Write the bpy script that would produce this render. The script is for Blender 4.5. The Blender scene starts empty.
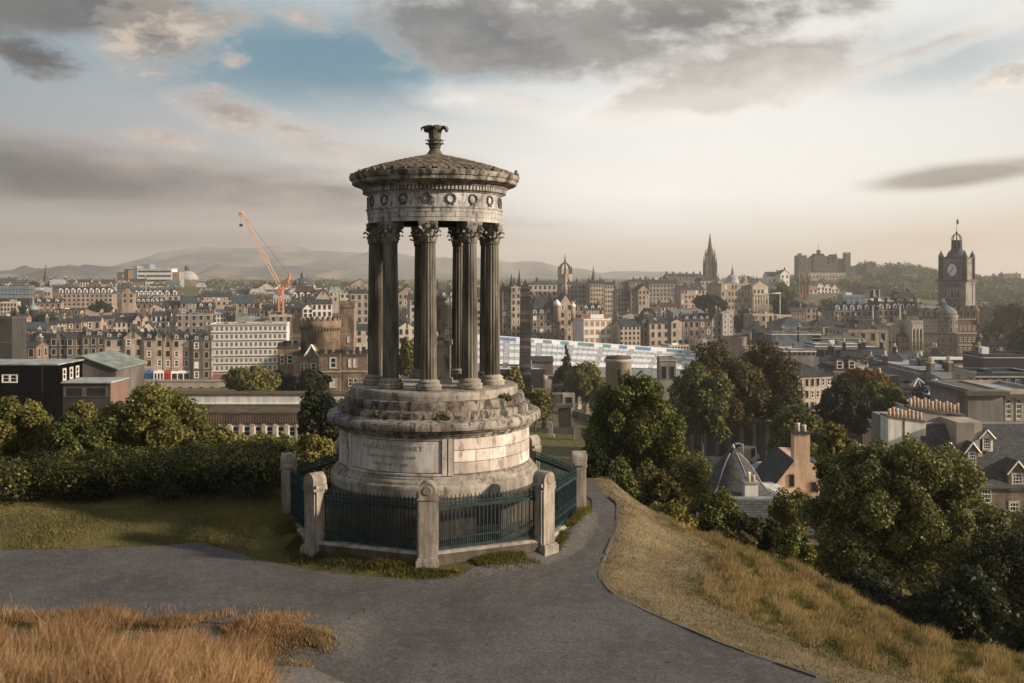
import bpy, bmesh, math, random
import numpy as np
from mathutils import Vector, Matrix, Quaternion
R = math.radians
scene = bpy.context.scene
COL = scene.collection
CZ = 6.3                       # eye height above the path at the monument

# ------------------------------------------------------------------ camera
cam_d = bpy.data.cameras.new('camera'); cam = bpy.data.objects.new('camera', cam_d); COL.objects.link(cam)
cam.location = (0, 0, CZ); cam.rotation_euler = (R(90), 0, 0)
cam_d.sensor_width = 36.0; cam_d.lens = 36.0*1000/1024
cam_d.shift_y = -63.5/1024
cam_d.clip_start = 0.1; cam_d.clip_end = 30000
cam_d.dof.use_dof = True; cam_d.dof.focus_distance = 26; cam_d.dof.aperture_fstop = 2.8
scene.camera = cam

# ------------------------------------------------------------------ render look
scene.view_settings.view_transform = 'Standard'; scene.view_settings.look = 'None'
scene.view_settings.gamma = 1; scene.view_settings.use_curve_mapping = False
scene.view_settings.exposure = 0.50
scene.render.engine = 'CYCLES'
cy = scene.cycles
cy.max_bounces = 5; cy.diffuse_bounces = 2; cy.glossy_bounces = 2; cy.transmission_bounces = 3; cy.volume_bounces = 1
cy.transparent_max_bounces = 6; cy.caustics_reflective = False; cy.caustics_refractive = False
cy.use_denoising = True
cy.sample_clamp_indirect = 4.0

# ------------------------------------------------------------------ sun and sky
SUN_AZ, SUN_EL = R(105), R(19)            # clockwise from the view direction (+Y)
sdir = Vector((math.sin(SUN_AZ)*math.cos(SUN_EL), math.cos(SUN_AZ)*math.cos(SUN_EL), math.sin(SUN_EL)))
sun_d = bpy.data.lights.new('sun', 'SUN'); sun = bpy.data.objects.new('sun', sun_d); COL.objects.link(sun)
sun_d.energy = 5.0; sun_d.angle = R(2.5); sun_d.color = (1.0, 0.82, 0.64)
sun.rotation_euler = (-sdir).to_track_quat('-Z', 'Y').to_euler()

world = bpy.data.worlds.new("World"); scene.world = world; world.use_nodes = True

class NT:
    """small helper to write node trees as expressions"""
    def __init__(self, tree): self.t = tree; self.n = tree.nodes; self.l = tree.links
    def new(self, typ, **kw):
        n = self.n.new(typ)
        for k, v in kw.items(): setattr(n, k, v)
        return n
    def put(self, sock, v):
        if isinstance(v, bpy.types.NodeSocket): self.l.new(v, sock)
        elif v is not None: sock.default_value = v
    def m(self, op, a, b=None, c=None, clamp=False):
        n = self.new('ShaderNodeMath', operation=op, use_clamp=clamp)
        self.put(n.inputs[0], a); self.put(n.inputs[1], b)
        if c is not None: self.put(n.inputs[2], c)
        return n.outputs[0]
    def mix(self, f, a, b, blend='MIX'):
        n = self.new('ShaderNodeMix', data_type='RGBA', blend_type=blend)
        self.put(n.inputs[0], f); self.put(n.inputs[6], c4(a)); self.put(n.inputs[7], c4(b))
        return n.outputs[2]
    def sm(self, x, lo, hi, a=0.0, b=1.0):
        n = self.new('ShaderNodeMapRange', interpolation_type='SMOOTHSTEP')
        self.put(n.inputs[0], x); n.inputs[1].default_value = lo; n.inputs[2].default_value = hi
        n.inputs[3].default_value = a; n.inputs[4].default_value = b
        return n.outputs[0]
    def noise(self, vec, scale, detail=5, rough=0.55, dist=0.0):
        n = self.new('ShaderNodeTexNoise'); self.put(n.inputs['Vector'], vec)
        n.inputs['Scale'].default_value = scale; n.inputs['Detail'].default_value = detail
        n.inputs['Roughness'].default_value = rough; n.inputs['Distortion'].default_value = dist
        return n.outputs['Fac']
    def scl(self, vec, s):
        n = self.new('ShaderNodeVectorMath', operation='MULTIPLY'); self.put(n.inputs[0], vec); n.inputs[1].default_value = s
        return n.outputs[0]
    def xyz(self, x, y, z):
        n = self.new('ShaderNodeCombineXYZ'); self.put(n.inputs[0], x); self.put(n.inputs[1], y); self.put(n.inputs[2], z)
        return n.outputs[0]

def c4(c):
    if isinstance(c, (tuple, list)) and len(c) == 3: return (c[0], c[1], c[2], 1.0)
    return c

def build_sky():
    t = NT(world.node_tree); t.n.clear()
    out = t.new('ShaderNodeOutputWorld'); bg = t.new('ShaderNodeBackground')
    t.l.new(bg.outputs[0], out.inputs[0])
    sky = t.new('ShaderNodeTexSky', sky_type='NISHITA', sun_disc=False)
    sky.sun_elevation = SUN_EL; sky.sun_rotation = SUN_AZ; sky.air_density = 1.0; sky.dust_density = 1.5; sky.ozone_density = 1.2
    SKY_STRENGTH = 0.10
    skyc = t.scl(sky.outputs[0], (1, 1, 1))
    geo = t.new('ShaderNodeTexCoord')
    sep = t.new('ShaderNodeSeparateXYZ'); t.l.new(geo.outputs['Generated'], sep.inputs[0])
    x, y, z = sep.outputs
    u = t.m('ARCTAN2', x, y)                       # azimuth from +Y
    v = t.m('ARCSINE', z)                          # elevation
    p1 = t.xyz(t.m('MULTIPLY', u, 7.0), t.m('MULTIPLY', v, 15.0), 3.1)
    p2 = t.xyz(t.m('MULTIPLY', u, 4.0), t.m('MULTIPLY', v, 26.0), 7.7)
    n1 = t.m('SUBTRACT', t.noise(p1, 1.0, 8, 0.56, 0.3), 0.5)
    n2 = t.m('SUBTRACT', t.noise(p2, 1.0, 7, 0.55, 0.2), 0.5)
    n3 = t.m('SUBTRACT', t.noise(p1, 3.3, 7, 0.6, 0.2), 0.5)
    nw = t.m('ADD', n1, t.m('MULTIPLY', n3, 0.45))
    n4 = t.m('SUBTRACT', t.noise(p1, 8.0, 7, 0.62, 0.4), 0.5)
    ns = t.m('ADD', t.m('MULTIPLY', n3, 1.1), t.m('MULTIPLY', n4, 0.6))
    def ang(px, py):
        U, V = (px-512)/1000, (278-py)/1000
        return math.atan(U), math.atan(V*math.cos(math.atan(U)))
    # thin high veil: pale blue overhead, cream towards the light, rose at the horizon
    col = skyc
    hv = t.sm(v, 0.0, 0.30)
    warm = t.m('MULTIPLY', t.m('ADD', t.m('COSINE', t.m('SUBTRACT', u, 0.28)), 1.0), 0.5)
    warm3 = t.m('POWER', warm, 14.0)
    k = 1.0/SKY_STRENGTH
    def lin(r, g, b):
        f = lambda q: (q/255/12.92 if q/255 < .04045 else ((q/255+.055)/1.055)**2.4)*k*0.72
        return (f(r), f(g), f(b))
    veil = t.mix(hv, lin(150, 136, 130), lin(124, 146, 158))
    veil = t.mix(warm3, veil, t.mix(t.sm(v, 0.0, 0.10), lin(234, 214, 194), lin(256, 252, 244)))
    back = t.sm(t.m('ABSOLUTE', u), 1.3, 2.4)          # added unseen brightness behind the camera, fills fronts facing the view
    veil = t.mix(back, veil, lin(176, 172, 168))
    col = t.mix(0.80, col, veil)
    # the lit core of the sky above the castle ridge
    def blob(px, py, rx, ry, rot, dark, light, op, kn=1.0, soft=0.35, strat=0.0, shade=2.2, lean=0.5):
        nonlocal col
        u0, v0 = ang(px, py); a, b = rx/1000*math.cos(u0), ry/1000*math.cos(u0)
        cs, sn = math.cos(R(rot)), math.sin(R(rot))
        du, dv = t.m('SUBTRACT', u, u0), t.m('SUBTRACT', v, v0)
        P = t.m('ADD', t.m('MULTIPLY', du, cs/a), t.m('MULTIPLY', dv, sn/a))
        Q = t.m('ADD', t.m('MULTIPLY', du, -sn/b), t.m('MULTIPLY', dv, cs/b))
        d = t.m('SQRT', t.m('ADD', t.m('MULTIPLY', P, P), t.m('MULTIPLY', Q, Q)))
        nn = n2 if strat else (ns if rx < 100 else nw)
        if not strat and rx < 100: soft = 0.9
        f = t.m('ADD', t.m('SUBTRACT', 1.0, d), t.m('MULTIPLY', nn, kn*2.6))
        mask = t.m('MULTIPLY', t.sm(f, 0.0, soft), op)
        sh = t.m('ADD', t.m('MULTIPLY', nw if rx >= 100 else ns, shade), t.m('ADD', 0.5, t.m('MULTIPLY', Q, -lean)), clamp=True)
        core = t.sm(f, 0.05, 0.9)                      # thin edges pass more light than the thick middle
        lit = t.m('MAXIMUM', t.m('MULTIPLY', sh, 0.8), t.m('SUBTRACT', 1.0, core), clamp=True)
        col = t.mix(mask, col, t.mix(lit, lin(*dark), lin(*light)))
    blob(660, 190, 420, 125, 0, (268, 264, 257), (276, 272, 265), 0.88, 0.12, 1.3)
    blob(330, 60, 330, 75, 0, (92, 136, 158), (116, 156, 174), 0.95, 0.2, 0.8)
    blob(930, 55, 150, 50, 0, (160, 178, 186), (180, 192, 196), 0.7, 0.25, 0.8)
    blob(230, 188, 400, 50, -4, (112, 110, 112), (196, 178, 168), 0.93, 0.5, 0.7, 1, 2.4, 0.55)
    blob(20, 172, 260, 50, -7, (44, 50, 56), (112, 110, 111), 0.95, 0.35, 1.1, 1, 2.0, 0.4)
    blob(190, 244, 460, 26, 0, (140, 124, 117), (184, 163, 152), 0.9, 0.3, 1.0, 1, 1.0, 0.0)
    blob(30, 58, 62, 24, -8, (50, 56, 60), (104, 98, 96), 0.92, 0.55, 0.5)
    blob(80, 8, 190, 34, 0, (62, 70, 76), (128, 126, 124), 0.92, 0.5, 0.6, 0, 2.0, 0.0)
    blob(160, 36, 84, 52, 0, (104, 100, 100), (226, 210, 194), 0.97, 0.55, 0.5, 0, 2.6, 0.1)
    blob(215, 22, 60, 26, 10, (150, 142, 138), (222, 208, 195), 0.9, 0.6, 0.6)
    blob(230, 112, 82, 26, -16, (146, 134, 129), (236, 220, 204), 0.98, 0.5, 0.6, 0, 2.4, 0.3)
    blob(290, 128, 50, 14, -10, (170, 158, 151), (230, 214, 200), 0.9, 0.6, 0.7)
    blob(232, 62, 20, 8, 0, (186, 176, 168), (206, 196, 186), 0.8, 0.6, 0.7)
    blob(305, 20, 42, 16, -10, (170, 162, 156), (214, 204, 194), 0.9, 0.6, 0.6)
    blob(165, 138, 56, 12, -5, (176, 162, 154), (226, 210, 197), 0.9, 0.6, 0.7)
    blob(330, 150, 90, 22, -6, (186, 176, 170), (228, 216, 206), 0.85, 0.6, 0.8)
    blob(430, 168, 130, 26, -4, (196, 188, 182), (232, 222, 212), 0.8, 0.5, 0.8, 1)
    blob(520, 100, 150, 26, -3, (222, 216, 209), (274, 268, 260), 0.9, 0.6, 0.9)
    blob(720, 88, 190, 36, 10, (188, 182, 176), (276, 270, 261), 0.93, 0.6, 0.9)
    blob(930, 45, 140, 20, 14, (184, 176, 168), (272, 264, 253), 0.95, 0.6, 0.9)
    blob(1010, 76, 44, 18, 10, (164, 156, 148), (262, 252, 240), 0.92, 0.7, 0.8)
    blob(600, 34, 300, 66, -2, (98, 100, 103), (206, 200, 194), 0.97, 0.8, 0.6, 0, 2.6, 0.1)
    blob(770, 62, 210, 44, 7, (146, 143, 140), (240, 233, 224), 0.93, 0.7, 0.7, 0, 2.4, 0.35)
    blob(700, 20, 230, 40, 4, (92, 94, 97), (176, 171, 166), 0.9, 0.75, 0.7, 0, 2.6, 0.2)
    blob(470, 34, 160, 46, -12, (80, 88, 95), (164, 163, 162), 0.9, 0.75, 0.6, 0, 2.4, 0.2)
    blob(960, 176, 130, 17, 4, (132, 127, 122), (196, 186, 174), 0.97, 0.35, 0.6, 1, 1.2, -0.3)
    blob(960, 246, 250, 44, 6, (200, 174, 146), (238, 212, 182), 0.9, 0.3, 1.0, 1, 1.2, 0.0)
    blob(620, 256, 380, 26, 0, (248, 224, 200), (260, 238, 216), 0.8, 0.2, 1.0, 1, 1.0, 0.0)
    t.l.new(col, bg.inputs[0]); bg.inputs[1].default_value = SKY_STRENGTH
build_sky()

# ------------------------------------------------------------------ materials
MATS = {}
def new_mat(name):
    m = bpy.data.materials.new(name); m.use_nodes = True; t = NT(m.node_tree); t.n.clear()
    out = t.new('ShaderNodeOutputMaterial'); b = t.new('ShaderNodeBsdfPrincipled'); t.l.new(b.outputs[0], out.inputs[0])
    b.inputs['Specular IOR Level'].default_value = 0.25
    MATS[name] = m
    return m, t, b, out
def pos(t): return t.new('ShaderNodeNewGeometry').outputs['Position']
def bump(t, b, h, strength, dist):
    n = t.new('ShaderNodeBump'); n.inputs['Strength'].default_value = strength; n.inputs['Distance'].default_value = dist
    t.l.new(h, n.inputs['Height']); t.l.new(n.outputs[0], b.inputs['Normal'])

def stone(name, light, dark, scale=1.0, streak=0.5, rough=0.9, courses=0.0, bumpd=0.0, vary=0.0, lich=None):
    """weathered masonry: blotches, rain streaks, optional courses and lichen, each building a little different"""
    m, t, b, _ = new_mat(name)
    p = pos(t)
    blot = t.noise(p, 0.9*scale, 7, 0.62, 0.4)
    st = t.noise(t.scl(p, (3.2*scale, 3.2*scale, 0.35*scale)), 1.0, 5, 0.6)
    f = t.sm(t.m('ADD', t.m('MULTIPLY', blot, 1.0-streak), t.m('MULTIPLY', st, streak)), 0.36, 0.64)
    col = t.mix(f, dark, light)
    if vary:
        oi = t.new('ShaderNodeObjectInfo').outputs['Random']
        val = t.m('ADD', 1.0-vary, t.m('MULTIPLY', oi, 2*vary))
        col = t.mix(1.0, col, t.xyz(val, t.m('MULTIPLY', val, 0.985), t.m('MULTIPLY', val, 0.97)), 'MULTIPLY')
    if lich:
        lf = t.sm(t.noise(t.scl(p, (1.25, 1.25, .5)), 3.1*scale, 8, 0.7), lich[2] if len(lich) > 2 else .51, (lich[2] if len(lich) > 2 else .51)+.11)
        col = t.mix(t.m('MULTIPLY', lf, lich[1]), col, lich[0])
    if courses:
        br = t.new('ShaderNodeTexBrick'); sp = t.new('ShaderNodeSeparateXYZ'); t.l.new(p, sp.inputs[0])
        t.l.new(t.xyz(t.m('ADD', sp.outputs[0], sp.outputs[1]), sp.outputs[2], 0.0), br.inputs['Vector'])
        br.inputs['Scale'].default_value = 1.0; br.inputs['Brick Width'].default_value = courses*2.1; br.inputs['Row Height'].default_value = courses
        br.inputs['Mortar Size'].default_value = courses*0.035
        br.inputs['Color1'].default_value = (1, 1, 1, 1); br.inputs['Color2'].default_value = (.78, .76, .73, 1); br.inputs['Mortar'].default_value = (.5, .48, .46, 1)
        col = t.mix(0.85, col, br.outputs['Color'], 'MULTIPLY')
    t.put(b.inputs['Base Color'], col); b.inputs['Roughness'].default_value = rough
    if bumpd: bump(t, b, t.noise(p, 9*scale, 8, 0.65), 0.6, bumpd)
    return m
def plain(name, col, rough=0.6, metal=0.0, var=0.25, scale=2.0, spec=0.3):
    m, t, b, _ = new_mat(name)
    f = t.noise(pos(t), scale, 6, 0.6)
    dk = tuple(c*(1-var) for c in col); lt = tuple(min(1, c*(1+var)) for c in col)
    t.put(b.inputs['Base Color'], t.mix(t.sm(f, 0.3, 0.7), dk, lt)); b.inputs['Roughness'].default_value = rough
    b.inputs['Metallic'].default_value = metal; b.inputs['Specular IOR Level'].default_value = spec
    return m
# city walls
for nm, l, d in (('sand', (0.405, 0.335, 0.265), (0.192, 0.155, 0.122)), ('pink', (0.441, 0.339, 0.285), (0.229, 0.172, 0.143)), ('grey', (0.296, 0.279, 0.255), (0.128, 0.120, 0.112)),
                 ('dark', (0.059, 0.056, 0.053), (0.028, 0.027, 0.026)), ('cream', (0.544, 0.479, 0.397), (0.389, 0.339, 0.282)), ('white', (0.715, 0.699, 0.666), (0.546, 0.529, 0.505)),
                 ('brown', (0.206, 0.133, 0.096), (0.113, 0.076, 0.056)), ('soot', (0.151, 0.130, 0.114), (0.054, 0.048, 0.044)), ('red', (0.278, 0.147, 0.110), (0.176, 0.094, 0.070)),
                 ('pale', (0.449, 0.399, 0.342), (0.292, 0.259, 0.218))):
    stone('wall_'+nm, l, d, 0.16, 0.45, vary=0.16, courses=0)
stone('wall_castle', (.155, .13, .105), (.06, .055, .05), 0.3, 0.4, courses=0.9)
stone('wall_gov', (.36, .265, .19), (.11, .085, .065), 0.55, 0.4, courses=0.6)
stone('wall_rubble', (.25, .20, .15), (.11, .09, .07), 0.8, 0.3, courses=0.32)
stone('wall_ochre', (.66, .46, .32), (.44, .29, .195), 0.8, 0.6)
stone('wall_harl', (.72, .70, .66), (.46, .44, .41), 0.6, 0.65)
for nm, c in (('slate', (.038, .040, .044)), ('blueslate', (.045, .062, .074)), ('maroon', (.060, .038, .034)), ('lead', (.30, .31, .32)), ('copper', (.20, .235, .215)),
              ('metal', (.135, .160, .172)), ('paleroof', (.50, .53, .55)), ('darkroof', (.035, .037, .04)), ('moss', (.085, .070, .045)), ('tile', (.30, .13, .08))):
    plain('roof_'+nm, c, 0.8, 0.0, 0.35, 0.6, 0.15)
def slates(name, light, dark, moss, row=.24):
    m, t, b, _ = new_mat(name); p = pos(t); sp = t.new('ShaderNodeSeparateXYZ'); t.l.new(p, sp.inputs[0])
    br = t.new('ShaderNodeTexBrick'); t.l.new(t.xyz(t.m('ADD', sp.outputs[0], t.m('MULTIPLY', sp.outputs[1], .35)), sp.outputs[2], 0.0), br.inputs['Vector'])
    br.inputs['Scale'].default_value = 1; br.inputs['Brick Width'].default_value = row*1.5; br.inputs['Row Height'].default_value = row*.7; br.inputs['Mortar Size'].default_value = .018
    br.inputs['Color1'].default_value = c4(light); br.inputs['Color2'].default_value = c4(dark); br.inputs['Mortar'].default_value = (.012, .012, .013, 1)
    f = t.sm(t.noise(p, .9, 7, .65), .5, .66)
    t.put(b.inputs['Base Color'], t.mix(t.m('MULTIPLY', f, .7), br.outputs['Color'], moss)); b.inputs['Roughness'].default_value = .75
slates('near_slate', (.085, .09, .098), (.040, .043, .048), (.075, .070, .042))
plain('trim_white', (.74, .73, .70), 0.5, 0, 0.08); plain('station_glass', (.52, .55, .58), 0.45, 0, 0.10, 0.3); plain('crane_pale', (.50, .33, .20), 0.6); plain('trim_stone', (.40, .34, .27), 0.85, 0, 0.2); plain('trim_dark', (.10, .085, .07), 0.85, 0, 0.2)
plain('pot', (.52, .36, .23), 0.8, 0, 0.25); plain('pot_pale', (.58, .50, .40), 0.8, 0, 0.25)
plain('glass', (.018, .021, .025), 0.12, 0, 0.5, 0.3, 0.5); plain('glass_blue', (.05, .12, .2), 0.1, 0, 0.3, 0.3, 0.6); plain('glass_teal', (.03, .06, .065), 0.15, 0, 0.4, 0.4, 0.5)
plain('pale_blind', (.62, .58, .50), 0.7, 0, 0.2)  # pale blind cloth, does not glow
plain('crane_red', (.52, .22, .11), 0.5, 0, 0.2); plain('crane_tan', (.55, .30, .14), 0.5, 0, 0.2); plain('metal_dark', (.03, .032, .034), 0.5, 0.3, 0.2)
plain('mast_white', (.72, .72, .70), 0.4, 0, 0.1); plain('hoard_blue', (.07, .15, .26), 0.6); plain('hoard_teal', (.06, .19, .20), 0.6); plain('shop_blue', (.03, .13, .38), 0.5); plain('shop_white', (.75, .74, .72), 0.5); plain('shop_red', (.40, .05, .04), 0.5)
plain('shop_teal', (.03, .28, .28), 0.5); plain('tan_panel', (.45, .26, .12), 0.7); plain('blue_panel', (.20, .25, .30), 0.6)
plain('iron', (.010, .031, .035), 0.55, 0.1, 0.6, 7.0, 0.4)
plain('leaf_dummy', (.06, .08, .02))
# monument stones
stone('m_drum', (.58, .54, .49), (.30, .27, .24), 1.3, 0.55, courses=0.0, bumpd=0.008, lich=((.13, .11, .09), .8))
stone('m_block', (.62, .57, .515), (.36, .31, .27), 1.2, 0.4, bumpd=0.008, vary=0.26, lich=((.19, .155, .125), .75))
stone('m_panel', (.62, .60, .575), (.36, .34, .315), 1.5, 0.6, bumpd=0.006, lich=((.30, .24, .20), .6))
stone('m_step', (.33, .29, .245), (.10, .085, .07), 1.5, 0.25, bumpd=0.03, lich=((.035, .031, .027), .92, .46))
stone('m_cornice', (.38, .345, .30), (.12, .105, .09), 1.5, 0.45, bumpd=0.015, lich=((.05, .044, .038), .88, .48))
stone('m_base', (.38, .345, .295), (.18, .16, .135), 1.3, 0.55, bumpd=0.012, lich=((.09, .08, .062), .8))
stone('m_low', (.125, .105, .082), (.055, .046, .036), 1.3, 0.6, bumpd=0.012, lich=((.05, .055, .03), .6))
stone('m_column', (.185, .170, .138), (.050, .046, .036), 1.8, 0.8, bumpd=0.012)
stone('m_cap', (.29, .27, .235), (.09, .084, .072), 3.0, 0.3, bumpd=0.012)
stone('m_entab', (.50, .48, .45), (.20, .19, .18), 1.8, 0.55, bumpd=0.010, lich=((.07, .067, .062), .8))
stone('m_frieze', (.58, .57, .555), (.22, .215, .21), 2.4, 0.45, bumpd=0.010, lich=((.08, .078, .075), .75))
stone('m_wreath', (.15, .14, .13), (.06, .057, .053), 4, 0.3, bumpd=0.01)
stone('m_roof', (.185, .145, .105), (.055, .047, .037), 2.2, 0.2, bumpd=0.03, lich=((.27, .22, .15), .55))
stone('m_finial', (.145, .135, .11), (.055, .052, .044), 3.0, 0.4, bumpd=0.015, lich=((.10, .12, .06), .4))
stone('m_post', (.38, .34, .29), (.17, .15, .125), 2.2, 0.65, bumpd=0.008, lich=((.14, .14, .07), .5))
stone('m_letter', (.30, .255, .21), (.24, .20, .165), 3.0, 0.3)

# ------------------------------------------------------------------ mesh helpers
class MB:
    """collects shapes; build() links them as ONE mesh object"""
    def __init__(s): s.v = []; s.f = []; s.mi = []; s.sm = []; s.mats = []
    def mat(s, name):
        if name not in s.mats: s.mats.append(name)
        return s.mats.index(name)
    def add(s, vs, fs, mat, smooth=False):
        o = len(s.v); s.v += [tuple(q) for q in vs]; k = s.mat(mat)
        for f in fs: s.f.append(tuple(i+o for i in f)); s.mi.append(k); s.sm.append(smooth)
    def box(s, x0, x1, y0, y1, z0, z1, mat):
        s.add([(x0, y0, z0), (x1, y0, z0), (x1, y1, z0), (x0, y1, z0), (x0, y0, z1), (x1, y0, z1), (x1, y1, z1), (x0, y1, z1)],
              [(3, 2, 1, 0), (4, 5, 6, 7), (0, 1, 5, 4), (1, 2, 6, 5), (2, 3, 7, 6), (3, 0, 4, 7)], mat)
    def prism(s, poly, y0, y1, mat):                 # polygon in xz, counter-clockwise seen from -y, extruded along y
        n = len(poly)
        vs = [(x, y0, z) for x, z in poly]+[(x, y1, z) for x, z in poly]
        fs = [tuple(range(n)), tuple(range(2*n-1, n-1, -1))]+[((i+1) % n, i, n+i, n+(i+1) % n) for i in range(n)]
        s.add(vs, fs, mat)
    def prism_x(s, poly, x0, x1, mat):               # polygon in yz, extruded along x
        n = len(poly)
        vs = [(x0, y, z) for y, z in poly]+[(x1, y, z) for y, z in poly]
        fs = [tuple(range(n-1, -1, -1)), tuple(range(n, 2*n))]+[(i, (i+1) % n, n+(i+1) % n, n+i) for i in range(n)]
        s.add(vs, fs, mat)
    def lathe(s, prof, mat, seg=48, cx=0, cy=0, a0=0, a1=2*math.pi, smooth=True, flute=None):
        full = abs(a1-a0-2*math.pi) < 1e-6; n = seg if full else seg+1
        vs = []
        for r, z in prof:
            for i in range(n):
                a = a0+(a1-a0)*i/seg
                rr = r if flute is None else r*(1-flute[1]*abs(math.sin(a*flute[0]/2))**0.7)
                vs.append((cx+rr*math.sin(a), cy-rr*math.cos(a), z))
        fs = []
        for j in range(len(prof)-1):
            for i in range(seg):
                i2 = (i+1) % n if full else i+1
                fs.append((j*n+i, j*n+i2, (j+1)*n+i2, (j+1)*n+i))
        o0 = 0
        if full and prof[-1][0] > 1e-4: fs.append(tuple((len(prof)-1)*n+i for i in range(n)))
        if full and prof[0][0] > 1e-4: fs.append(tuple(n-1-i for i in range(n)))
        s.add(vs, fs, mat, smooth)
    def bar(s, p, q, w, mat, n=4, w2=None):          # tapered stick between two points
        p, q = Vector(p), Vector(q); d = (q-p)
        if d.length < 1e-6: return
        d.normalize(); a = d.orthogonal().normalized(); b = d.cross(a); w2 = w if w2 is None else w2
        vs = []
        for c, ww in ((p, w), (q, w2)):
            for i in range(n):
                t = 2*math.pi*(i+.5)/n; vs.append(c+(a*math.cos(t)+b*math.sin(t))*ww*.5)
        fs = [(i, (i+1) % n, n+(i+1) % n, n+i) for i in range(n)]+[tuple(range(n-1, -1, -1)), tuple(range(n, 2*n))]
        s.add(vs, fs, mat, n > 5)
    def data(s, name):
        me = bpy.data.meshes.new(name); me.from_pydata(s.v, [], s.f)
        for m in s.mats: me.materials.append(MATS[m])
        me.polygons.foreach_set('material_index', s.mi); me.polygons.foreach_set('use_smooth', s.sm)
        me.update(); return me
    def build(s, name, parent=None, loc=None):
        o = bpy.data.objects.new(name, s.data(name)); COL.objects.link(o)
        if parent: o.parent = parent
        if loc: o.location = loc
        return o
def tag(o, label=None, cat=None, group=None, kind=None):
    if label: o['label'] = label
    if cat: o['category'] = cat
    if group: o['group'] = group
    if kind: o['kind'] = kind
    return o
def thing(name, loc, label, cat, group=None, rz=0):
    o = bpy.data.objects.new(name, None); COL.objects.link(o); o.location = loc; o.rotation_euler = (0, 0, rz)
    o.empty_display_size = 0.2
    return tag(o, label, cat, group)
def inst(src, parent, loc, scale=(1, 1, 1), rz=0, name=None):
    o = bpy.data.objects.new(name or src.name, src); COL.objects.link(o)
    o.parent = parent; o.location = loc; o.scale = scale; o.rotation_euler = (0, 0, rz)
    return o
def PX(px, Y): return (px-512)/1000*Y
def PZ(py, Y): return CZ-(py-278)/1000*Y
def sst(x, a, b):
    t = np.clip((np.asarray(x, dtype=float)-a)/(b-a), 0, 1); return t*t*(3-2*t)

# ------------------------------------------------------------------ terrain
EDGE_Y = np.array([-40, 0, 8, 12, 14.0, 15.5, 17.2, 18.8, 20.0, 21.3, 22.6, 24.2, 26, 28, 60])
EDGE_X = np.array([8.2, 8.2, 8.2, 7.2, 6.1, 4.95, 3.56, 2.55, 1.95, 1.78, 2.08, 2.5, 2.72, 2.3, 8.0])
def edge_x(Y): return np.interp(Y, EDGE_Y, EDGE_X)          # right edge of the path
def slope_lim(Y): return np.interp(Y, [10, 15, 19, 22, 25, 28.5, 31], [8.5, 8, 7.2, 5.6, 3.9, 1.7, .9])
TERR_Y = np.array([-400, 60, 120, 260, 340, 420, 500, 650, 800, 1000, 2000, 9000])
TERR_Z = np.array([0, 0, -21, -22, -42, -42, -30, -17, -6, -3, 2, 10])
def ground(X, Y):
    X = np.asarray(X, dtype=float); Y = np.asarray(Y, dtype=float)
    s = X-edge_x(Y)
    z = 0.42*sst(Y, 22.3, 25.0)*(1-sst(s, 0.2, 1.6))
    rad_ = np.hypot(X+1.93, Y-25.0); z = z+.19*(1-sst(rad_, 3.62, 4.1))*(1-sst(Y, 23.5, 26))*sst(rad_, 2.7, 3.0)
    z = z+np.clip(15-Y, 0, 40)*0.307*sst(16-Y, 0, 3)        # bank up to the viewer
    z = z+0.98*sst(-X, 0.35, 1.9)*sst(Y, 1.5, 4.5)*(1-sst(Y, 8.5, 13))   # tussocky mound
    z = z+0.28*sst(-X, 2.2, 3.4)*np.exp(-((Y-17.0-0.1*(X+6))/1.1)**2)
    lim = slope_lim(Y); side = np.maximum(s-lim, 0); back = np.maximum(Y-29.5, 0)
    rightness = sst(s, 0.0, 1.0)
    z = z-np.interp(Y, [10, 15, 19, 22, 25, 28.5, 31], [.10, .12, .14, .17, .21, .32, .35])*np.clip(s, 0, lim)*sst(s, 0, .8)
    D = np.sqrt((0.62*side*sst(side, 0, 1.5))**2+(0.44*back)**2)
    z = z-np.minimum(D, 22.5)
    far = np.interp(Y, TERR_Y, TERR_Z)
    w = sst(Y, 75, 130)
    z = z*(1-w)+far*w
    # castle rock and ridge
    z = z+15*np.exp(-(((X-405)/110)**2+((Y-1260)/110)**2))*sst(Y, 600, 1000)+11*np.exp(-(((X-485)/75)**2+((Y-1250)/120)**2))-16*np.exp(-(((X-480)/220)**2+((Y-760)/240)**2))
    return z
def gz(x, y): return float(ground(x, y))

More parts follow.
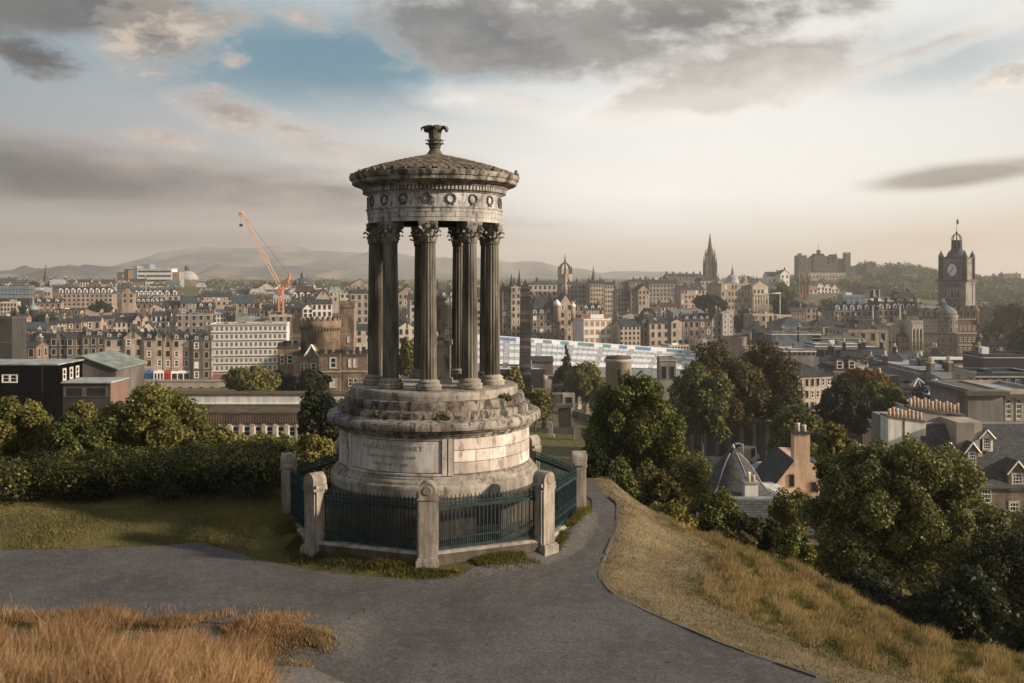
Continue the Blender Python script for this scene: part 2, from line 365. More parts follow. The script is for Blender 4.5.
def ground_sheet():
    def axis(segs):
        out = []
        for a, b, st in segs: out += list(np.arange(a, b, st))
        return np.array(out+[segs[-1][1]])
    xs = axis([(-9000, -1500, 500), (-1500, -200, 65), (-200, -40, 8), (-40, -16, 1.2), (-16, 16, .3), (16, 40, 1.0), (40, 200, 8), (200, 1500, 65), (1500, 9000, 500)])
    ys = axis([(-60, 0, 4), (0, 36, .3), (36, 70, 1.2), (70, 300, 8), (300, 1500, 40), (1500, 9400, 400)])
    XX, YY = np.meshgrid(xs, ys); ZZ = ground(XX, YY)
    nx, ny = len(xs), len(ys)
    rng = np.random.RandomState(2); near = (1-sst(YY, 30, 40))*(1-sst(np.abs(XX), 14, 18))
    dry = sst(XX-edge_x(YY), -0.3, 0.15)*(1-sst(YY, 40, 60))
    n = np.stack([XX, YY, ZZ], -1).reshape(-1, 3)
    i = np.arange(nx*ny).reshape(ny, nx)
    f = np.stack([i[:-1, :-1], i[:-1, 1:], i[1:, 1:], i[1:, :-1]], -1).reshape(-1, 4)
    me = mesh_np('ground', n, f, smooth=True)
    dirt = sst(-XX, .8, 2.0)*sst(YY, 9, 12)*(1-sst(YY, 17.2, 18.2))
    ad = me.attributes.new('dirt', 'FLOAT', 'POINT'); ad.data.foreach_set('value', dirt.reshape(-1).astype(np.float32))
    at = me.attributes.new('dry', 'FLOAT', 'POINT'); at.data.foreach_set('value', dry.reshape(-1).astype(np.float32))
    return me
def mesh_np(name, v, f, smooth=False, mat=None):
    me = bpy.data.meshes.new(name); v = np.asarray(v, dtype=np.float32); f = np.asarray(f, dtype=np.int32)
    k = f.shape[1]
    me.vertices.add(len(v)); me.vertices.foreach_set('co', v.reshape(-1))
    me.loops.add(f.size); me.loops.foreach_set('vertex_index', f.reshape(-1))
    me.polygons.add(len(f)); me.polygons.foreach_set('loop_start', np.arange(0, f.size, k, dtype=np.int32))
    if smooth: me.polygons.foreach_set('use_smooth', np.ones(len(f), dtype=bool))
    me.update(calc_edges=True); me.validate()
    if mat: me.materials.append(MATS[mat])
    return me
def link(name, me, parent=None, loc=None):
    o = bpy.data.objects.new(name, me); COL.objects.link(o)
    if parent: o.parent = parent
    if loc is not None: o.location = loc
    return o

m, t, b, _ = new_mat('turf')
p = pos(t); at = t.new('ShaderNodeAttribute'); at.attribute_name = 'dry'
g1 = t.noise(p, 0.8, 6, .6); g2 = t.noise(p, 6.0, 6, .65); g3 = t.noise(p, 28.0, 4, .6)
green = t.mix(t.sm(g1, .35, .65), (.075, .078, .026), (.19, .165, .052))
green = t.mix(t.sm(g2, .45, .7), green, (.15, .125, .042))
drycol = t.mix(t.sm(g1, .35, .65), (.19, .15, .090), (.28, .225, .14))
drycol = t.mix(t.sm(g2, .52, .72), drycol, (.085, .080, .032))
colr = t.mix(at.outputs['Fac'], green, drycol)
ad_ = t.new('ShaderNodeAttribute'); ad_.attribute_name = 'dirt'
colr = t.mix(t.m('MULTIPLY', ad_.outputs['Fac'], t.sm(g2, .3, .5)), colr, t.mix(t.sm(g3, .4, .65), (.10, .078, .06), (.24, .19, .15)))
colr = t.mix(t.m('MULTIPLY', t.sm(g3, .35, .6), .55), t.mix(1.0, colr, (.55, .52, .48), 'MULTIPLY'), colr)
t.put(b.inputs['Base Color'], colr); b.inputs['Roughness'].default_value = .95
bump(t, b, t.m('ADD', g2, g3), .8, .04)

m, t, b, _ = new_mat('asphalt')
p = pos(t); a1 = t.noise(p, .45, 6, .6, .4); a2 = t.noise(p, 24, 6, .8); a3 = t.noise(p, 3.2, 7, .7)
colr = t.mix(t.sm(a1, .32, .68), (.068, .065, .064), (.105, .100, .097))
colr = t.mix(t.m('MULTIPLY', t.sm(a3, .48, .68), .6), colr, (.135, .125, .115))
colr = t.mix(t.m('MULTIPLY', t.sm(a2, .40, .62), .9), t.mix(1.0, colr, (.62, .62, .62), 'MULTIPLY'), t.mix(1.0, colr, (1.45, 1.42, 1.38), 'MULTIPLY'))
vo = t.new('ShaderNodeTexVoronoi', feature='DISTANCE_TO_EDGE'); t.l.new(t.scl(p, (.55, .55, .55)), vo.inputs['Vector']); vo.inputs['Scale'].default_value = 1.0
wv = t.m('ADD', vo.outputs['Distance'], t.m('MULTIPLY', t.m('SUBTRACT', a3, .5), .10))
crack = t.m('MULTIPLY', t.sm(t.m('ABSOLUTE', wv), 0.0, .012, 1.0, 0.0), t.sm(a1, .48, .6))
colr = t.mix(t.m('MULTIPLY', crack, .4), colr, (.022, .021, .020))
t.put(b.inputs['Base Color'], colr); b.inputs['Roughness'].default_value = .88
bump(t, b, t.m('ADD', a2, t.m('MULTIPLY', a3, .5)), .5, .012)

gr = link('ground', ground_sheet()); gr.data.materials.append(MATS['turf']); tag(gr, kind='structure')

# asphalt path: strips between a near and a far edge, following the ground
def strip(name, A, B, n, mat, lift=.012, k=14):
    A, B = np.array(A, float), np.array(B, float)
    def rs(P):
        d = np.r_[0, np.cumsum(np.hypot(*np.diff(P, axis=0).T))]; q = np.linspace(0, d[-1], n)
        return np.stack([np.interp(q, d, P[:, 0]), np.interp(q, d, P[:, 1])], -1)
    a, bb = rs(A), rs(B)
    w = np.linspace(0, 1, k)[None, :, None]
    P = a[:, None]*(1-w)+bb[:, None]*w
    rr = np.random.RandomState(5)
    P[1:-1, 0] += rr.normal(0, .035, (n-2, 2)); P[1:-1, -1] += rr.normal(0, .02, (n-2, 2))
    Z = ground(P[..., 0], P[..., 1])+lift
    V = np.concatenate([P, Z[..., None]], -1).reshape(-1, 3)
    i = np.arange(n*k).reshape(n, k)
    F = np.stack([i[:-1, :-1], i[:-1, 1:], i[1:, 1:], i[1:, :-1]], -1).reshape(-1, 4)
    # make faces point up
    e = V[F[0, 1]]-V[F[0, 0]]; g = V[F[0, 3]]-V[F[0, 0]]
    if np.cross(e, g)[2] < 0: F = F[:, ::-1]
    return link(name, mesh_np(name, V, F, True, mat))
yy = np.array([0, 6, 10, 12, 14, 15.5, 17.2, 18.8, 20, 21.3, 22.6, 24.2, 25.4, 26.6, 27.6, 28.6])
right_edge = [(float(edge_x(q)), float(q)) for q in yy]
left_edge = [(-0.6, 0), (-1.6, 6), (-2.4, 10), (-2.9, 12.4), (-3.3, 14), (-3.3, 15.5), (-3.1, 17.0), (-2.9, 18.6), (-2.4, 19.9), (-1.2, 21.0), (.55, 22.4), (1.55, 23.8), (2.0, 25.2), (2.15, 26.6), (1.7, 27.8), (1.0, 28.6)]
path_a = strip('path', left_edge, right_edge, 130, 'asphalt', .020, 26); tag(path_a, kind='structure')
near_l = [(-40, 16.4), (-25, 17.6), (-16, 18.6), (-11, 19.0), (-7.6, 18.6), (-5.2, 17.6), (-3.6, 16.4), (-2.6, 15.0)]
far_l = [(-40, 24.5), (-25, 23.6), (-16, 22.9), (-11.8, 22.9), (-8.6, 23.1), (-7.2, 23.3), (-6.5, 22.9), (-5.2, 22.05), (-4.0, 21.4), (-2.9, 21.05), (-2.0, 20.9), (-1.0, 21.05)]
path_b = strip('path', near_l, far_l, 130, 'asphalt', .012, 26); tag(path_b, kind='structure')
# worn stone edging on the grass side
mb = MB(); rng = random.Random(4)
q = 8.0
while q < 26.2:
    L = rng.uniform(.35, .6); x0, x1 = float(edge_x(q)), float(edge_x(q+L)); h = rng.uniform(.0, .03)
    d = Vector((x1-x0, L, 0)); nrm = Vector((d.y, -d.x, 0)).normalized()
    pts = []
    for (px_, py_) in ((x0, q), (x1, q+L-.02)):
        for off in (0.0, .06):
            for zz in (-.15, h):
                pts.append((px_+nrm.x*off, py_+nrm.y*off, gz(px_, py_)+zz+.02))
    mb.add(pts, [(0, 1, 5, 4), (1, 3, 7, 5), (3, 2, 6, 7), (0, 2, 3, 1), (4, 5, 7, 6)], 'wall_soot')
    q += L
tag(mb.build('path_edging'), kind='structure')
# ------------------------------------------------------------------ the monument
MX, MY = -1.93, 25.0
mon = thing('round_monument', (MX, MY, 0), 'circular columned stone temple monument on a drum podium, weathered, inside an iron railing', 'monument')
def lathe_part(name, prof, mat, seg=96, parent=mon, **k):
    mb = MB(); mb.lathe(prof, mat, seg, smooth=False, **k); return mb.build(name, parent)
def rough_ring(name, prof, mat, seg, amp, seed, parent=mon):
    """lathe with worn, slightly uneven edges"""
    mb = MB(); mb.lathe(prof, mat, seg, smooth=False); rr = random.Random(seed)
    w = [rr.uniform(-1, 1) for _ in range(seg)]; n = seg
    for j in range(len(prof)):
        w2 = [0.5*w[i]+0.5*rr.uniform(-1, 1) for i in range(n)]
        for i in range(n):
            x, y, z = mb.v[j*n+i]; r = math.hypot(x, y)
            if r > 1e-4: kx = 1+w2[i]*amp/r; mb.v[j*n+i] = (x*kx, y*kx, z+w2[(i*7) % n]*amp*.6)
    return mb.build(name, parent)
rough_ring('foot_wall', [(2.56, -.4), (2.56, 1.37)], 'm_low', 96, .006, 2)
rough_ring('base_course', [(2.50, 1.36), (2.57, 1.36), (2.57, 1.54), (2.555, 1.59), (2.51, 1.62), (2.485, 1.625), (2.48, 1.67), (2.45, 1.71), (2.415, 1.72), (2.41, 1.76), (2.37, 1.79), (2.30, 1.81)], 'm_base', 96, .006, 1)
# drum wall of ashlar blocks: three courses, every block its own mesh-level stone
A_P0, A_P1 = R(-51), R(8)              # inscription panel
mb = MB(); mb.lathe([(2.315, 1.74), (2.315, 2.72)], 'm_drum', 120); drum = mb.build('drum', mon)
rng = random.Random(11)
def arc_block(mb, a0, a1, z0, z1, r0, r1, mat, seg=6, g=.006):
    da = g/r1; vs = []
    for rr_, zz in ((r1-.008, z0+g), (r1, z0+g+.008), (r1, z1-g-.008), (r1-.008, z1-g)):
        for i in range(seg+1):
            a = a0+da+(a1-a0-2*da)*i/seg; vs.append((rr_*math.sin(a), -rr_*math.cos(a), zz))
    n = seg+1; fs = []
    for j in range(3):
        for i in range(seg): fs.append((j*n+i, j*n+i+1, (j+1)*n+i+1, (j+1)*n+i))
    ro = len(vs)
    for zz in (z0+g, z1-g):
        for i in range(seg+1):
            a = a0+da+(a1-a0-2*da)*i/seg; vs.append((r0*math.sin(a), -r0*math.cos(a), zz))
    for i in range(seg):
        fs.append((ro+i, ro+i+1, i+1, i)); fs.append((3*n+i, 3*n+i+1, ro+n+i+1, ro+n+i))
    fs.append((0, n, 2*n, 3*n, ro+n, ro)); fs.append((n-1, ro+n-1, ro+2*n-1, 4*n-1, 3*n-1, 2*n-1))
    mb.add(vs, fs, mat)
zc = [1.83, 2.10, 2.37, 2.655]
for c in range(3):
    a = R(10.5)+ (R(9) if c == 1 else 0) - R(0)
    start = R(15); end = R(360-57); a = start
    while a < end-.01:
        L = R(rng.uniform(17, 27)); 
        if a == start and c == 1: L = R(13)
        b2 = min(a+L, end); 
        if end-b2 < R(8): b2 = end
        bm_ = MB(); arc_block(bm_, a, b2, zc[c], zc[c+1], 2.2, 2.36+rng.uniform(-.004, .004), 'm_block')
        o = bm_.build('ashlar_block', drum); a = b2
for (a0, a1, r1) in ((-57, -51.2, 2.385), (8.2, 11.4, 2.385), (11.6, 14.8, 2.40)):
    bm_ = MB(); arc_block(bm_, R(a0), R(a1), 1.80, 2.66, 2.2, r1, 'm_drum', 3); bm_.build('pilaster_strip', drum)
bm_ = MB(); arc_block(bm_, R(-51), R(8), 1.87, 2.60, 2.2, 2.352, 'm_panel', 24); panel = bm_.build('inscription_panel', mon)
bm_ = MB(); arc_block(bm_, R(-51.2), R(8.2), 1.795, 1.865, 2.2, 2.385, 'm_drum', 24); bm_.build('panel_border', panel)
bm_ = MB(); arc_block(bm_, R(-51.2), R(8.2), 2.605, 2.66, 2.2, 2.375, 'm_drum', 24); bm_.build('panel_border', panel)
def arc_text(txt, size, a_mid, zbase, r, parent, spacing=1.0):
    dg0, meshes = None, []
    for word in txt.split():                            # every word its own cut lettering
        cu = bpy.data.curves.new('inscription', 'FONT'); cu.body = word; cu.size = size; cu.extrude = .004; cu.space_character = spacing
        to = bpy.data.objects.new('inscription', cu); COL.objects.link(to)
        dg = bpy.context.evaluated_depsgraph_get(); me = bpy.data.meshes.new_from_object(to.evaluated_get(dg))
        bpy.data.objects.remove(to); bpy.data.curves.remove(cu); meshes.append((me, max(v.co.x for v in me.vertices)))
    gap = size*.5; x = -(sum(w for _, w in meshes)+gap*(len(meshes)-1))/2
    for me, w in meshes:
        for v in me.vertices:
            a = a_mid+(x+v.co.x)/r; rr_ = r+v.co.z
            v.co = (rr_*math.sin(a), -rr_*math.cos(a), zbase+v.co.y)
        me.materials.clear(); me.materials.append(MATS['m_letter']); me.update(); link('inscription_lettering', me, parent); x += w+gap
arc_text('DUGALD  STEWART', .155, R(-21.5), 2.375, 2.354, panel, 1.22)
arc_text('BORN NOVEMBER 22 1753', .095, R(-21.5), 2.19, 2.353, panel, 1.15)
arc_text('DIED JUNE 11 1828', .095, R(-21.5), 2.02, 2.353, panel, 1.15)
rough_ring('podium_cornice', [(2.36, 2.665), (2.40, 2.66), (2.41, 2.70), (2.45, 2.72), (2.47, 2.76), (2.56, 2.81), (2.575, 2.84), (2.64, 2.86), (2.65, 2.93), (2.64, 2.99), (2.60, 3.03), (2.30, 3.10)], 'm_cornice', 128, .010, 3)
rough_ring('step', [(2.1, 3.0), (2.385, 3.05), (2.39, 3.14), (2.37, 3.22), (2.34, 3.245), (2.1, 3.28)], 'm_step', 110, .014, 4)
rough_ring('step', [(2.0, 3.2), (2.225, 3.245), (2.23, 3.38), (2.21, 3.445), (2.17, 3.46), (1.95, 3.47)], 'm_step', 110, .014, 5)
rough_ring('step', [(1.8, 3.4), (2.065, 3.45), (2.075, 3.58), (2.06, 3.64), (2.03, 3.66), (1.2, 3.67), (.001, 3.67)], 'm_base', 110, .010, 6)

# fluted columns with leafed capitals
ZB, ZT = 3.665, 7.64
def column_meshes():
    base = MB()
    base.lathe([(.30, 0), (.30, .055), (.295, .07), (.31, .09), (.312, .115), (.29, .135), (.262, .145), (.255, .17), (.268, .185), (.27, .205), (.245, .222), (.215, .235), (.20, .26)], 'm_base', 32)
    sh = MB(); prof = []
    for i in range(13):
        q = i/12; r = .196-.034*q**1.5; prof.append((r, .25+q*3.22))
    sh.lathe(prof, 'm_column', 96, flute=(16, -.0)) if False else None
    n = 80; vs = []
    for r, z in prof:
        for i in range(n):
            a = 2*math.pi*i/n; k = 1-.085*(0.5-0.5*math.cos(16*a))**.8
            vs.append((r*k*math.sin(a), -r*k*math.cos(a), z))
    fs = [(j*n+i, j*n+(i+1) % n, (j+1)*n+(i+1) % n, (j+1)*n+i) for j in range(len(prof)-1) for i in range(n)]
    sh.add(vs, fs, 'm_column', False)
    sh.lathe([(.168, 3.465), (.185, 3.475), (.185, 3.50), (.165, 3.51)], 'm_column', 32)
    cap = MB(); z0 = 3.50
    cap.lathe([(.155, z0), (.158, z0+.15), (.17, z0+.28), (.215, z0+.385)], 'm_cap', 24)
    def leaf(a, zb, h, r, w, curl):
        pts = []; N = 7
        for i in range(N+1):
            q = i/N; rad = r+.015+.10*curl*q**3.0; z = zb+h*(q if q < .8 else .8+.2*math.sin((q-.8)/.2*math.pi)*.9-(q-.8)*.35)
            if q > .85: rad += .02
            ww = w*(.75+.5*math.sin(q*math.pi))*(1 if q < .75 else 1-(q-.75)*2.2)
            for s_ in (-1, -.35, 0, .35, 1):
                aa = a+s_*ww/(r+.03); rr_ = rad+(.022 if s_ == 0 else (.012 if abs(s_) < .5 else -.004))
                pts.append((rr_*math.sin(aa), -rr_*math.cos(aa), z-(abs(s_)*.02)))
        f = [(i*5+j, i*5+j+1, (i+1)*5+j+1, (i+1)*5+j) for i in range(N) for j in range(4)]
        cap.add(pts, f, 'm_cap', True)
    for k in range(8): leaf(2*math.pi*k/8, z0+.01, .17, .155, .052, 1.0)
    for k in range(8): leaf(2*math.pi*(k+.5)/8, z0+.05, .25, .158, .05, 1.15)
    for k in range(4):                                    # corner volutes
        a = math.pi/4+k*math.pi/2
        for dz, rr_, rad in ((.335, .265, .045), (.30, .225, .03)):
            c = Vector((rr_*math.sin(a), -rr_*math.cos(a), z0+dz)); tn = Vector((math.cos(a), math.sin(a), 0)); rd = Vector((math.sin(a), -math.cos(a), 0))
            vs = []
            for side in (-1, 1):
                for i in range(10):
                    t_ = 2*math.pi*i/10; vs.append(c+tn*side*.026+rd*rad*math.cos(t_)+Vector((0, 0, 1))*rad*math.sin(t_))
            cap.add(vs, [(i, (i+1) % 10, 10+(i+1) % 10, 10+i) for i in range(10)]+[tuple(range(9, -1, -1)), tuple(range(10, 20))], 'm_cap')
        cap.bar((.15*math.sin(a), -.15*math.cos(a), z0+.2), (.27*math.sin(a), -.27*math.cos(a), z0+.375), .035, 'm_cap', 6, .05)
    # concave abacus
    pl = []
    for k in range(4):
        a0 = math.pi/4+k*math.pi/2
        for q in range(7):
            qa = q/7; a = a0+qa*math.pi/2; r = .30-.105*math.sin(qa*math.pi)
            pl.append((r*math.sin(a), -r*math.cos(a)))
    n = len(pl)
    vs = [(x, y, z0+.385) for x, y in pl]+[(x*1.04, y*1.04, z0+.435) for x, y in pl]+[(x*1.04, y*1.04, z0+.476) for x, y in pl]
    cap.add(vs, [(j*n+i, j*n+(i+1) % n, (j+1)*n+(i+1) % n, (j+1)*n+i) for j in range(2) for i in range(n)]+[tuple(range(2*n, 3*n)), tuple(range(n-1, -1, -1))], 'm_cap')
    for k in range(4):
        a = k*math.pi/2; cap.lathe([(.001, z0+.40), (.03, z0+.41), (.035, z0+.43), (.001, z0+.45)], 'm_cap', 8, .205*math.sin(a), -.205*math.cos(a))
    return base.data('base'), sh.data('shaft'), cap.data('capital')
cb, cs, cc = column_meshes()
for k in range(9):
    a = R(-1.2+40*k); x, y = 1.47*math.sin(a), -1.47*math.cos(a)
    c = bpy.data.objects.new('column', cs); COL.objects.link(c); c.parent = mon; c.location = (x, y, ZB); c.rotation_euler = (0, 0, a)
    inst(cb, c, (0, 0, 0), name='column_base'); inst(cc, c, (0, 0, 0), name='capital')
# entablature
lathe_part('architrave', [(1.30, 7.66), (1.655, 7.64), (1.655, 7.74), (1.668, 7.745), (1.668, 7.86), (1.68, 7.865), (1.68, 7.945), (1.70, 7.95), (1.71, 7.985), (1.66, 7.995), (1.28, 8.0), (1.28, 7.66)], 'm_entab')
frz = lathe_part('frieze', [(1.6, 7.992), (1.645, 7.994), (1.645, 8.325), (1.68, 8.33), (1.69, 8.36), (1.3, 8.365)], 'm_frieze')
def wreath(kind):
    mb = MB(); seg = 22; rm = random.Random(kind)
    def ring(cx, rad, th):
        vs = []; tube = 6
        for i in range(seg):
            t_ = 2*math.pi*i/seg; k = th*(1+.28*math.cos(9*t_))
            for j in range(tube):
                s_ = 2*math.pi*j/tube
                vs.append((cx+(rad+k*math.cos(s_))*math.cos(t_), -.012-k*.9*math.sin(s_)*1.0, (rad+k*math.cos(s_))*math.sin(t_)))
        mb.add(vs, [(i*tube+j, ((i+1) % seg)*tube+j, ((i+1) % seg)*tube+(j+1) % tube, i*tube+(j+1) % tube) for i in range(seg) for j in range(tube)], 'm_wreath', True)
    ring(0, .108, .026)
    if kind:
        ring(.0, .062, .018)
        for s_ in (-1, 1):
            mb.bar((s_*.10, -.02, .06), (s_*.19, -.02, -.02), .028, 'm_wreath', 6); mb.bar((s_*.19, -.02, -.02), (s_*.17, -.02, -.12), .026, 'm_wreath', 6)
    else:
        for s_ in (-1, 1):
            mb.bar((0, -.015, -.115), (s_*.07, -.015, -.145), .022, 'm_wreath', 6, .03)
    return mb.data('wreath')
w0, w1 = wreath(0), wreath(1)
for k in range(18):
    a = R(-2.3+20*k); inst(w1 if k % 6 == 0 else w0, frz, (1.645*math.sin(a), -1.645*math.cos(a), 8.165), rz=a, name='wreath')
mb = MB(); mb.lathe([(1.66, 8.355), (1.72, 8.36), (1.72, 8.475), (1.78, 8.48)], 'm_entab', 96)
nD = 120
for k in range(nD):
    a = 2*math.pi*k/nD; r0, r1 = 1.71, 1.785; da = 2*math.pi/nD*.29
    vs = [(r*math.sin(a+s_*da), -r*math.cos(a+s_*da), z) for z in (8.375, 8.47) for r in (r0, r1) for s_ in (-1, 1)]
    mb.add(vs, [(0, 1, 3, 2), (4, 6, 7, 5), (2, 3, 7, 6), (0, 2, 6, 4), (1, 5, 7, 3)], 'm_entab')
mb.build('dentil_moulding', mon)
rough_ring('cornice', [(1.70, 8.472), (1.80, 8.475), (1.83, 8.52), (2.02, 8.585), (2.045, 8.60), (2.055, 8.68), (2.09, 8.70), (2.11, 8.755), (2.12, 8.80), (2.09, 8.815), (1.95, 8.82)], 'm_cornice', 128, .007, 8)
# roof of overlapping scale tiles
roof = rough_ring('roof', [(2.06, 8.80), (2.0, 8.86), (1.6, 9.00), (1.2, 9.115), (.8, 9.215), (.5, 9.285), (.3, 9.335), (.24, 9.36)], 'm_roof', 96, .01, 9)
mb = MB(); rng = random.Random(5)
ringsN = 9
for j in range(ringsN):
    q = j/ringsN; r1 = 2.03-q*1.68; r2 = r1-.26
    zz = lambda r: float(np.interp(r, [.24, .3, .5, .8, 1.2, 1.6, 2.0, 2.06], [9.36, 9.335, 9.285, 9.215, 9.115, 9.0, 8.86, 8.82]))
    nt = max(14, int(round(2*math.pi*r1/.19)))
    for i in range(nt):
        a = 2*math.pi*(i+.5*(j % 2))/nt; da = math.pi/nt*.94; dz = rng.uniform(-.008, .008); vs = []
        prof = [(-1, r1-.03, .022), (-.5, r1+.012, .030), (0, r1+.03, .035), (.5, r1+.012, .030), (1, r1-.03, .022)]
        for s_, r, h in prof: vs.append((r*math.sin(a+s_*da), -r*math.cos(a+s_*da), zz(r)+h+dz))
        for s_, r, h in prof: vs.append((r2*math.sin(a+s_*da), -r2*math.cos(a+s_*da), zz(r2)+.018))
        for s_, r, h in prof: vs.append((r*math.sin(a+s_*da), -r*math.cos(a+s_*da), zz(r)-.01))
        fs = [(k, k+1, 6+k, 5+k) for k in range(4)]+[(10+k, 11+k, k+1, k) for k in range(4)]
        mb.add(vs, fs, 'm_roof')
mb.build('roof_tile', roof)
mb = MB()
nA = 46
for k in range(nA):                                    # palmette edge tiles standing on the cornice
    a = 2*math.pi*k/nA; h = .07+.09*rng.random(); w = .06
    if rng.random() < .3: continue
    vs = []
    for r in (2.105, 2.04):
        for s_, hh in ((-1, 0), (1, 0), (.9, .6), (0, 1.0), (-.9, .6)):
            vs.append((r*math.sin(a+s_*w/2.06), -r*math.cos(a+s_*w/2.06), 8.80+h*hh))
    mb.add(vs, [(0, 1, 2, 3, 4), (9, 8, 7, 6, 5)]+[(i, 5+i, 5+(i+1) % 5, (i+1) % 5) for i in range(5)], 'm_roof')
mb.build('palmette_edging', roof)
# finial: stem, two leaf collars, flaring lobed crown
fin = lathe_part('finial', [(.30, 9.33), (.21, 9.39), (.16, 9.45), (.135, 9.50), (.125, 9.53), (.15, 9.55), (.155, 9.57), (.13, 9.585), (.165, 9.62), (.175, 9.66), (.155, 9.69), (.15, 9.72), (.135, 9.75), (.14, 9.85), (.145, 9.93), (.15, 9.98)], 'm_finial', 24)
mb = MB()
def curl_leaf(a, prof, w):
    pts = []
    for i, (r, z, ww) in enumerate(prof):
        for s_ in (-1, -.45, 0, .45, 1):
            rr_ = r+(.012 if s_ == 0 else 0)
            x = rr_*math.sin(a)+s_*w*ww*math.cos(a); y = -rr_*math.cos(a)+s_*w*ww*math.sin(a)
            pts.append((x, y, z-abs(s_)*.012))
    n = len(prof)
    mb.add(pts, [(i*5+j, i*5+j+1, (i+1)*5+j+1, (i+1)*5+j) for i in range(n-1) for j in range(4)], 'm_finial', True)
for k in range(10):
    a = 2*math.pi*k/10
    curl_leaf(a, [(.14, 9.60, .8), (.17, 9.64, 1), (.20, 9.675, 1), (.225, 9.67, .7), (.228, 9.645, .3)], .05)
    curl_leaf(a+.3, [(.14, 9.70, .8), (.165, 9.73, 1), (.20, 9.755, .9), (.225, 9.75, .6), (.226, 9.73, .2)], .045)
for k in range(7):
    a = 2*math.pi*(k+.35)/7
    curl_leaf(a, [(.135, 9.78, .75), (.145, 9.90, .9), (.16, 9.99, 1.1), (.20, 10.06, 1.35), (.265, 10.095, 1.45), (.325, 10.07, 1.3), (.345, 10.015, 1.0), (.325, 9.975, .6)], .075)
    curl_leaf(a, [(.12, 9.98, .8), (.19, 10.04, 1.2), (.26, 10.07, 1.3), (.315, 10.04, 1.1), (.325, 9.99, .7)], .07)
mb.build('finial_leaf_crown', fin)
# urn on its pedestal between the columns
mb = MB(); mb.box(-.26, .26, -.26, .26, 3.66, 3.78, 'm_base'); mb.box(-.2, .2, -.2, .2, 3.78, 4.62, 'm_base'); mb.box(-.25, .25, -.25, .25, 4.62, 4.74, 'm_base')
ped = mb.build('pedestal', mon, (.17, .15, 0))
mb = MB(); mb.lathe([(r_*.78, z_) for r_, z_ in [(.16, 4.74), (.16, 4.79), (.07, 4.84), (.06, 4.90), (.12, 4.98), (.20, 5.12), (.25, 5.32), (.255, 5.5), (.21, 5.62), (.15, 5.68), (.15, 5.72), (.20, 5.75), (.20, 5.79), (.1, 5.83), (.05, 5.88), (.001, 5.9)]], 'm_base', 28)
mb.build('urn', mon, (.13, .15, 0))
# ferns and moss rooted in the steps
fr = np.random.RandomState(8)

# ------------------------------------------------------------------ octagonal railing
fence = thing('iron_railing', (MX, MY, 0), 'octagonal dark teal iron railing with spikes and round topped stone posts', 'railing')
FR = 3.62
mb = MB(); rng = random.Random(3)
mb.box(-.24, .24, -.24, .24, -.5, .30, 'm_post'); mb.box(-.215, .215, -.215, .215, .30, .345, 'm_post')
mb.box(-.185, .185, -.16, .16, .345, 1.58, 'm_post'); mb.box(-.225, .225, -.12, .12, .346, 1.53, 'm_post')
mb.box(-.24, .24, -.135, .135, 1.53, 1.565, 'm_post'); mb.box(-.205, .205, -.185, .185, 1.58, 1.63, 'm_post')
mb.box(-.245, .245, -.145, .145, 1.632, 1.70, 'm_post')
hp = [(-.18, 1.63)]+[(.18*-math.cos(i*math.pi/12), 1.77+.19*math.sin(i*math.pi/12)) for i in range(13)]+[(.18, 1.63)]
mb.prism(hp[::-1], -.175, .175, 'm_post')
for s_ in (-1, 1):
    vs = []
    for i in range(16):
        t_ = 2*math.pi*i/16; vs.append((.115*math.cos(t_), s_*.175, 1.78+.115*math.sin(t_)))
    for i in range(16):
        t_ = 2*math.pi*i/16; vs.append((.085*math.cos(t_), s_*.197, 1.78+.085*math.sin(t_)))
    mb.add(vs, [(i, (i+1) % 16, 16+(i+1) % 16, 16+i) for i in range(16)]+[tuple(range(16, 32))], 'm_post')
post_me = mb.data('post')
L = 2*FR*math.sin(math.pi/8)-.44
pn = MB()
for z, h, w in ((1.36, .075, .055), (1.445, .025, .05), (.70, .03, .045), (.50, .05, .05)):
    pn.box(-L/2, L/2, -w/2, w/2, z-h/2, z+h/2, 'iron')
nb = 25
for i in range(nb):
    x = -L/2+L*(i+.5)/nb
    pn.box(x-.011, x+.011, -.011, .011, .475, 1.53, 'iron')
    pn.add([(x-.022, -.01, 1.53), (x+.022, -.01, 1.53), (x+.022, .01, 1.53), (x-.022, .01, 1.53), (x, 0, 1.63)], [(0, 1, 4), (1, 2, 4), (2, 3, 4), (3, 0, 4), (3, 2, 1, 0)], 'iron')
    pn.box(x-.026, x+.026, -.014, .014, 1.495, 1.53, 'iron')
for i in range(nb-1):
    x = -L/2+L*(i+1)/nb; pn.box(x-.007, x+.007, -.007, .007, .475, .84, 'iron'); pn.box(x-.012, x+.012, -.01, .01, .84, .875, 'iron')
panel_me = pn.data('railing_panel')
pl = MB(); pl.box(-L/2-.04, L/2+.04, -.15, .15, -.5, .40, 'm_low'); pl.prism_x([(-.15, .40), (.15, .40), (.09, .45), (-.09, .45)], -L/2-.04, L/2+.04, 'm_base')
plinth_me = pl.data('plinth')
for k in range(8):
    a = R(2+45*k)
    inst(post_me, fence, (FR*math.sin(a), -FR*math.cos(a), 0), rz=a, name='post')
    a2 = R(2+45*k+22.5); rm = FR*math.cos(math.pi/8)
    inst(panel_me, fence, (rm*math.sin(a2), -rm*math.cos(a2), 0), rz=a2, name='railing_panel')
    inst(plinth_me, fence, (rm*math.sin(a2), -rm*math.cos(a2), 0), rz=a2, name='plinth')
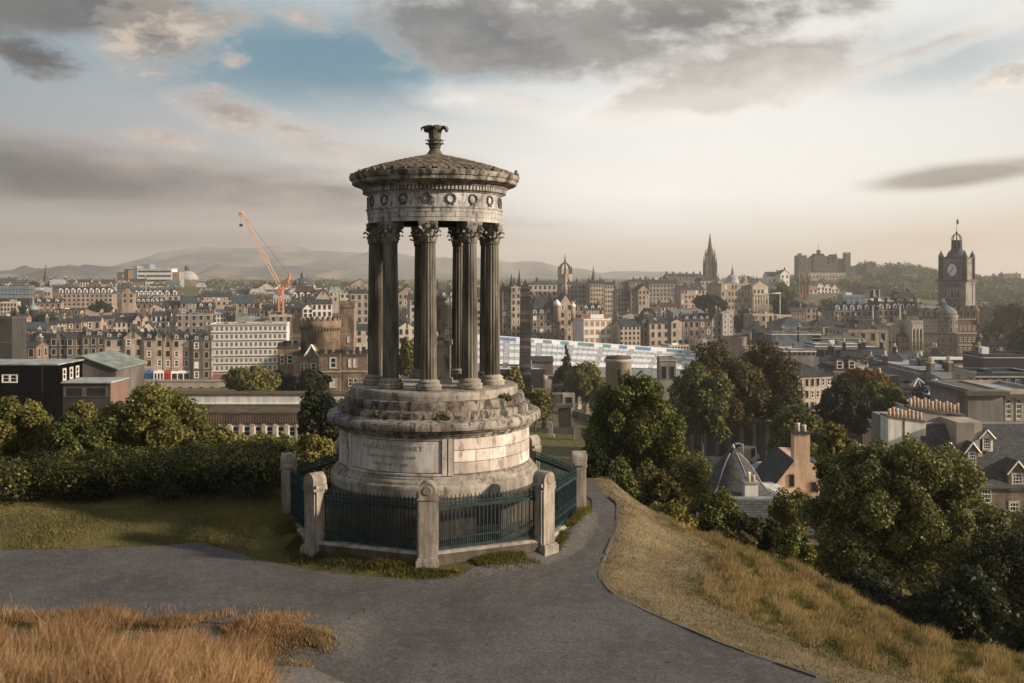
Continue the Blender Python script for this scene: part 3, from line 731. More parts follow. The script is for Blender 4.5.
# ------------------------------------------------------------------ city kit
def window_mesh(sur, glass, bars, barmat='trim_white', t=.14, rows=2, cols=1):
    mb = MB()
    if sur:
        mb.box(-.5-t, -.5, -.07, .05, -.05, 1.08, sur); mb.box(.5, .5+t, -.07, .05, -.05, 1.08, sur)
        mb.box(-.5, .5, -.07, .05, 1.0, 1.08, sur); mb.box(-.5-t, .5+t, -.11, .05, -.10, -.05, sur); mb.box(-.5, .5, -.07, .05, -.05, 0, sur)
    mb.box(-.5, .5, -.02, .04, 0, 1.0, glass)
    if bars:
        f = bars
        mb.box(-.5, -.5+f, -.05, -.02, 0, 1, barmat); mb.box(.5-f, .5, -.05, -.02, 0, 1, barmat)
        mb.box(-.5+f, .5-f, -.05, -.02, 1-f*.6, 1, barmat); mb.box(-.5+f, .5-f, -.05, -.02, 0, f*.6, barmat)
        for i in range(1, rows): z = i/rows; mb.box(-.5+f, .5-f, -.045, -.02, z-f*.25, z+f*.25, barmat)
        for i in range(1, cols): x = -.5+i/cols; mb.box(x-f*.25, x+f*.25, -.044, -.02, f*.6, 1-f*.6, barmat)
    return mb.data('window')
WIN = {'sash': window_mesh('trim_stone', 'glass', .13), 'plain': window_mesh('trim_stone', 'glass', 0), 'white': window_mesh('trim_white', 'glass', .10),
       'dark': window_mesh('trim_dark', 'glass', 0), 'bare': window_mesh(None, 'glass', .12), 'blind': window_mesh('trim_stone', 'pale_blind', .10),
       'redpane': window_mesh('trim_white', 'tan_panel', .08, 'trim_dark', .1, 2, 2), 'blue': window_mesh('trim_dark', 'glass_blue', .06), 'band': window_mesh(None, 'glass', .02, 'metal_dark', 0, 1, 6),
       'sash6': window_mesh('trim_stone', 'glass', .09, 'trim_white', .12, 4, 3), 'hotel': window_mesh('trim_white', 'glass', .10, 'trim_white', .10, 1, 3)}
def chimney_mesh(n, mat='wall_soot', pot='pot'):
    mb = MB(); L = .42*n+.3
    mb.box(-.42, .42, -L/2, L/2, -2.5, 1.75, mat); mb.box(-.50, .50, -L/2-.08, L/2+.08, 1.75, 1.95, 'trim_stone')
    for i in range(n):
        y = -L/2+.15+.21+.42*i
        mb.lathe([(.16, 1.95), (.135, 2.35), (.165, 2.62), (.11, 2.66)], pot if (i*7) % 3 else 'pot_pale', 8, 0, y)
    return mb.data('chimney')
CHIM = {3: chimney_mesh(3), 5: chimney_mesh(5), 4: chimney_mesh(4, 'wall_sand')}
def dormer_mesh(front, roofm, glass='glass'):
    mb = MB()
    mb.box(-.75, .75, 0, 2.6, 0, 1.7, front); mb.prism([(-.75, 1.7), (.75, 1.7), (0, 2.35)], 0, 2.6, front)
    for s_ in (-1, 1): mb.add([(s_*.95, -.18, 1.55), (0, -.18, 2.43), (0, 2.9, 2.43), (s_*.95, 2.9, 1.55), (s_*.95, -.18, 1.67), (0, -.18, 2.55), (0, 2.9, 2.55), (s_*.95, 2.9, 1.67)],
                              [(0, 1, 2, 3), (7, 6, 5, 4), (0, 4, 5, 1), (0, 3, 7, 4), (2, 6, 7, 3)], roofm)
    mb.box(-.5, .5, -.03, 0, .25, 1.55, glass)
    for x in (-.5, .5): mb.box(x-.07, x+.07, -.06, -.03, .2, 1.6, 'trim_white')
    for z in (.25, .9, 1.55): mb.box(-.43, .43, -.055, -.03, z-.05, z+.05, 'trim_white')
    return mb.data('dormer')
DORM = {'white': dormer_mesh('trim_white', 'roof_slate'), 'dark': dormer_mesh('roof_slate', 'roof_slate'), 'stone': dormer_mesh('wall_sand', 'roof_slate')}
THETA = 14.0; TAN = math.tan(R(THETA))     # the old town's street fronts run at a slant to the view
def bd(name, label, x0, x1, yt, yb, Y, wall='sand', roof='gable', rmat='slate', rh=6, d=None, nf=None, nb=None, win='sash', yaw=0, ch=2, group=None, dm=0, dmk='white',
       cat=None, side=True, wcov=1.0, wy=1.0, wfill=None, base=7, skip=0, corn=True, chk=3, dscale=1.0):
    """a building whose front spans x0..x1 and eave..foot rows of the picture at depth Y, built at its real size"""
    if 380 < Y < 950 and yaw == 0 and x0 < 800: Y += ((x0+x1)/2-(260 if x0 < 512 else 650))*Y/1000*TAN; yaw = THETA
    sx = Y/1000; W = (x1-x0)*sx; H = (yb-yt)*sx; rhm = rh*sx
    d = d or max(9, min(.7*W, 16))
    xc = ((x0+x1)/2-512)*sx; zb = PZ(yb, Y)
    root = thing(name, (xc, Y, zb), label, cat or 'building', group, R(yaw))
    rng = random.Random(int(x0*31+yt*17+Y))
    wm = 'wall_'+wall if 'wall_'+wall in MATS else wall; rm = 'roof_'+rmat if 'roof_'+rmat in MATS else rmat
    h2 = W/2
    w = MB()
    if roof == 'gable': w.prism_x([(0, -base), (d, -base), (d, H), (d/2, H+rhm), (0, H)], -h2, h2, wm)
    elif roof == 'front': w.prism([(-h2, -base), (h2, -base), (h2, H), (0, H+rhm), (-h2, H)], 0, d, wm)
    else: w.box(-h2, h2, 0, d, -base, H, wm)
    cm = 'trim_white' if rmat == 'paleroof' and wall != 'metal_dark' else ('trim_stone' if wall not in ('dark', 'soot', 'castle', 'brown') else 'trim_dark')
    if corn:
        c_ = max(.25, .012*H+.15)
        if roof != 'front': w.box(-h2-c_*.6, h2+c_*.6, -c_*.7, 0, H-c_, H-.02, cm)
        if H > 9: w.box(-h2, h2, -.12, 0, H*.28-.15, H*.28+.15, cm)
        if roof in ('flat', 'cren'):
            w.box(h2, h2+c_*.6, 0, d, H-c_, H-.02, cm); w.box(-h2-c_*.6, -h2, 0, d, H-c_, H-.02, cm)
    w.build('wall', root)
    r = MB()
    if roof == 'gable':
        e = .35; k = rhm/(d/2)
        for s_ in (0, 1):
            y0, y1 = (-e, d/2) if s_ == 0 else (d+e, d/2)
            z0, z1 = H-e*k, H+rhm
            q = [(-h2-.2, y0, z0+.05), (h2+.2, y0, z0+.05), (h2+.2, y1, z1+.05), (-h2-.2, y1, z1+.05)]
            r.add(q+[(a, b_, c+.22) for a, b_, c in q], [(3, 2, 1, 0), (4, 5, 6, 7), (0, 1, 5, 4), (1, 2, 6, 5), (2, 3, 7, 6), (3, 0, 4, 7)], rm)
        ridge = [(x, d/2, H+rhm) for x in np.linspace(-h2+.6, h2-.6, max(ch, 1))] if ch != 1 else [(h2-.6, d/2, H+rhm)]
    elif roof == 'front':
        k = rhm/h2
        for s_ in (-1, 1):
            q = [(s_*(h2+.3), -.3, H-.3*k+.05), (0, -.3, H+rhm+.05), (0, d+.2, H+rhm+.05), (s_*(h2+.3), d+.2, H-.3*k+.05)]
            r.add(q+[(a, b_, c+.22) for a, b_, c in q], [(3, 2, 1, 0), (4, 5, 6, 7), (0, 1, 5, 4), (1, 2, 6, 5), (2, 3, 7, 6), (3, 0, 4, 7)], rm)
        ridge = [(0, y, H+rhm) for y in (np.linspace(.8, d-.8, ch) if ch > 1 else [.8])]
    elif roof == 'hip':
        i_ = min(d/2, h2*.9); e = .3
        vs = [(-h2-e, -e, H), (h2+e, -e, H), (h2+e, d+e, H), (-h2-e, d+e, H), (-h2+i_, d/2, H+rhm), (h2-i_, d/2, H+rhm)]
        r.add(vs, [(0, 1, 5, 4), (1, 2, 5), (2, 3, 4, 5), (3, 0, 4), (3, 2, 1, 0)], rm); ridge = [(x, d/2, H+rhm*.8) for x in np.linspace(-h2+i_, h2-i_, max(ch, 1))]
    elif roof == 'mansard':
        i_ = min(rhm*.5, d*.3, h2*.6)
        vs = [(-h2-.2, -.2, H), (h2+.2, -.2, H), (h2+.2, d+.2, H), (-h2-.2, d+.2, H), (-h2+i_, i_, H+rhm), (h2-i_, i_, H+rhm), (h2-i_, d-i_, H+rhm), (-h2+i_, d-i_, H+rhm)]
        r.add(vs, [(0, 1, 5, 4), (1, 2, 6, 5), (2, 3, 7, 6), (3, 0, 4, 7), (4, 5, 6, 7), (3, 2, 1, 0)], rm); ridge = [(x, d/2, H+rhm) for x in np.linspace(-h2+i_, h2-i_, max(ch, 1))]
    else:
        r.box(-h2+.35, h2-.35, .35, d-.35, H-.1, H+.12, rm)
        pr = max(.5, rhm*.4) if roof == 'cren' else .55
        for (a0, a1, b0, b1) in ((-h2, h2, 0, .35), (-h2, h2, d-.35, d), (-h2, -h2+.35, .35, d-.35), (h2-.35, h2, .35, d-.35)):
            r.box(a0, a1, b0, b1, H, H+pr, wm)
        if roof == 'cren':
            n_ = max(3, int(W/1.9))
            for i in range(n_):
                xx = -h2+W*(i+.25)/n_; r.box(xx, xx+W/n_*.55, 0, .35, H+pr, H+pr+.7, wm); r.box(xx, xx+W/n_*.55, d-.35, d, H+pr, H+pr+.7, wm)
            n_ = max(2, int(d/1.9))
            for i in range(n_):
                yy_ = d*(i+.25)/n_
                for xx in (-h2, h2-.35): r.box(xx, xx+.35, yy_, yy_+d/n_*.55, H+pr, H+pr+.7, wm)
        ridge = [(x, d*.6, H+.4) for x in np.linspace(-h2+1, h2-1, max(ch, 1))]
    ro = r.build('roof', root)
    for (x, y, z) in ridge[:ch]:
        k = rng.uniform(.85, 1.2); inst(CHIM[5 if W > 16 and chk == 3 else chk], ro, (x, y, z-.3), (k, k, k*rng.uniform(.9, 1.3)), name='chimney')
    if roof == 'flat' and W*d > 60:
        for i in range(min(5, int(W*d/70))):          # plant, vents and hatches on flat roofs
            a_, b_ = rng.uniform(.6, 1.6), rng.uniform(.6, 1.4); x, y = rng.uniform(-h2+2, h2-2), rng.uniform(d*.2, d*.85); m_ = MB()
            m_.box(-a_, a_, -b_, b_, 0, rng.uniform(.7, 1.7), rng.choice(['roof_metal', 'roof_lead', 'wall_grey', 'trim_white', 'metal_dark'])); m_.build('roof_vent', ro, (x, y, H+.1))
    elif roof in ('gable', 'hip', 'mansard') and W > 9 and Y < 700 and rhm > 2.2 and roof == 'gable':
        for i in range(rng.choice([0, 1, 2])):        # rooflights lying on the slope
            x = rng.uniform(-h2+1.5, h2-1.5); q = rng.uniform(.45, .65); m_ = MB(); k_ = rhm/(d/2)
            m_.prism_x([(-.6, -.6*k_), (.6, .6*k_), (.6, .6*k_+.12), (-.6, -.6*k_+.12)], -.45, .45, 'roof_lead'); m_.build('rooflight', ro, (x, q*d/2, H+rhm*q+.28))
    if H > 7 and Y < 520:
        m_ = MB(); x = rng.choice([-1, 1])*(h2-.4); m_.box(x-.07, x+.07, -.16, -.02, -base, H-.4, 'metal_dark'); m_.build('downpipe', root)
    for i in range(dm):
        x = -h2+W*(i+.5)/dm; k = dscale
        if roof == 'gable': y = d*.10; z = H+rhm*.20-.3
        else: y = .1; z = H+.25
        inst(DORM[dmk], ro, (x, y, z), (k, k, k), name='dormer')
    # windows
    if nf is None: nf = max(1, int(round(H/3.5)))
    if nb is None: nb = max(1, int(round(W/3.1)))
    while nf*nb > 96: nb -= 1
    if nf*nb > 0:
        fh = H*wy/nf; bw = W/nb; hh = min(fh*.62, 2.6) if wfill is None else fh*wfill[1]; ww = min(bw*.5, 1.45) if wfill is None else bw*wfill[0]
        me = WIN[win]
        for j in range(nf):
            for i in range(nb):
                if rng.random() > wcov: continue
                mm = me
                if win == 'sash': mm = WIN[rng.choice(['sash', 'sash', 'plain', 'plain', 'plain', 'plain'] + ['blind'] * (rng.random() < .3))]
                inst(mm, root, (-h2+bw*(i+.5), 0, fh*j+fh*.24), (ww, 1, hh), name='window')
        # the flank one can see from the hill
        xv = xc+(h2 if xc < 0 else -h2); vis = abs(xc)-h2
        px_side = abs((abs(xc)-h2)/Y-(abs(xc)-h2)/(Y+d))*1000 if vis > 0 else 0
        if side and px_side > 5:
            nbs = max(1, int(d/4)); sgn = 1 if xc < 0 else -1
            for j in range(nf):
                for i in range(nbs):
                    inst(me, root, (sgn*h2, d*(i+.5)/nbs, fh*j+fh*.24), (ww, 1, hh), rz=sgn*math.pi/2, name='window')
    return root
T = 'tenement'
# --- row of tenements over the shops, west flank of the valley (Y 385-410)
g = 'tenements in the long row above the railway'
bd(T, 'slate roofed tenement with shade painted into dark walls at the dim end of the valley row', 14, 36, 341, 372, 395, 'dark', rh=5, yaw=0, group=g, win='plain')  # shade over this end of the row is put into dark walls
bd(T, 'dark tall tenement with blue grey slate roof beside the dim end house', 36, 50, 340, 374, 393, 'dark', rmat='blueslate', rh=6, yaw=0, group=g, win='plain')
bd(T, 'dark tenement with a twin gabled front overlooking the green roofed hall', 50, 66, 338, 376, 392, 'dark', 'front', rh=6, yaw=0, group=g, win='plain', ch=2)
bd(T, 'tenement with shade painted dark and pale window margins above the green hall roof', 66, 83, 338, 376, 391, 'soot', rh=5, group=g)  # this pair too: darker wall colour stands in for shade
bd(T, 'tenement with shade painted dark and tan dormer next to the pink stone row', 83, 104, 337, 377, 390, 'soot', rh=5, group=g, dm=2, dmk='stone')
bd(T, 'pink stone tenement with two dormers at the near end of the shop row', 104, 124, 339, 378, 390, 'pink', rh=6, group=g, dm=2, dmk='stone')
bd(T, 'pink stone tenement with a steep front gable and brown chimneys', 124, 143, 338, 378, 389, 'sand', 'front', rh=9, group=g, ch=2)
def shop(label, x0, x1, Y, mat):
    Y += ((x0+x1)/2-260)*Y/1000*TAN; sx = Y/1000; W = (x1-x0)*sx
    r_ = thing('shopfront', (((x0+x1)/2-512)*sx, Y-.6, PZ(379, Y)), label, 'shopfront', 'shopfronts along the valley street', R(THETA))
    mb = MB(); mb.box(-W/2, W/2, -.2, .3, 2.2, 3.2, mat)
    for x in np.linspace(-W/2, W/2-.3, 4): mb.box(x, x+.3, -.1, .3, -.3, 2.2, mat)
    mb.build('fascia', r_); mb = MB(); mb.box(-W/2+.3, W/2-.3, 0, .2, .4, 2.2, 'glass'); mb.build('shop_window', r_)
bd(T, 'pink tenement with paired dormers above the bright blue shopfront', 143, 155, 340, 378, 388, 'pink', rh=7, group=g, dm=1, dmk='stone')
bd(T, 'tenement with dark oriel bays above the white shopfront', 155, 164, 339, 378, 388, 'sand', 'front', rh=9, group=g, ch=1)
bd(T, 'narrow pink tenement above the red doored shop', 164, 172, 340, 378, 388, 'pink', 'front', rh=8, group=g, ch=1)
bd(T, 'sandstone tenement with twin arched gables above the long white shopfront', 172, 191, 340, 378, 388, 'pink', 'mansard', rh=8, group=g, dm=2, dmk='stone', ch=2)
bd(T, 'dark turreted corner tenement beside the white grid hotel', 192, 211, 341, 380, 386, 'soot', 'mansard', rh=10, group=g, dm=2, dmk='dark', ch=2)
shop('bright blue shopfront under the pink tenements', 144, 154, 388, 'shop_blue'); shop('white shopfront between the blue shop and the red door', 154.5, 164, 388, 'shop_white')
shop('small red fronted shop under the narrow pink tenement', 164.5, 171, 388, 'shop_red'); shop('long white shopfront under the twin gabled tenement', 172, 190, 388, 'shop_white')
# arched viaduct wall below the shop street
va = thing('viaduct', (PX(180, 372), 372, PZ(396, 372)), 'pale stone retaining wall with dark round arches below the shop street', 'viaduct')
mb = MB(); W = 95*.372
mb.box(-W/2, W/2, 0, 6, -6, 5.4, 'wall_pale'); mb.box(-W/2, W/2, -.3, .2, 5.4, 6.1, 'trim_stone'); mb.build('wall', va)
for i in range(9):
    mb = MB(); a = [(1.25*math.cos(t_), 2.2+1.25*math.sin(t_)) for t_ in np.linspace(0, math.pi, 9)]
    mb.prism([(-1.25, -2), (1.25, -2)]+a, -.06, .1, 'glass'); mb.build('arch', va, (-W/2+W*(i+.5)/9, 0, 0))
# hotel with the white grid front
ho = bd('hotel', 'wide modern hotel with a white grid of windows and end wall darkened as if in shade', 211, 286, 325, 372, 420, 'wall_harl', 'flat', rmat='copper', win='hotel', nf=6, nb=16, ch=0, wfill=(.70, .60), d=18, yaw=9, cat='hotel', side=False)
mb = MB(); mb.box(-16.2, -15.75, -.1, 18.1, -6, 20.2, 'wall_dark'); mb.build('end_wall', ho)  # shade on the side away from the sun painted as near-black wall
mb = MB()
for j in range(7): mb.box(-15.7, 15.7, -.28, 0, 3.29*j-.16, 3.29*j+.22, 'trim_dark')
mb.build('floor_band', ho)
mb = MB(); mb.box(-15.7, 15.7, -.5, -.1, -4, -.6, 'wall_red'); mb.build('ground_floor', ho)
bd('building', 'green copper roofed block just behind the white grid hotel', 236, 268, 319, 326, 450, 'sand', 'hip', 'copper', rh=3, nf=0, ch=0)
bd('building', 'tan stone block with slate blue upper floor beside the hotel roof', 270, 292, 316, 345, 445, 'sand', 'flat', 'lead', ch=1, win='plain')
# second tier (Y 470-520)
g = 'old houses on the second tier of the town'
bd('house', 'tan house with many small windows beneath the dark ridge', 100, 113, 319, 336, 480, 'sand', rh=3, group=g, win='plain')
bd('house', 'cream house with dark slate roof and six front windows', 113, 135, 322, 335, 480, 'cream', rh=8, group=g, nf=2, nb=5, win='plain', d=16)
bd('house', 'narrow pinkish house with steep gable by the cream house', 135, 142, 320, 336, 478, 'pink', 'front', rh=6, group=g, ch=1, win='plain')
bd('house', 'cream gabled house touching the bright white house', 142, 152, 320, 338, 478, 'cream', 'front', rh=5, group=g, ch=1, win='plain')
bd('house', 'bright white house with a stepped gable and black windows', 152, 170, 316, 329, 477, 'white', rh=4, group=g, nf=2, nb=4, win='dark', ch=2)
bd('house', 'small white house with one gable under the cream houses', 139, 147, 331, 338, 450, 'white', 'front', rh=4, group=g, ch=0, nf=1, nb=1)
bd('house', 'small pale gabled house below the bright white house', 144, 154, 328, 338, 452, 'cream', 'front', rh=6, group=g, ch=0, nf=1, nb=2)
bd(T, 'broad grey tan block with a flat roof above the shop row', 177, 211, 315, 341, 470, 'grey', 'flat', 'lead', ch=2, win='plain', nf=4)
bd('house', 'low pinkish cream house with a long blank front', 46, 63, 325, 332, 460, 'cream', 'gable', 'slate', rh=3, group=g, nf=1, nb=3, ch=1)
bd('house', 'brown tenement with slate roof behind the low cream house', 62, 80, 323, 338, 462, 'brown', rh=4, group=g)
bd('house', 'pink tan tenement with tall front beside the dark stair tower', 80, 100, 321, 340, 466, 'pink', rh=4, group=g)
bd('house', 'dark red house with low slate roof near the copper cupola', 14, 26, 318, 330, 440, 'red', rh=3, group=g)
bd('house', 'blue grey roofed house with dark walls under the copper cupola', 16, 45, 329, 342, 425, 'dark', rmat='blueslate', rh=6, group=g, win='plain')
# third tier (Y 560-640)
g = 'terraces on the third tier of the town'
bd(T, 'long pinkish terrace with a dark mansard roof and white dormers', 60, 111, 294, 311, 600, 'pink', 'mansard', 'slate', rh=7, dm=9, group=g, ch=5, nf=4, nb=12, win='plain', dscale=1.5)
bd(T, 'reddish terrace with a dark roof just below the church spire', 35, 60, 303, 315, 590, 'red', rh=4, group=g, dm=3)
bd(T, 'cream flats with rows of dark windows at the town edge', 1, 16, 303, 316, 560, 'cream', 'flat', group=g, ch=0, win='dark', nf=3, nb=5)
bd('office_block', 'low glass and steel office block near the town edge', -6, 28, 286, 299, 640, 'metal_dark', 'flat', 'metal', win='blue', ch=0, nf=3, nb=10, wfill=(.9, .7), cat='office')
bd('hall', 'long low hall with a pale flat roof under the mansard terrace', 55, 84, 310, 316, 540, 'dark', 'flat', 'lead', ch=0, nf=1)
bd(T, 'sandstone church hall with a tall front gable by the mansard terrace', 122, 134, 293, 304, 620, 'sand', 'front', rh=6, group=g, ch=0, win='plain', nb=2)
bd(T, 'slate roofed terrace with white dormers under the modern block', 131, 157, 296, 306, 640, 'soot', 'mansard', 'maroon', rh=6, dm=6, group=g, ch=4, dscale=1.5)
bd(T, 'blue slate terrace with tan dormers near the domed hall', 157, 178, 296, 307, 645, 'sand', 'mansard', 'blueslate', rh=6, dm=3, group=g, ch=3, dscale=1.6)
bd(T, 'dark terrace with a line of pale dormers in the middle of the town', 137, 163, 303, 310, 560, 'brown', rh=4, dm=6, group=g, ch=3)
bd(T, 'pinkish house with a broad front gable among slate roofs', 150, 163, 308, 315, 530, 'pink', 'front', rh=4, group=g, ch=1)
bd(T, 'tan stone terrace with two ridge chimneys below the domed hall', 163, 182, 305, 315, 540, 'sand', rh=4, group=g)
bd(T, 'grey slate roofed house beneath the broad dome', 181, 200, 303, 314, 535, 'grey', rmat='blueslate', rh=6, group=g)
bd(T, 'dark roofed old house with white patched chimneys left of the crane', 197, 214, 308, 318, 500, 'dark', rh=5, group=g, dm=2)
bd(T, 'reddish stone terrace behind the white patched house', 200, 232, 297, 306, 600, 'pink', rh=4, group=g, ch=4)
bd(T, 'teal roofed building with skylights short of the crane', 232, 254, 303, 314, 560, 'grey', rmat='blueslate', rh=7, group=g, ch=2)
bd(T, 'brown gabled house with a ridge chimney beside the crane foot', 259, 271, 303, 322, 500, 'brown', 'front', rh=5, group=g, ch=1)
bd(T, 'square tan house with dark roof touching the crane foot', 263, 282, 310, 326, 470, 'sand', rh=5, group=g, win='plain')
bd(T, 'red sandstone house with dark gable behind the crane', 283, 302, 309, 320, 500, 'red', 'gable', rh=6, group=g, ch=2)
bd(T, 'mansarded building with dark red roof and four white dormers', 292, 319, 299, 304, 560, 'pale', 'mansard', 'maroon', rh=13, dm=4, group=g, ch=3, dscale=1.7)
bd(T, 'maroon roofed building with pale gable by the white dormers', 316, 331, 298, 305, 550, 'pale', 'front', 'maroon', rh=9, group=g, ch=1)
bd('house', 'white house with a pointed gable behind the round castle tower', 303, 313, 309, 322, 450, 'white', 'front', rh=5, group=g, ch=0, nf=3, nb=2, win='dark')
bd('house', 'long pinkish white house with red gable beside the pointed white house', 312, 332, 304, 318, 470, 'white', rh=4, group=g, nf=2, nb=4, win='plain')
bd('building', 'copper green roofed building with pale eave behind the square turret', 329, 342, 292, 302, 620, 'pale', 'mansard', 'copper', rh=5, group=g, ch=0)
bd('building', 'pale block with little windows beyond the copper green roof', 340, 350, 294, 304, 600, 'cream', 'flat', group=g, ch=0)
bd(T, 'tall grey tenement with turret roof behind the square turret', 350, 369, 294, 324, 480, 'grey', 'mansard', 'slate', rh=4, group=g, ch=3, win='plain')
bd('house', 'cream gabled house at the foot of the tall grey tenement', 347, 358, 323, 334, 420, 'cream', 'front', rh=4, group=g, ch=1)
bd('house', 'grey roofed cottage row near the left columns', 355, 372, 330, 344, 400, 'pale', rh=5, group=g, ch=2)
bd('building', 'classical pavilion with a low pediment on the far skyline', 352, 368, 284, 290, 800, 'sand', 'front', rh=5, ch=0, win='plain')
# far skyline, modern block
mo = bd('office_block', 'large white modern block with dark window bands on the far ridge', 137, 172, 269, 287, 1000, 'white', 'flat', 'lead', nf=4, nb=1, win='band', wfill=(.94, .42), ch=0, cat='office', side=False)
for (x0, x1, yt, mt, nm) in ((117, 124, 272, 'wall_soot', 'tower'), (124, 128, 269, 'wall_dark', 'tower'), (128, 132.4, 270, 'tan_panel', 'tower'), (132.6, 137, 266, 'blue_panel', 'stair_tower'), (172.2, 179, 272, 'wall_sand', 'end_block'), (133.5, 143, 264, 'blue_panel', 'plant_room')):
    mb = MB(); xc = (x0+x1)/2-154.5; mb.box(-(x1-x0)/2, (x1-x0)/2, .5, 16, -6, 287-yt, mt); mb.build(nm, mo, (xc, 0, 0) if nm != 'plant_room' else (xc, 18, 0))
bd('office_block', 'low blue glass block in front of the domed hall', 165, 180, 281, 287, 980, 'blue_panel', 'flat', 'metal', ch=0, nf=2, win='blue', cat='office')
# domed hall
dh = thing('domed_hall', (PX(187, 1150), 1150, PZ(292, 1150)), 'round brown hall with a broad pale ribbed dome and lantern', 'hall')
mb = MB(); mb.lathe([(19, -8), (19, 6), (17.5, 6.5), (17, 10), (14, 10.5), (13.5, 14)], 'wall_brown', 24); mb.build('wall', dh)
mb = MB(); mb.lathe([(13.2, 13), (12.2, 17.5), (9.5, 21), (5.5, 23.5), (2.6, 24.4)], 'roof_lead', 24); dome_ = mb.build('roof', dh)
mb = MB(); mb.lathe([(2.8, 24), (2.6, 28), (3.1, 28.2), (2.2, 29.8), (.5, 31), (.2, 34)], 'wall_soot', 10); mb.build('lantern', dome_)
for k in range(10):
    a = 2*math.pi*k/10; inst(WIN['plain'], dh, (19.0*math.sin(a), -19.0*math.cos(a), 0), (2.6, 1, 4.5), rz=a, name='window')
# church with the slim spire
sp = thing('church', (PX(46, 800), 800, PZ(292, 800)), 'dark church with a slim pointed spire rising over the town edge', 'church')
mb = MB(); mb.box(-3, 3, -3, 3, -8, 6, 'wall_soot'); mb.build('tower', sp); mb = MB(); mb.lathe([(3.1, 6), (1.9, 11.5), (.15, 22)], 'wall_soot', 8, smooth=False); mb.build('spire', sp)
mb = MB(); mb.prism([(3, -8), (15, -8), (15, 0), (9, 6), (3, 0)], 0, 12, 'wall_soot'); mb.build('nave', sp)
# round tower with copper cupola
ct = thing('round_tower', (PX(33, 450), 450, PZ(324, 450)), 'small round tower with a pale green copper cupola', 'tower')
mb = MB(); mb.lathe([(2.2, -5), (2.2, 6), (2.5, 6.2), (2.5, 6.6)], 'wall_dark', 14); mb.build('wall', ct)
mb = MB(); mb.lathe([(2.6, 6.4), (2.3, 7.5), (1.2, 8.6), (.5, 9.2), (.5, 10.3), (.1, 12.2)], 'roof_copper', 14); mb.build('cupola', ct)
# slate dome behind the crane
sd = thing('domed_building', (PX(302, 800), 800, PZ(290, 800)), 'grey leaded dome with a lantern behind the crane', 'building')
mb = MB(); mb.box(-9, 9, -6, 8, -8, 4, 'wall_pale'); mb.build('wall', sd); mb = MB(); mb.lathe([(8, 4), (6.5, 7), (3.5, 9), (1.2, 10)], 'roof_blueslate', 16); mb.lathe([(1.2, 10), (1.2, 13), (.3, 15)], 'wall_soot', 8); mb.build('roof', sd)

# --- tower crane
CY = 470
cr = thing('tower_crane', (PX(281, CY), CY, PZ(316, CY)), 'orange luffing tower crane with its long jib raised over the roofs', 'crane')
def lattice(mb, p, q, w, n, mat, th):
    p, q = Vector(p), Vector(q); d = (q-p).normalized(); a = Vector((0, 1, 0)); b = d.cross(a).normalized()
    C = [(a*sx_+b*sy_)*w/2 for sx_, sy_ in ((-1, -1), (1, -1), (1, 1), (-1, 1))]
    for c in C: mb.bar(p+c, q+c, th, mat)
    for i in range(n):
        u0, u1 = p+(q-p)*(i/n), p+(q-p)*((i+1)/n)
        for k in range(4): mb.bar(u0+C[k], u1+C[(k+1) % 4], th*.7, mat)
sx = CY/1000
def cp(px, py): return Vector(((px-281)*sx, 0, (316-py)*sx))
mb = MB(); lattice(mb, cp(281, 326), cp(281, 293), 2.1, 8, 'crane_red', .34); mb.build('mast', cr)
mb = MB(); lattice(mb, cp(283, 292), cp(241, 212), 1.35, 26, 'crane_pale', .22); jib = mb.build('jib', cr)
mb = MB(); lattice(mb, cp(278, 292), cp(290, 281), 1.8, 5, 'crane_red', .4); mb.bar(cp(288, 284), cp(290, 274), 1.1, 'crane_red'); mb.bar(cp(281, 292), cp(290, 274), .35, 'crane_red'); mb.bar(cp(283, 292), cp(287, 279), .35, 'crane_red'); mb.build('counter_jib', cr)
mb = MB(); mb.box(-1.4, 1.0, -1.6, .6, 10.2, 12.8, 'crane_red'); mb.build('cab', cr)
mb = MB(); mb.bar(cp(289, 275), cp(243, 214), .14, 'metal_dark'); mb.bar(cp(241, 212), cp(241, 224), .14, 'metal_dark'); mb.build('cable', cr)
mb = MB(); mb.box(-.7, .7, -.4, .4, -1.2, 0, 'metal_dark'); mb.build('hook_block', cr, cp(241, 224))
mb = MB(); lattice(mb, cp(242, 216), cp(239.5, 211), 2.0, 1, 'crane_tan', .3); mb.build('jib_head', jib)

# --- the castellated governor's house on its crag (Y 185)
GY = 185
gh = thing('castle_house', (PX(318, GY), GY, PZ(391, GY)), 'castellated brown stone house with a round tower, square turret and battlements', 'house')
s = GY/1000
def gx(px): return (px-318)*s
def gzz(py): return (391-py)*s
def cren_ring(mb, r, z, n, mat, h=.55, cx=0, cy_=0):
    for i in range(n):
        a0 = 2*math.pi*i/n; a1 = a0+2*math.pi/n*.58
        vs = [(cx+rr_*math.sin(a), cy_-rr_*math.cos(a), zz) for zz in (z, z+h) for rr_ in (r-.35, r) for a in (a0, a1)]
        mb.add(vs, [(0, 1, 3, 2), (4, 6, 7, 5), (2, 3, 7, 6), (0, 2, 6, 4), (1, 5, 7, 3), (0, 4, 5, 1)], mat)
def cren_box(mb, x0, x1, y0, y1, z, mat, h=.55, p=.9):
    n = max(2, int((x1-x0)/p))
    for i in range(n):
        x = x0+(x1-x0)*(i+.2)/n; w_ = (x1-x0)/n*.6
        mb.box(x, x+w_, y0, y0+.3, z, z+h, mat); mb.box(x, x+w_, y1-.3, y1, z, z+h, mat)
    n = max(2, int((y1-y0)/p))
    for i in range(n):
        y = y0+(y1-y0)*(i+.2)/n
        for x in (x0, x1-.3): mb.box(x, x+.3, y, y+(y1-y0)/n*.6, z, z+h, mat)
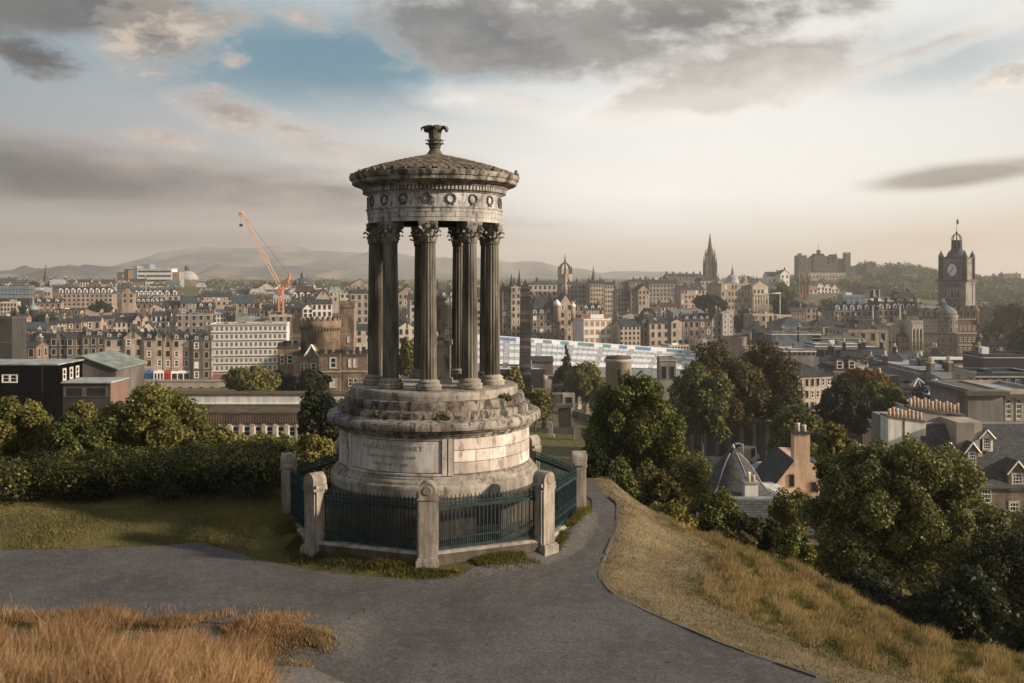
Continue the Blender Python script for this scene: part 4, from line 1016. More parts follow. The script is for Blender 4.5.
mb = MB(); rr_ = 3.75; cxx = gx(312.5)
mb.lathe([(rr_, gzz(391)), (rr_, gzz(330)), (rr_+.25, gzz(329)), (rr_+.25, gzz(322)), (rr_-.1, gzz(321.9)), (rr_-.1, gzz(325)), (.01, gzz(325))], 'wall_gov', 40, cxx, 8); cren_ring(mb, rr_+.25, gzz(322.2), 22, 'wall_gov', .52, cxx, 8)
for i in range(44):
    a = 2*math.pi*i/44; mb.bar((cxx+(rr_+.12)*math.sin(a), 8-(rr_+.12)*math.cos(a), gzz(332.5)), (cxx+(rr_+.12)*math.sin(a), 8-(rr_+.12)*math.cos(a), gzz(329)), .26, 'trim_dark')
mb.build('round_tower', gh)
mb = MB(); x0, x1 = gx(332.5), gx(347)
mb.box(x0, x1, 8, 11, 0, gzz(306), 'wall_gov'); mb.box(x0-.15, x1+.15, 7.85, 11.15, gzz(309), gzz(305), 'wall_gov'); cren_box(mb, x0-.15, x1+.15, 7.85, 11.15, gzz(305), 'wall_gov', .55, .75); tw = mb.build('square_turret', gh)
inst(WIN['blind'], tw, (x0+1.7, 8, gzz(345)), (.5, 1, 1.1), name='window')
mb = MB(); x0, x1 = gx(273.5), gx(295); mb.box(x0, x1, 3, 10, -6, gzz(349), 'wall_gov'); cren_box(mb, x0, x1, 3, 10, gzz(349), 'wall_dark', .9, 1.3); mb.box(x0-.1, x1+.1, 2.9, 3, gzz(349.5), gzz(347.5), 'trim_dark'); lw = mb.build('wing', gh)
inst(WIN['sash'], lw, (x0+2.4, 3, gzz(365)), (1.0, 1, 1.6), name='window'); inst(WIN['sash'], lw, (x0+.9, 3, gzz(365)), (.6, 1, 1.6), name='window')
mb = MB(); x0, x1 = gx(292), gx(319); mb.box(x0, x1, 1.5, 9, -6, gzz(357), 'wall_gov'); cren_box(mb, x0, x1, 1.5, 9, gzz(357), 'wall_dark', .9, 1.2)
mb.prism([(gx(303), gzz(357)), (gx(317), gzz(357)), (gx(310), gzz(346))], 1.4, 5, 'wall_gov')
for s_ in (-1, 1): mb.bar((gx(310), 1.2, gzz(345.2)), (gx(310)+s_*7.3*s, 1.2, gzz(357)), .35, 'trim_white')
mw = mb.build('gabled_bay', gh)
for px_ in (300.5, 304.5, 312): inst(WIN['sash'], mw, (gx(px_), 1.5, gzz(371)), (.55 if px_ < 310 else 1.0, 1, 1.25), name='window')
mb = MB(); x0, x1 = gx(318.5), gx(340); mb.box(x0, x1, .2, 9, -6, gzz(354), 'wall_gov'); cren_box(mb, x0, x1, .2, 9, gzz(354), 'wall_dark', .8, 1.2); mb.box(x0, x1, .05, .2, gzz(355.5), gzz(354), 'trim_dark'); mb.box(x0, x1, .05, .2, gzz(372.5), gzz(371), 'trim_stone'); m2 = mb.build('main_block', gh)
for py_, hh in ((368, 1.9), (387.5, 1.6)): inst(WIN['blind' if py_ > 380 else 'sash'], m2, (gx(333), .2, gzz(py_)), (1.15, 1, hh), name='window')
mb = MB(); x0, x1 = gx(340.2), gx(366.5); mb.box(x0, x1, .8, 9, -6, gzz(354.5), 'wall_gov'); cren_box(mb, x0, x1, .8, 9, gzz(354.5), 'wall_dark', .8, 1.2); mb.box(x0, x1, .65, .8, gzz(356), gzz(354.5), 'trim_dark'); mb.box(x0, x1, .65, .8, gzz(372.5), gzz(371), 'trim_stone'); m3 = mb.build('end_block', gh)
for px_ in (349.5, 354.5):
    for py_, hh in ((367.5, 1.5), (386.5, 1.4)): inst(WIN['blind' if py_ < 380 else 'sash'], m3, (gx(px_), .8, gzz(py_)), (.62, 1, hh), name='window')

# --- long government block below the hill (Y 148)
SY = 148; s = SY/1000
sa = thing('government_block', (PX(262, SY), SY, PZ(436, SY)), 'long pale stone office block with a flat white roof edge behind the sunlit bushes', 'office', None, 0)
W = 240*s; mb = MB(); mb.box(-W/2, W/2, 1.2, 13, -9, 22*s, 'wall_pale'); mb.box(-W/2, W/2, .9, 1.2, 11.5*s, 22*s, 'wall_soot')
for i in range(90): mb.box(-W/2+W*i/90, -W/2+W*i/90+.16, .78, .9, 12.5*s, 21*s, 'wall_brown')
mb.box(-W/2-.2, W/2+.2, .7, 1.5, 21.6*s, 23*s, 'roof_moss')
mb.build('wall', sa)
mb = MB(); mb.box(-W/2+.1, W/2-.1, 1.5, 9, 22*s+.01, 22*s+.12, 'roof_moss'); mb.box(-W/2, W/2, 9, 13, 22*s, 22*s+1.75, 'wall_harl'); mb.box(-W/2-.1, W/2+.1, 8.7, 9, 22*s+.35, 22*s+.5, 'trim_white'); mb.box(-W/2-.1, W/2+.1, 8.8, 13.1, 22*s+1.75, 22*s+1.95, 'roof_moss'); mb.build('roof', sa)
for i in range(21):
    mb = MB(); x = -W/2+W*(i+.5)/21; mb.box(x-.28, x+.28, .92, 1.2, -2, 11.4*s, 'trim_stone'); mb.build('pilaster', sa)
    if i < 20: inst(WIN['white'], sa, (-W/2+W*(i+1)/21, 1.2, -.2), (.95, 1, 1.45), name='window')
# brown brick blocks with a green roof, left edge (Y 140)
BY = 140; s = BY/1000
b1 = thing('brick_block', (PX(12, BY), BY, PZ(405, BY)), 'dark flat roofed block with a white edge, four pane window and flank coloured brown as if lit', 'building')
x0, x1 = -75*s, 45*s
mb = MB(); mb.box(x0, x1, 0, 8, -8, 40*s, 'wall_dark'); mb.box(x1, x1+.12, -.02, 8, -8, 39*s, 'wall_brown')  # shaded front and lit flank put into two wall colours
for z_ in (8, 15, 31): mb.box(x0, x1, -.06, 0, z_*s, z_*s+.12, 'wall_soot')
for x_ in (-40, -18, 14, 30): mb.box(x_*s, x_*s+.12, -.08, 0, -8, 40*s, 'metal_dark'); mb.build('wall', b1)
mb = MB(); mb.box(x0-.2, x1+.3, -.3, 8.2, 40*s, 41.3*s, 'roof_lead'); mb.build('roof', b1)
for px_ in (-6, 1.5): inst(WIN['white'], b1, (px_*s, 0, 23*s), (6.4*s, 1, 7*s), name='window')
for yy_ in (2, 4.2, 6.2): inst(WIN['sash'], b1, (x1+.12, yy_, 24*s), (.9, 1, 1.5), rz=math.pi/2, name='window')
b2 = thing('hall', (PX(90, 155), 155, PZ(400, 155)), 'hall with a broad pale green metal roof and brown brick gable', 'hall', None, 0)
s2 = .155; mb = MB()
mb.prism([(-45*s2, -8), (26*s2, -8), (26*s2, 31*s2), (-8*s2, 43*s2), (-45*s2, 34*s2)], 0, 12, 'wall_soot'); mb.build('wall', b2)
mb = MB()
for (xa, za, xb, zb_) in ((-48*s2, 33.4*s2, -8*s2, 43.2*s2), (29*s2, 30.2*s2, -8*s2, 43.2*s2)):
    q = [(xa, -.4, za), (xb, -.4, zb_), (xb, 12.4, zb_), (xa, 12.4, za)]; mb.add(q+[(x, y, z+.2) for x, y, z in q], [(0, 1, 2, 3), (7, 6, 5, 4), (0, 4, 5, 1), (1, 5, 6, 2), (2, 6, 7, 3), (3, 7, 4, 0)], 'roof_copper')
    for k in range(1, 9): y = -.4+12.8*k/9; mb.bar((xa, y, za+.24), (xb, y, zb_+.24), .1, 'roof_copper')
mb.build('roof', b2)
b3 = thing('brick_block', (PX(88, 136), 136, PZ(402, 136)), 'low dark block with a flat pale parapet in front of the green roofed hall', 'building')
s3 = .136; mb = MB(); mb.box(-25*s3, 22*s3, 0, 6, -8, 19*s3, 'wall_dark'); mb.box(22*s3, 22*s3+.1, -.02, 6, -8, 19*s3, 'wall_brown'); mb.build('wall', b3)  # same split: near-black for the shaded front, brown for the lit flank
mb = MB(); mb.box(-25*s3-.2, 22*s3+.3, -.3, 6.2, 19*s3, 20.3*s3, 'roof_lead'); mb.build('roof', b3)
inst(WIN['dark'], b3, (-14*s3, 0, 6*s3), (2.2, 1, 1.1), name='window'); inst(WIN['dark'], b3, (8*s3, 0, 6*s3), (2.6, 1, 1.1), name='window')
bd('brick_block', 'dark grey tower block edge with pale green roof at the far side', -30, 12, 318, 352, 300, 'dark', 'flat', 'copper', nf=0, ch=0, cat='building')
bd('house', 'brown stone house with white chimney pots above the flat block', 6, 36, 347, 360, 330, 'brown', rh=4, ch=2, win='plain')

# --- seen between the columns and just beyond (Y 480-620)
g = 'old town buildings seen between the columns'
bd(T, 'tall grey tenement seen between the two outer columns', 366, 402, 297, 336, 560, 'grey', rh=6, group=g)
bd(T, 'tan gabled tenement seen behind the pair of columns', 398, 418, 294, 330, 540, 'sand', 'front', rh=8, group=g)
bd(T, 'pale tenement with crowded windows seen between the front columns', 410, 440, 300, 340, 500, 'pale', rh=6, group=g)
bd(T, 'grey slate roofed house with two white gables behind the urn', 398, 416, 328, 345, 430, 'cream', 'front', rh=6, group=g, ch=1)
bd(T, 'sooty tenement with steep roof standing behind the stone urn', 432, 456, 297, 342, 520, 'soot', 'mansard', rh=8, group=g, dm=3)
bd(T, 'tan tenement glimpsed between the dark inner columns', 452, 482, 298, 340, 530, 'sand', rh=7, group=g)
bd(T, 'grey tenement with tall chimneys beside the last column', 478, 506, 296, 338, 540, 'grey', rh=6, group=g, ch=3)
sp2 = thing('church', (PX(438, 700), 700, PZ(300, 700)), 'grey church tower with a short spire seen above the urn', 'church')
mb = MB(); mb.box(-4, 4, -4, 4, -10, 3, 'wall_soot'); mb.build('tower', sp2); mb = MB(); mb.lathe([(4.4, 3), (3.3, 6.5), (1.0, 10.5), (.1, 14)], 'roof_slate', 8, smooth=False); mb.build('spire', sp2)
# --- right of the monument: newspaper buildings, high street ridge
g = 'tall stone buildings on the bridge street'
r_ = bd('building', 'dark ornate stone block with corner turrets next to the last column', 502, 512, 292, 336, 500, 'soot', 'mansard', rh=6, group=g, ch=1)
o = bd('building', 'tall ornate stone hotel front with a pointed turret behind the obelisk', 511, 521, 287, 338, 498, 'sand', 'flat', 'slate', rh=4, group=g, ch=1, d=20)
mb = MB()
for (x, y, h) in ((-2.2, 1, 7), (2.0, 1, 9), (2.0, 12, 5)): mb.lathe([(1.1, 24), (1.1, 27), (1.35, 27.2), (.7, 27.2+h*.4), (.1, 27.2+h)], 'roof_slate', 8, x, y)
mb.build('turret', o)
bd('building', 'gothic stone office with a steep slate roof and rows of narrow windows', 531, 559, 315, 341, 496, 'soot', 'mansard', 'slate', rh=18, group=g, dm=4, dmk='stone', ch=3, win='sash', dscale=1.3)
o = bd('building', 'narrow pinkish stone front with a tall spired gable and white cupola', 559, 573, 304, 342, 494, 'pink', 'front', 'slate', rh=10, group=g, ch=0)
mb = MB()
mb.lathe([(1.0, 20), (1.0, 25), (1.2, 25.2), (.5, 29), (.05, 33)], 'wall_pink', 8, 0, 1.2)
mb.build('spire', o)
mb = MB(); mb.lathe([(1.8, 10), (1.8, 17.5), (2.0, 17.7)], 'wall_pink', 12, -4.2, 1.0); mb.lathe([(2.0, 17.7), (1.7, 19), (.9, 19.9), (.1, 20.6)], 'mast_white', 12, -4.2, 1.0); mb.build('cupola_turret', o)
mb = MB(); mb.lathe([(1.5, 10), (1.5, 17.0)], 'wall_pink', 12, 3.6, 1.0); mb.lathe([(1.7, 17.0), (1.4, 18), (.1, 19.4)], 'mast_white', 12, 3.6, 1.0); mb.build('cupola_turret', o)
bd('building', 'dark flank of the spired stone front leading back to a lane', 573, 584, 306, 340, 505, 'soot', 'flat', 'slate', group=g, ch=1, win='plain')
g = 'tall tenement blocks along the ridge street'
bd(T, 'long stone civic range with a blue grey roof below the crown steeple', 528, 562, 285, 302, 660, 'pale', 'hip', 'blueslate', rh=4, group=g, ch=1, win='plain')
bd(T, 'stone civic wing with a small ridge cupola next to the obelisk tip', 519, 546, 284, 300, 690, 'sand', 'flat', group=g, ch=2)
bd(T, 'tall grey tenement under the crown steeple with plain windows', 562, 590, 285, 318, 640, 'grey', 'hip', 'blueslate', rh=3.5, group=g, ch=2, win='plain', nf=7, nb=7)
bd(T, 'tall beige tenement block with a flat top and six rows of windows', 590, 604, 284, 315, 630, 'sand', 'gable', rh=3, group=g, ch=2, nf=7, nb=5, win='plain')
bd(T, 'paler twin of the beige tenement block, with a grey ridge', 604.5, 618, 285, 318, 632, 'pale', 'gable', rh=2.5, group=g, ch=2, nf=7, nb=5, win='plain')
bd(T, 'dark gabled tenement between the beige block and the lit gable', 617, 634, 293, 322, 610, 'sand', 'gable', rh=4, group=g, ch=2, nf=6, nb=5, win='plain')
bd(T, 'sunlit ornate tenement with arched top windows and a gable', 638, 650, 290, 322, 590, 'sand', 'front', rh=5, group=g, ch=1, nf=6, nb=3)
bd(T, 'dark recessed tenement behind the sunlit ornate gable', 630, 640, 292, 322, 606, 'soot', 'gable', rh=3, group=g, ch=1, nf=6, nb=2, win='plain')
bd(T, 'long grey tenement row at the top of the ridge street', 648, 682, 284, 306, 720, 'grey', 'gable', rh=4, group=g, ch=5, nf=5, nb=9, win='plain')
bd(T, 'pinkish tenement with tall bays beside the dark trees on the ridge', 680, 706, 290, 309, 690, 'pink', 'gable', rh=4, group=g, ch=4, nf=4, nb=7)
bd(T, 'dark roofed building with green trees along its ridge', 628, 652, 282, 290, 820, 'soot', 'hip', 'slate', rh=3, group=g, ch=2, win='plain')
bd(T, 'grey building with white roof light on the ridge skyline', 650, 672, 280, 289, 860, 'grey', 'flat', 'paleroof', group=g, ch=2, win='plain')
bd(T, 'broad grey skyline block with many chimneys left of the needle spire', 668, 706, 277, 292, 900, 'soot', 'gable', rh=3, group=g, ch=6, win='plain', nf=3, nb=8)
# lower tier
g = 'lower tier of buildings above the white station roof'
o = bd('office_block', 'red and cream office block with big dark windows and a white roof sign', 583, 612, 320, 345, 470, 'white', 'flat', 'slate', rh=4, group=g, ch=0, nf=3, nb=5, win='redpane', wfill=(.66, .62), d=14, cat='office')
mb = MB(); mb.box(-3.2, 3.2, .4, .8, 12.3, 14.2, 'mast_white'); mb.build('roof_sign', o)
mb = MB(); mb.box(-6.6, 6.6, 4, 12, 11.5, 14, 'wall_red'); mb.build('penthouse', o)
bd('building', 'grey gabled stone building with a dormer row behind the red office block', 576, 604, 310, 322, 520, 'grey', 'gable', rh=5, group=g, dm=4, ch=2)
bd('building', 'narrow cream stone front lit by the sun above the station roof', 619, 641, 326, 346, 465, 'cream', 'gable', rh=6, group=g, ch=2, nf=4, nb=5, win='plain')
bd('building', 'green roofed stone building stacked behind the cream front', 622, 642, 317, 330, 500, 'sand', 'hip', 'copper', rh=3, group=g, ch=1)
bd('building', 'dark narrow house wedged between the cream front and the gabled block', 641, 650, 322, 346, 466, 'soot', 'front', rh=5, group=g, ch=1, win='plain')
bd('building', 'gabled pinkish stone block with small windows over the station', 649, 670, 323, 347, 464, 'pink', 'gable', rh=6, group=g, ch=3, win='plain')
bd('building', 'dark gable fronted house with a conical turret above the station', 645, 656, 316, 326, 500, 'soot', 'front', rh=7, group=g, ch=0, win='plain')
bd('building', 'cream house with a maroon roof standing above the gabled block', 661, 676, 307, 322, 540, 'cream', 'gable', 'maroon', rh=3.5, group=g, ch=2, nf=3, nb=4, win='plain')
bd('building', 'pale broad gable with blank stone and one dark roof cut', 671, 684, 322, 347, 463, 'pale', 'front', rh=3, group=g, ch=1, win='plain', wcov=.4)
bd('building', 'sunlit stone house with stepped gables next to the broad pale gable', 683, 700, 321, 346, 466, 'pink', 'gable', rh=6, group=g, dm=2, dmk='stone', ch=2)
bd('building', 'dark gabled range with three peaks above the railway', 699, 712, 321, 343, 470, 'soot', 'gable', rh=7, group=g, dm=2, dmk='stone', ch=2)
bd('building', 'grey stone range with dark slate gables beside the striped house', 711, 722, 320, 342, 470, 'grey', 'front', rh=8, group=g, ch=1)
bd('building', 'tall narrow house with red and white banding at the end of its row', 722, 734, 314, 341, 468, 'pale', 'flat', group=g, ch=1, nf=5, nb=2, win='white')
bd('building', 'slate roofed shed range behind the dark peaked gables', 672, 706, 313, 322, 520, 'grey', 'gable', 'metal', rh=3, group=g, ch=0, win='plain')
for (a, b_, c, d_) in ((584, 606, 346, 352), (668, 690, 346, 351), (702, 726, 341, 347)):
    bd('shed', {584: 'low cream station building at the end of the white roof under the red office block', 668: 'low pinkish station arcade below the pale gable', 702: 'low white arcade with dark openings below the striped house'}[a], a, b_, c, d_, 440, 'cream', 'flat', 'paleroof', nf=1, nb=7, win='dark', ch=0, corn=False)

# crown steeple
st = thing('crown_steeple', (PX(565, 772), 772, PZ(284, 772)), 'stone church tower topped by an open crown of arches and a pinnacle', 'church tower')
s = .772; mb = MB(); mb.lathe([(5.3, -9), (5.3, 5.2), (5.7, 5.4), (5.7, 7.6), (5.2, 7.7)], 'wall_sand', 8, smooth=False)
for k in range(8):
    a = 2*math.pi*k/8; mb.box(5.0*math.sin(a)-.5, 5.0*math.sin(a)+.5, -5.0*math.cos(a)-.5, -5.0*math.cos(a)+.5, 5, 11, 'wall_soot'); mb.lathe([(.6, 11), (.1, 14)], 'wall_soot', 6, 5.0*math.sin(a), -5.0*math.cos(a))
mb.build('tower', st); mb = MB()
for k in range(8):
    a = 2*math.pi*k/8; pr = None
    for q in np.linspace(0, 1, 8):
        r = 5.0*(1-q**1.5)+.3; z = 9.0+7.2*math.sin(q*math.pi/2); c = (r*math.sin(a), -r*math.cos(a), z)
        if pr: mb.bar(pr, c, 1.0, 'wall_soot')
        pr = c
mb.lathe([(1.0, 15.2), (1.1, 17), (.6, 18.5), (.15, 23)], 'wall_soot', 8); mb.build('crown', st)
# slender church spire further along (x 593) and flagpole
s2 = thing('spire', (PX(593.5, 820), 820, PZ(282, 820)), 'thin dark spire just past the crown steeple', 'spire')
mb = MB(); mb.lathe([(2.0, -10), (2.0, 2), (1.2, 6), (.1, 13)], 'wall_soot', 8); mb.build('spire_body', s2)
# needle spire
hs = thing('gothic_spire', (PX(710, 985), 985, PZ(280, 985)), 'tall dark gothic needle spire with pinnacles, highest point on the ridge', 'spire')
mb = MB(); mb.box(-5, 5, -5, 5, -12, 14, 'wall_soot')
mb.box(-4.2, 4.2, -4.2, 4.2, 14, 24, 'wall_soot')
for sx_ in (-1, 1):
    for sy_ in (-1, 1):
        mb.box(sx_*5-.9, sx_*5+.9, sy_*5-.9, sy_*5+.9, -12, 16, 'wall_soot'); mb.lathe([(1.0, 16), (.1, 25)], 'wall_soot', 6, sx_*5, sy_*5)
        mb.lathe([(.8, 24), (.1, 31)], 'wall_soot', 6, sx_*3.9, sy_*3.9)
for x in (-1.6, 1.6): mb.box(x-.5, x+.5, -5.12, -5, 2, 11, 'glass'); mb.box(x-.4, x+.4, -4.3, -4.2, 16, 22, 'glass')
mb.build('tower', hs); mb = MB(); mb.lathe([(3.6, 24), (2.0, 33), (.12, 46.5)], 'wall_soot', 8, smooth=False); mb.build('spire_cone', hs)
# ornate bank on the mound
g = 'bank headquarters range'
o = bd('bank', 'large ornate domed stone bank with tall bays and dark trees below', 720, 752, 284, 311, 640, 'sand', 'flat', 'lead', rh=4, ch=2, d=22, nf=4, nb=9, win='sash', cat='bank')
mb = MB(); mb.lathe([(5, 16), (5, 19), (4.6, 19.2), (4.0, 21.5), (2.6, 23.4), (1.2, 24)], 'roof_lead', 16, 2, 9); mb.lathe([(1.0, 24), (1.0, 26.5), (.3, 28), (.1, 31)], 'wall_sand', 8, 2, 9); mb.build('dome', o)
for x in (-9.5, 9.0):
    mb = MB(); mb.box(x-1.6, x+1.6, 4, 7.2, 17, 20, 'wall_sand'); mb.lathe([(1.7, 20), (1.2, 21.8), (.4, 22.6), (.1, 24.5)], 'roof_lead', 10, x, 5.6); mb.build('corner_turret', o)
o = bd('bank', 'sunlit end pavilion of the ornate bank with columns and a pediment', 752, 769, 286, 316, 635, 'cream', 'front', 'lead', rh=5, ch=0, nf=3, nb=4, cat='bank', yaw=0)
mb = MB()
for x in np.linspace(-5, 5, 6): mb.lathe([(.42, 2), (.38, 13.5)], 'wall_cream', 8, x, -.8)
mb.box(-5.4, 5.4, -1.2, 0, 13.5, 14.5, 'trim_stone'); mb.build('colonnade', o)
bd('bank', 'lower stone wing of the ornate bank beside the needle spire', 700, 722, 281, 296, 760, 'sand', 'mansard', 'slate', rh=3, ch=3, cat='bank', win='plain')
bd('house', 'white and grey roofed houses on the hilltop behind the bank', 767, 781, 276, 284, 900, 'white', 'gable', 'slate', rh=4, ch=1, nf=1, nb=3)
bd('house', 'white gabled houses stepping up beside the twin dark towers', 780, 790, 274, 285, 890, 'white', 'front', 'slate', rh=4, ch=1, nf=2, nb=2)
bd('house', 'pinkish brick house low on the hilltop behind the bank', 772, 786, 285, 294, 840, 'pink', 'gable', 'slate', rh=3, ch=1, win='plain')
g = 'stone houses in the hollow under the castle'
for (x0, x1, yt, yb, Y_, w_, r__, rh_, lab) in ((790, 806, 312, 322, 560, 'brown', 'gable', 4, 'brown gabled house at the foot of the twin towers'), (806, 822, 308, 320, 600, 'sand', 'hip', 4, 'tan hipped house below the white gabled row'),
        (821, 838, 312, 324, 540, 'soot', 'mansard', 4, 'sooty mansard house at the edge of the hollow'), (836, 850, 304, 314, 600, 'grey', 'gable', 4, 'grey gabled house next to the blue green store'), (776, 792, 316, 326, 470, 'pale', 'flat', 2, 'pale flat house behind the slate station hall'), (812, 832, 324, 334, 420, 'dark', 'hip', 5, 'dark hipped roof behind the second metal roof box')):
    bd('house', lab, x0, x1, yt, yb, Y_, w_, r__, 'slate', rh=rh_, ch=2 if r__ != 'flat' else 0, win='plain', group=g)
# twin towers
for (px_, lab) in ((800.5, 'slim dark church tower under the castle, one nearer the bank'), (806.5, 'slim dark church tower under the castle, one nearer the white gables')):
    tt = thing('church_tower', (PX(px_, 800), 800, PZ(312, 800)), lab, 'church tower', 'twin church towers')
    mb = MB(); mb.box(-1.9, 1.9, -1.9, 1.9, -8, 27, 'wall_brown')
    for sx_ in (-1, 1):
        for sy_ in (-1, 1): mb.lathe([(.6, 22), (.6, 28), (.08, 33)], 'wall_brown', 6, sx_*1.8, sy_*1.8)
    mb.box(-.5, .5, -2.0, -1.9, 14, 24, 'glass'); mb.build('tower', tt)
# white gabled houses below the castle
for i, (x0, x1, yt, yb, rh, lab) in enumerate(((809, 818, 290, 301, 4, 'white and pink house with a dormer nearest the twin towers'), (817, 825, 287, 300, 6, 'white turreted house with red roof in the middle under the castle'),
        (824, 832, 288, 299, 5, 'white house with two narrow gables under the castle wall'), (831, 839, 289, 298, 5, 'end white gabled house against the castle trees'))):
    bd('house', lab, x0, x1, yt, yb, 930+i*8, 'white', 'front' if i else 'gable', 'tile', rh=rh, ch=1, nf=3, nb=2, win='dark', group='white gabled houses under the castle')
bd('building', 'brown tower house with dark trees around it under the castle', 786, 798, 296, 312, 760, 'brown', 'flat', 'slate', ch=1, win='plain')

# --- castle on its rock (Y 1174)
KY = 1174; s = KY/1000
ca = thing('castle', (PX(826, KY), KY, PZ(276, KY)), 'old stone castle with battlements along the top of the wooded rock', 'castle')
def kx(px): return (px-826)*s
def kz(py): return (276-py)*s
def block(nm, x0, x1, yt, yb, d0=0, d1=20, mat='wall_castle', cren=True):
    mb = MB(); mb.box(kx(x0), kx(x1), d0, d1, kz(yb), kz(yt), mat)
    if cren: cren_box(mb, kx(x0), kx(x1), d0, d1, kz(yt), mat, 1.5, 3.4)
    o = mb.build(nm, ca); n = max(1, int((x1-x0)/3.2))
    for j in range(max(1, int((yb-yt)/7))):
        for i in range(n): inst(WIN['dark'], o, (kx(x0)+(x1-x0)*s*(i+.5)/n, d0, kz(yt+4+j*6)), (1.3, 1, 2.4), name='window')
for (x0, x1, yt, yb, d0, d1) in ((799, 807, 256.5, 292, 0, 20), (807.1, 814, 259, 292, 1, 20), (814.1, 827, 257, 292, 0, 20), (827.1, 831, 264, 288, 3, 18), (831.1, 839, 257.5, 286, 5, 24), (839.1, 846, 259.5, 286, 6, 24)):
    block('palace_block', x0, x1, yt, yb, d0, d1)
block('clock_turret', 818.5, 821.6, 251, 258, 4, 8); block('corner_turret', 798.4, 801.5, 254.5, 292, -2, 4); block('corner_turret', 846.1, 851.5, 253.5, 284, 3, 12); block('corner_turret', 836, 838, 255, 262, 4, 8)
block('half_battery', 806, 842, 274, 294, -12, -4, 'wall_pale'); block('outer_wall', 852, 868, 267, 276, 8, 14); block('gatehouse', 868, 873, 264, 272, 5, 14); block('outer_wall', 874.1, 895, 268.5, 276, 12, 18); block('outer_wall', 896, 906, 266.5, 276, 18, 24); block('outer_wall', 918, 930, 269, 278, 26, 30)
mb = MB(); mb.prism([(kx(815), kz(257)), (kx(826), kz(257)), (kx(825), kz(253.5)), (kx(816), kz(253.5))], 4, 16, 'roof_slate'); mb.prism([(kx(832), kz(258)), (kx(838), kz(258)), (kx(835), kz(254))], 8, 22, 'roof_slate'); mb.build('roof', ca)
mb = MB(); mb.bar((kx(820), 6, kz(251)), (kx(820), 6, kz(243)), .35, 'metal_dark'); mb.build('flagpole', ca)

# --- grand hotel with the clock tower (Y 425)
HY = 425; s = HY/1000
bh = thing('clock_tower_hotel', (PX(944, HY), HY, PZ(364, HY)), 'grand stone hotel with a tall clock tower, lead lantern and domed corner', 'hotel')
def hx(px): return (px-944)*s
def hz(py): return (364-py)*s
mb = MB()
mb.box(hx(924), hx(960), 2, 26, -12, hz(317), 'wall_grey')
for py_ in (334, 346, 356): mb.box(hx(923.6), hx(960.3), 1.7, 2, hz(py_)-.3, hz(py_)+.35, 'trim_dark')
mb.box(hx(923), hx(961), 1.5, 2, hz(318.2), hz(316.5), 'trim_dark'); main = mb.build('main_block', bh)
for j, py_ in enumerate((324.5, 332, 342.5, 352, 361)):
    for i in range(8): inst(WIN['sash'], main, (hx(926.2+i*4.5), 2, hz(py_)), (.85, 1, 1.9), name='window')
mb = MB()
mb.add([(hx(923.5), 1.7, hz(317)), (hx(955), 1.7, hz(317)), (hx(955), 24, hz(317)), (hx(923.5), 24, hz(317)), (hx(928), 5, hz(308)), (hx(951), 5, hz(308)), (hx(948), 18, hz(305)), (hx(931), 18, hz(305))],
       [(0, 1, 5, 4), (1, 2, 6, 5), (2, 3, 7, 6), (3, 0, 4, 7), (4, 5, 6, 7)], 'roof_lead')
rf = mb.build('roof', bh)
for px_ in (925.5, 952): inst(CHIM[5], rf, (hx(px_), 9, hz(309)), (1.3, 1.3, 1.6), name='chimney')
for px_, w_ in ((930, 4.6), (941, 4.6), (950, 4.0)):
    mb = MB(); x = hx(px_); mb.box(x-w_/2+.5, x+w_/2-.5, 1.0, 5, hz(317), hz(312), 'wall_soot'); mb.prism([(x-w_/2, hz(312)), (x+w_/2, hz(312)), (x, hz(307.5))], .8, 5, 'wall_soot'); mb.box(x-.5, x+.5, .9, 1.0, hz(316), hz(312.5), 'glass'); mb.build('gable', rf)
mb = MB(); mb.lathe([(4.4, -12), (4.4, hz(318)), (4.8, hz(317)), (4.8, hz(315.5))], 'wall_grey', 20, hx(950), 3.5)
for py_ in (334, 346, 356): mb.lathe([(4.4, hz(py_)-.3), (4.7, hz(py_)-.25), (4.7, hz(py_)+.3), (4.4, hz(py_)+.35)], 'trim_dark', 20, hx(950), 3.5)
cd = mb.build('corner_drum', bh); mb = MB(); mb.lathe([(4.6, hz(316)), (4.3, hz(312)), (3.2, hz(308.5)), (1.4, hz(306.5)), (.3, hz(305)), (.1, hz(302))], 'roof_metal', 20, hx(949.5), 3.5); mb.build('dome', cd)
for py_ in (324.5, 332, 342.5, 352):
    for a in (-.75, 0, .75): inst(WIN['plain'], cd, (hx(950)+4.42*math.sin(a), 3.5-4.42*math.cos(a), hz(py_)), (.9, 1, 1.9), rz=a, name='window')
mb = MB(); mb.box(hx(956), hx(983), 6, 30, -12, hz(319), 'wall_brown')
for py_ in (334, 346): mb.box(hx(956), hx(983.3), 5.7, 6, hz(py_)-.3, hz(py_)+.35, 'trim_stone')
mb.box(hx(956), hx(983.5), 5.6, 6, hz(320.4), hz(319), 'trim_stone'); ew = mb.build('east_wing', bh)
for py_ in (331, 342.5, 353):
    for i in range(6): inst(WIN['sash'], ew, (hx(958.5+i*4.4), 6, hz(py_)), (.8, 1, 1.9), name='window')
mb = MB(); mb.add([(hx(956), 6, hz(319)), (hx(983), 6, hz(319)), (hx(983), 30, hz(319)), (hx(956), 30, hz(319)), (hx(960), 10, hz(307)), (hx(979), 10, hz(307)), (hx(979), 24, hz(306)), (hx(960), 24, hz(306))], [(0, 1, 5, 4), (1, 2, 6, 5), (2, 3, 7, 6), (3, 0, 4, 7), (4, 5, 6, 7)], 'roof_slate')
er = mb.build('roof', bh)
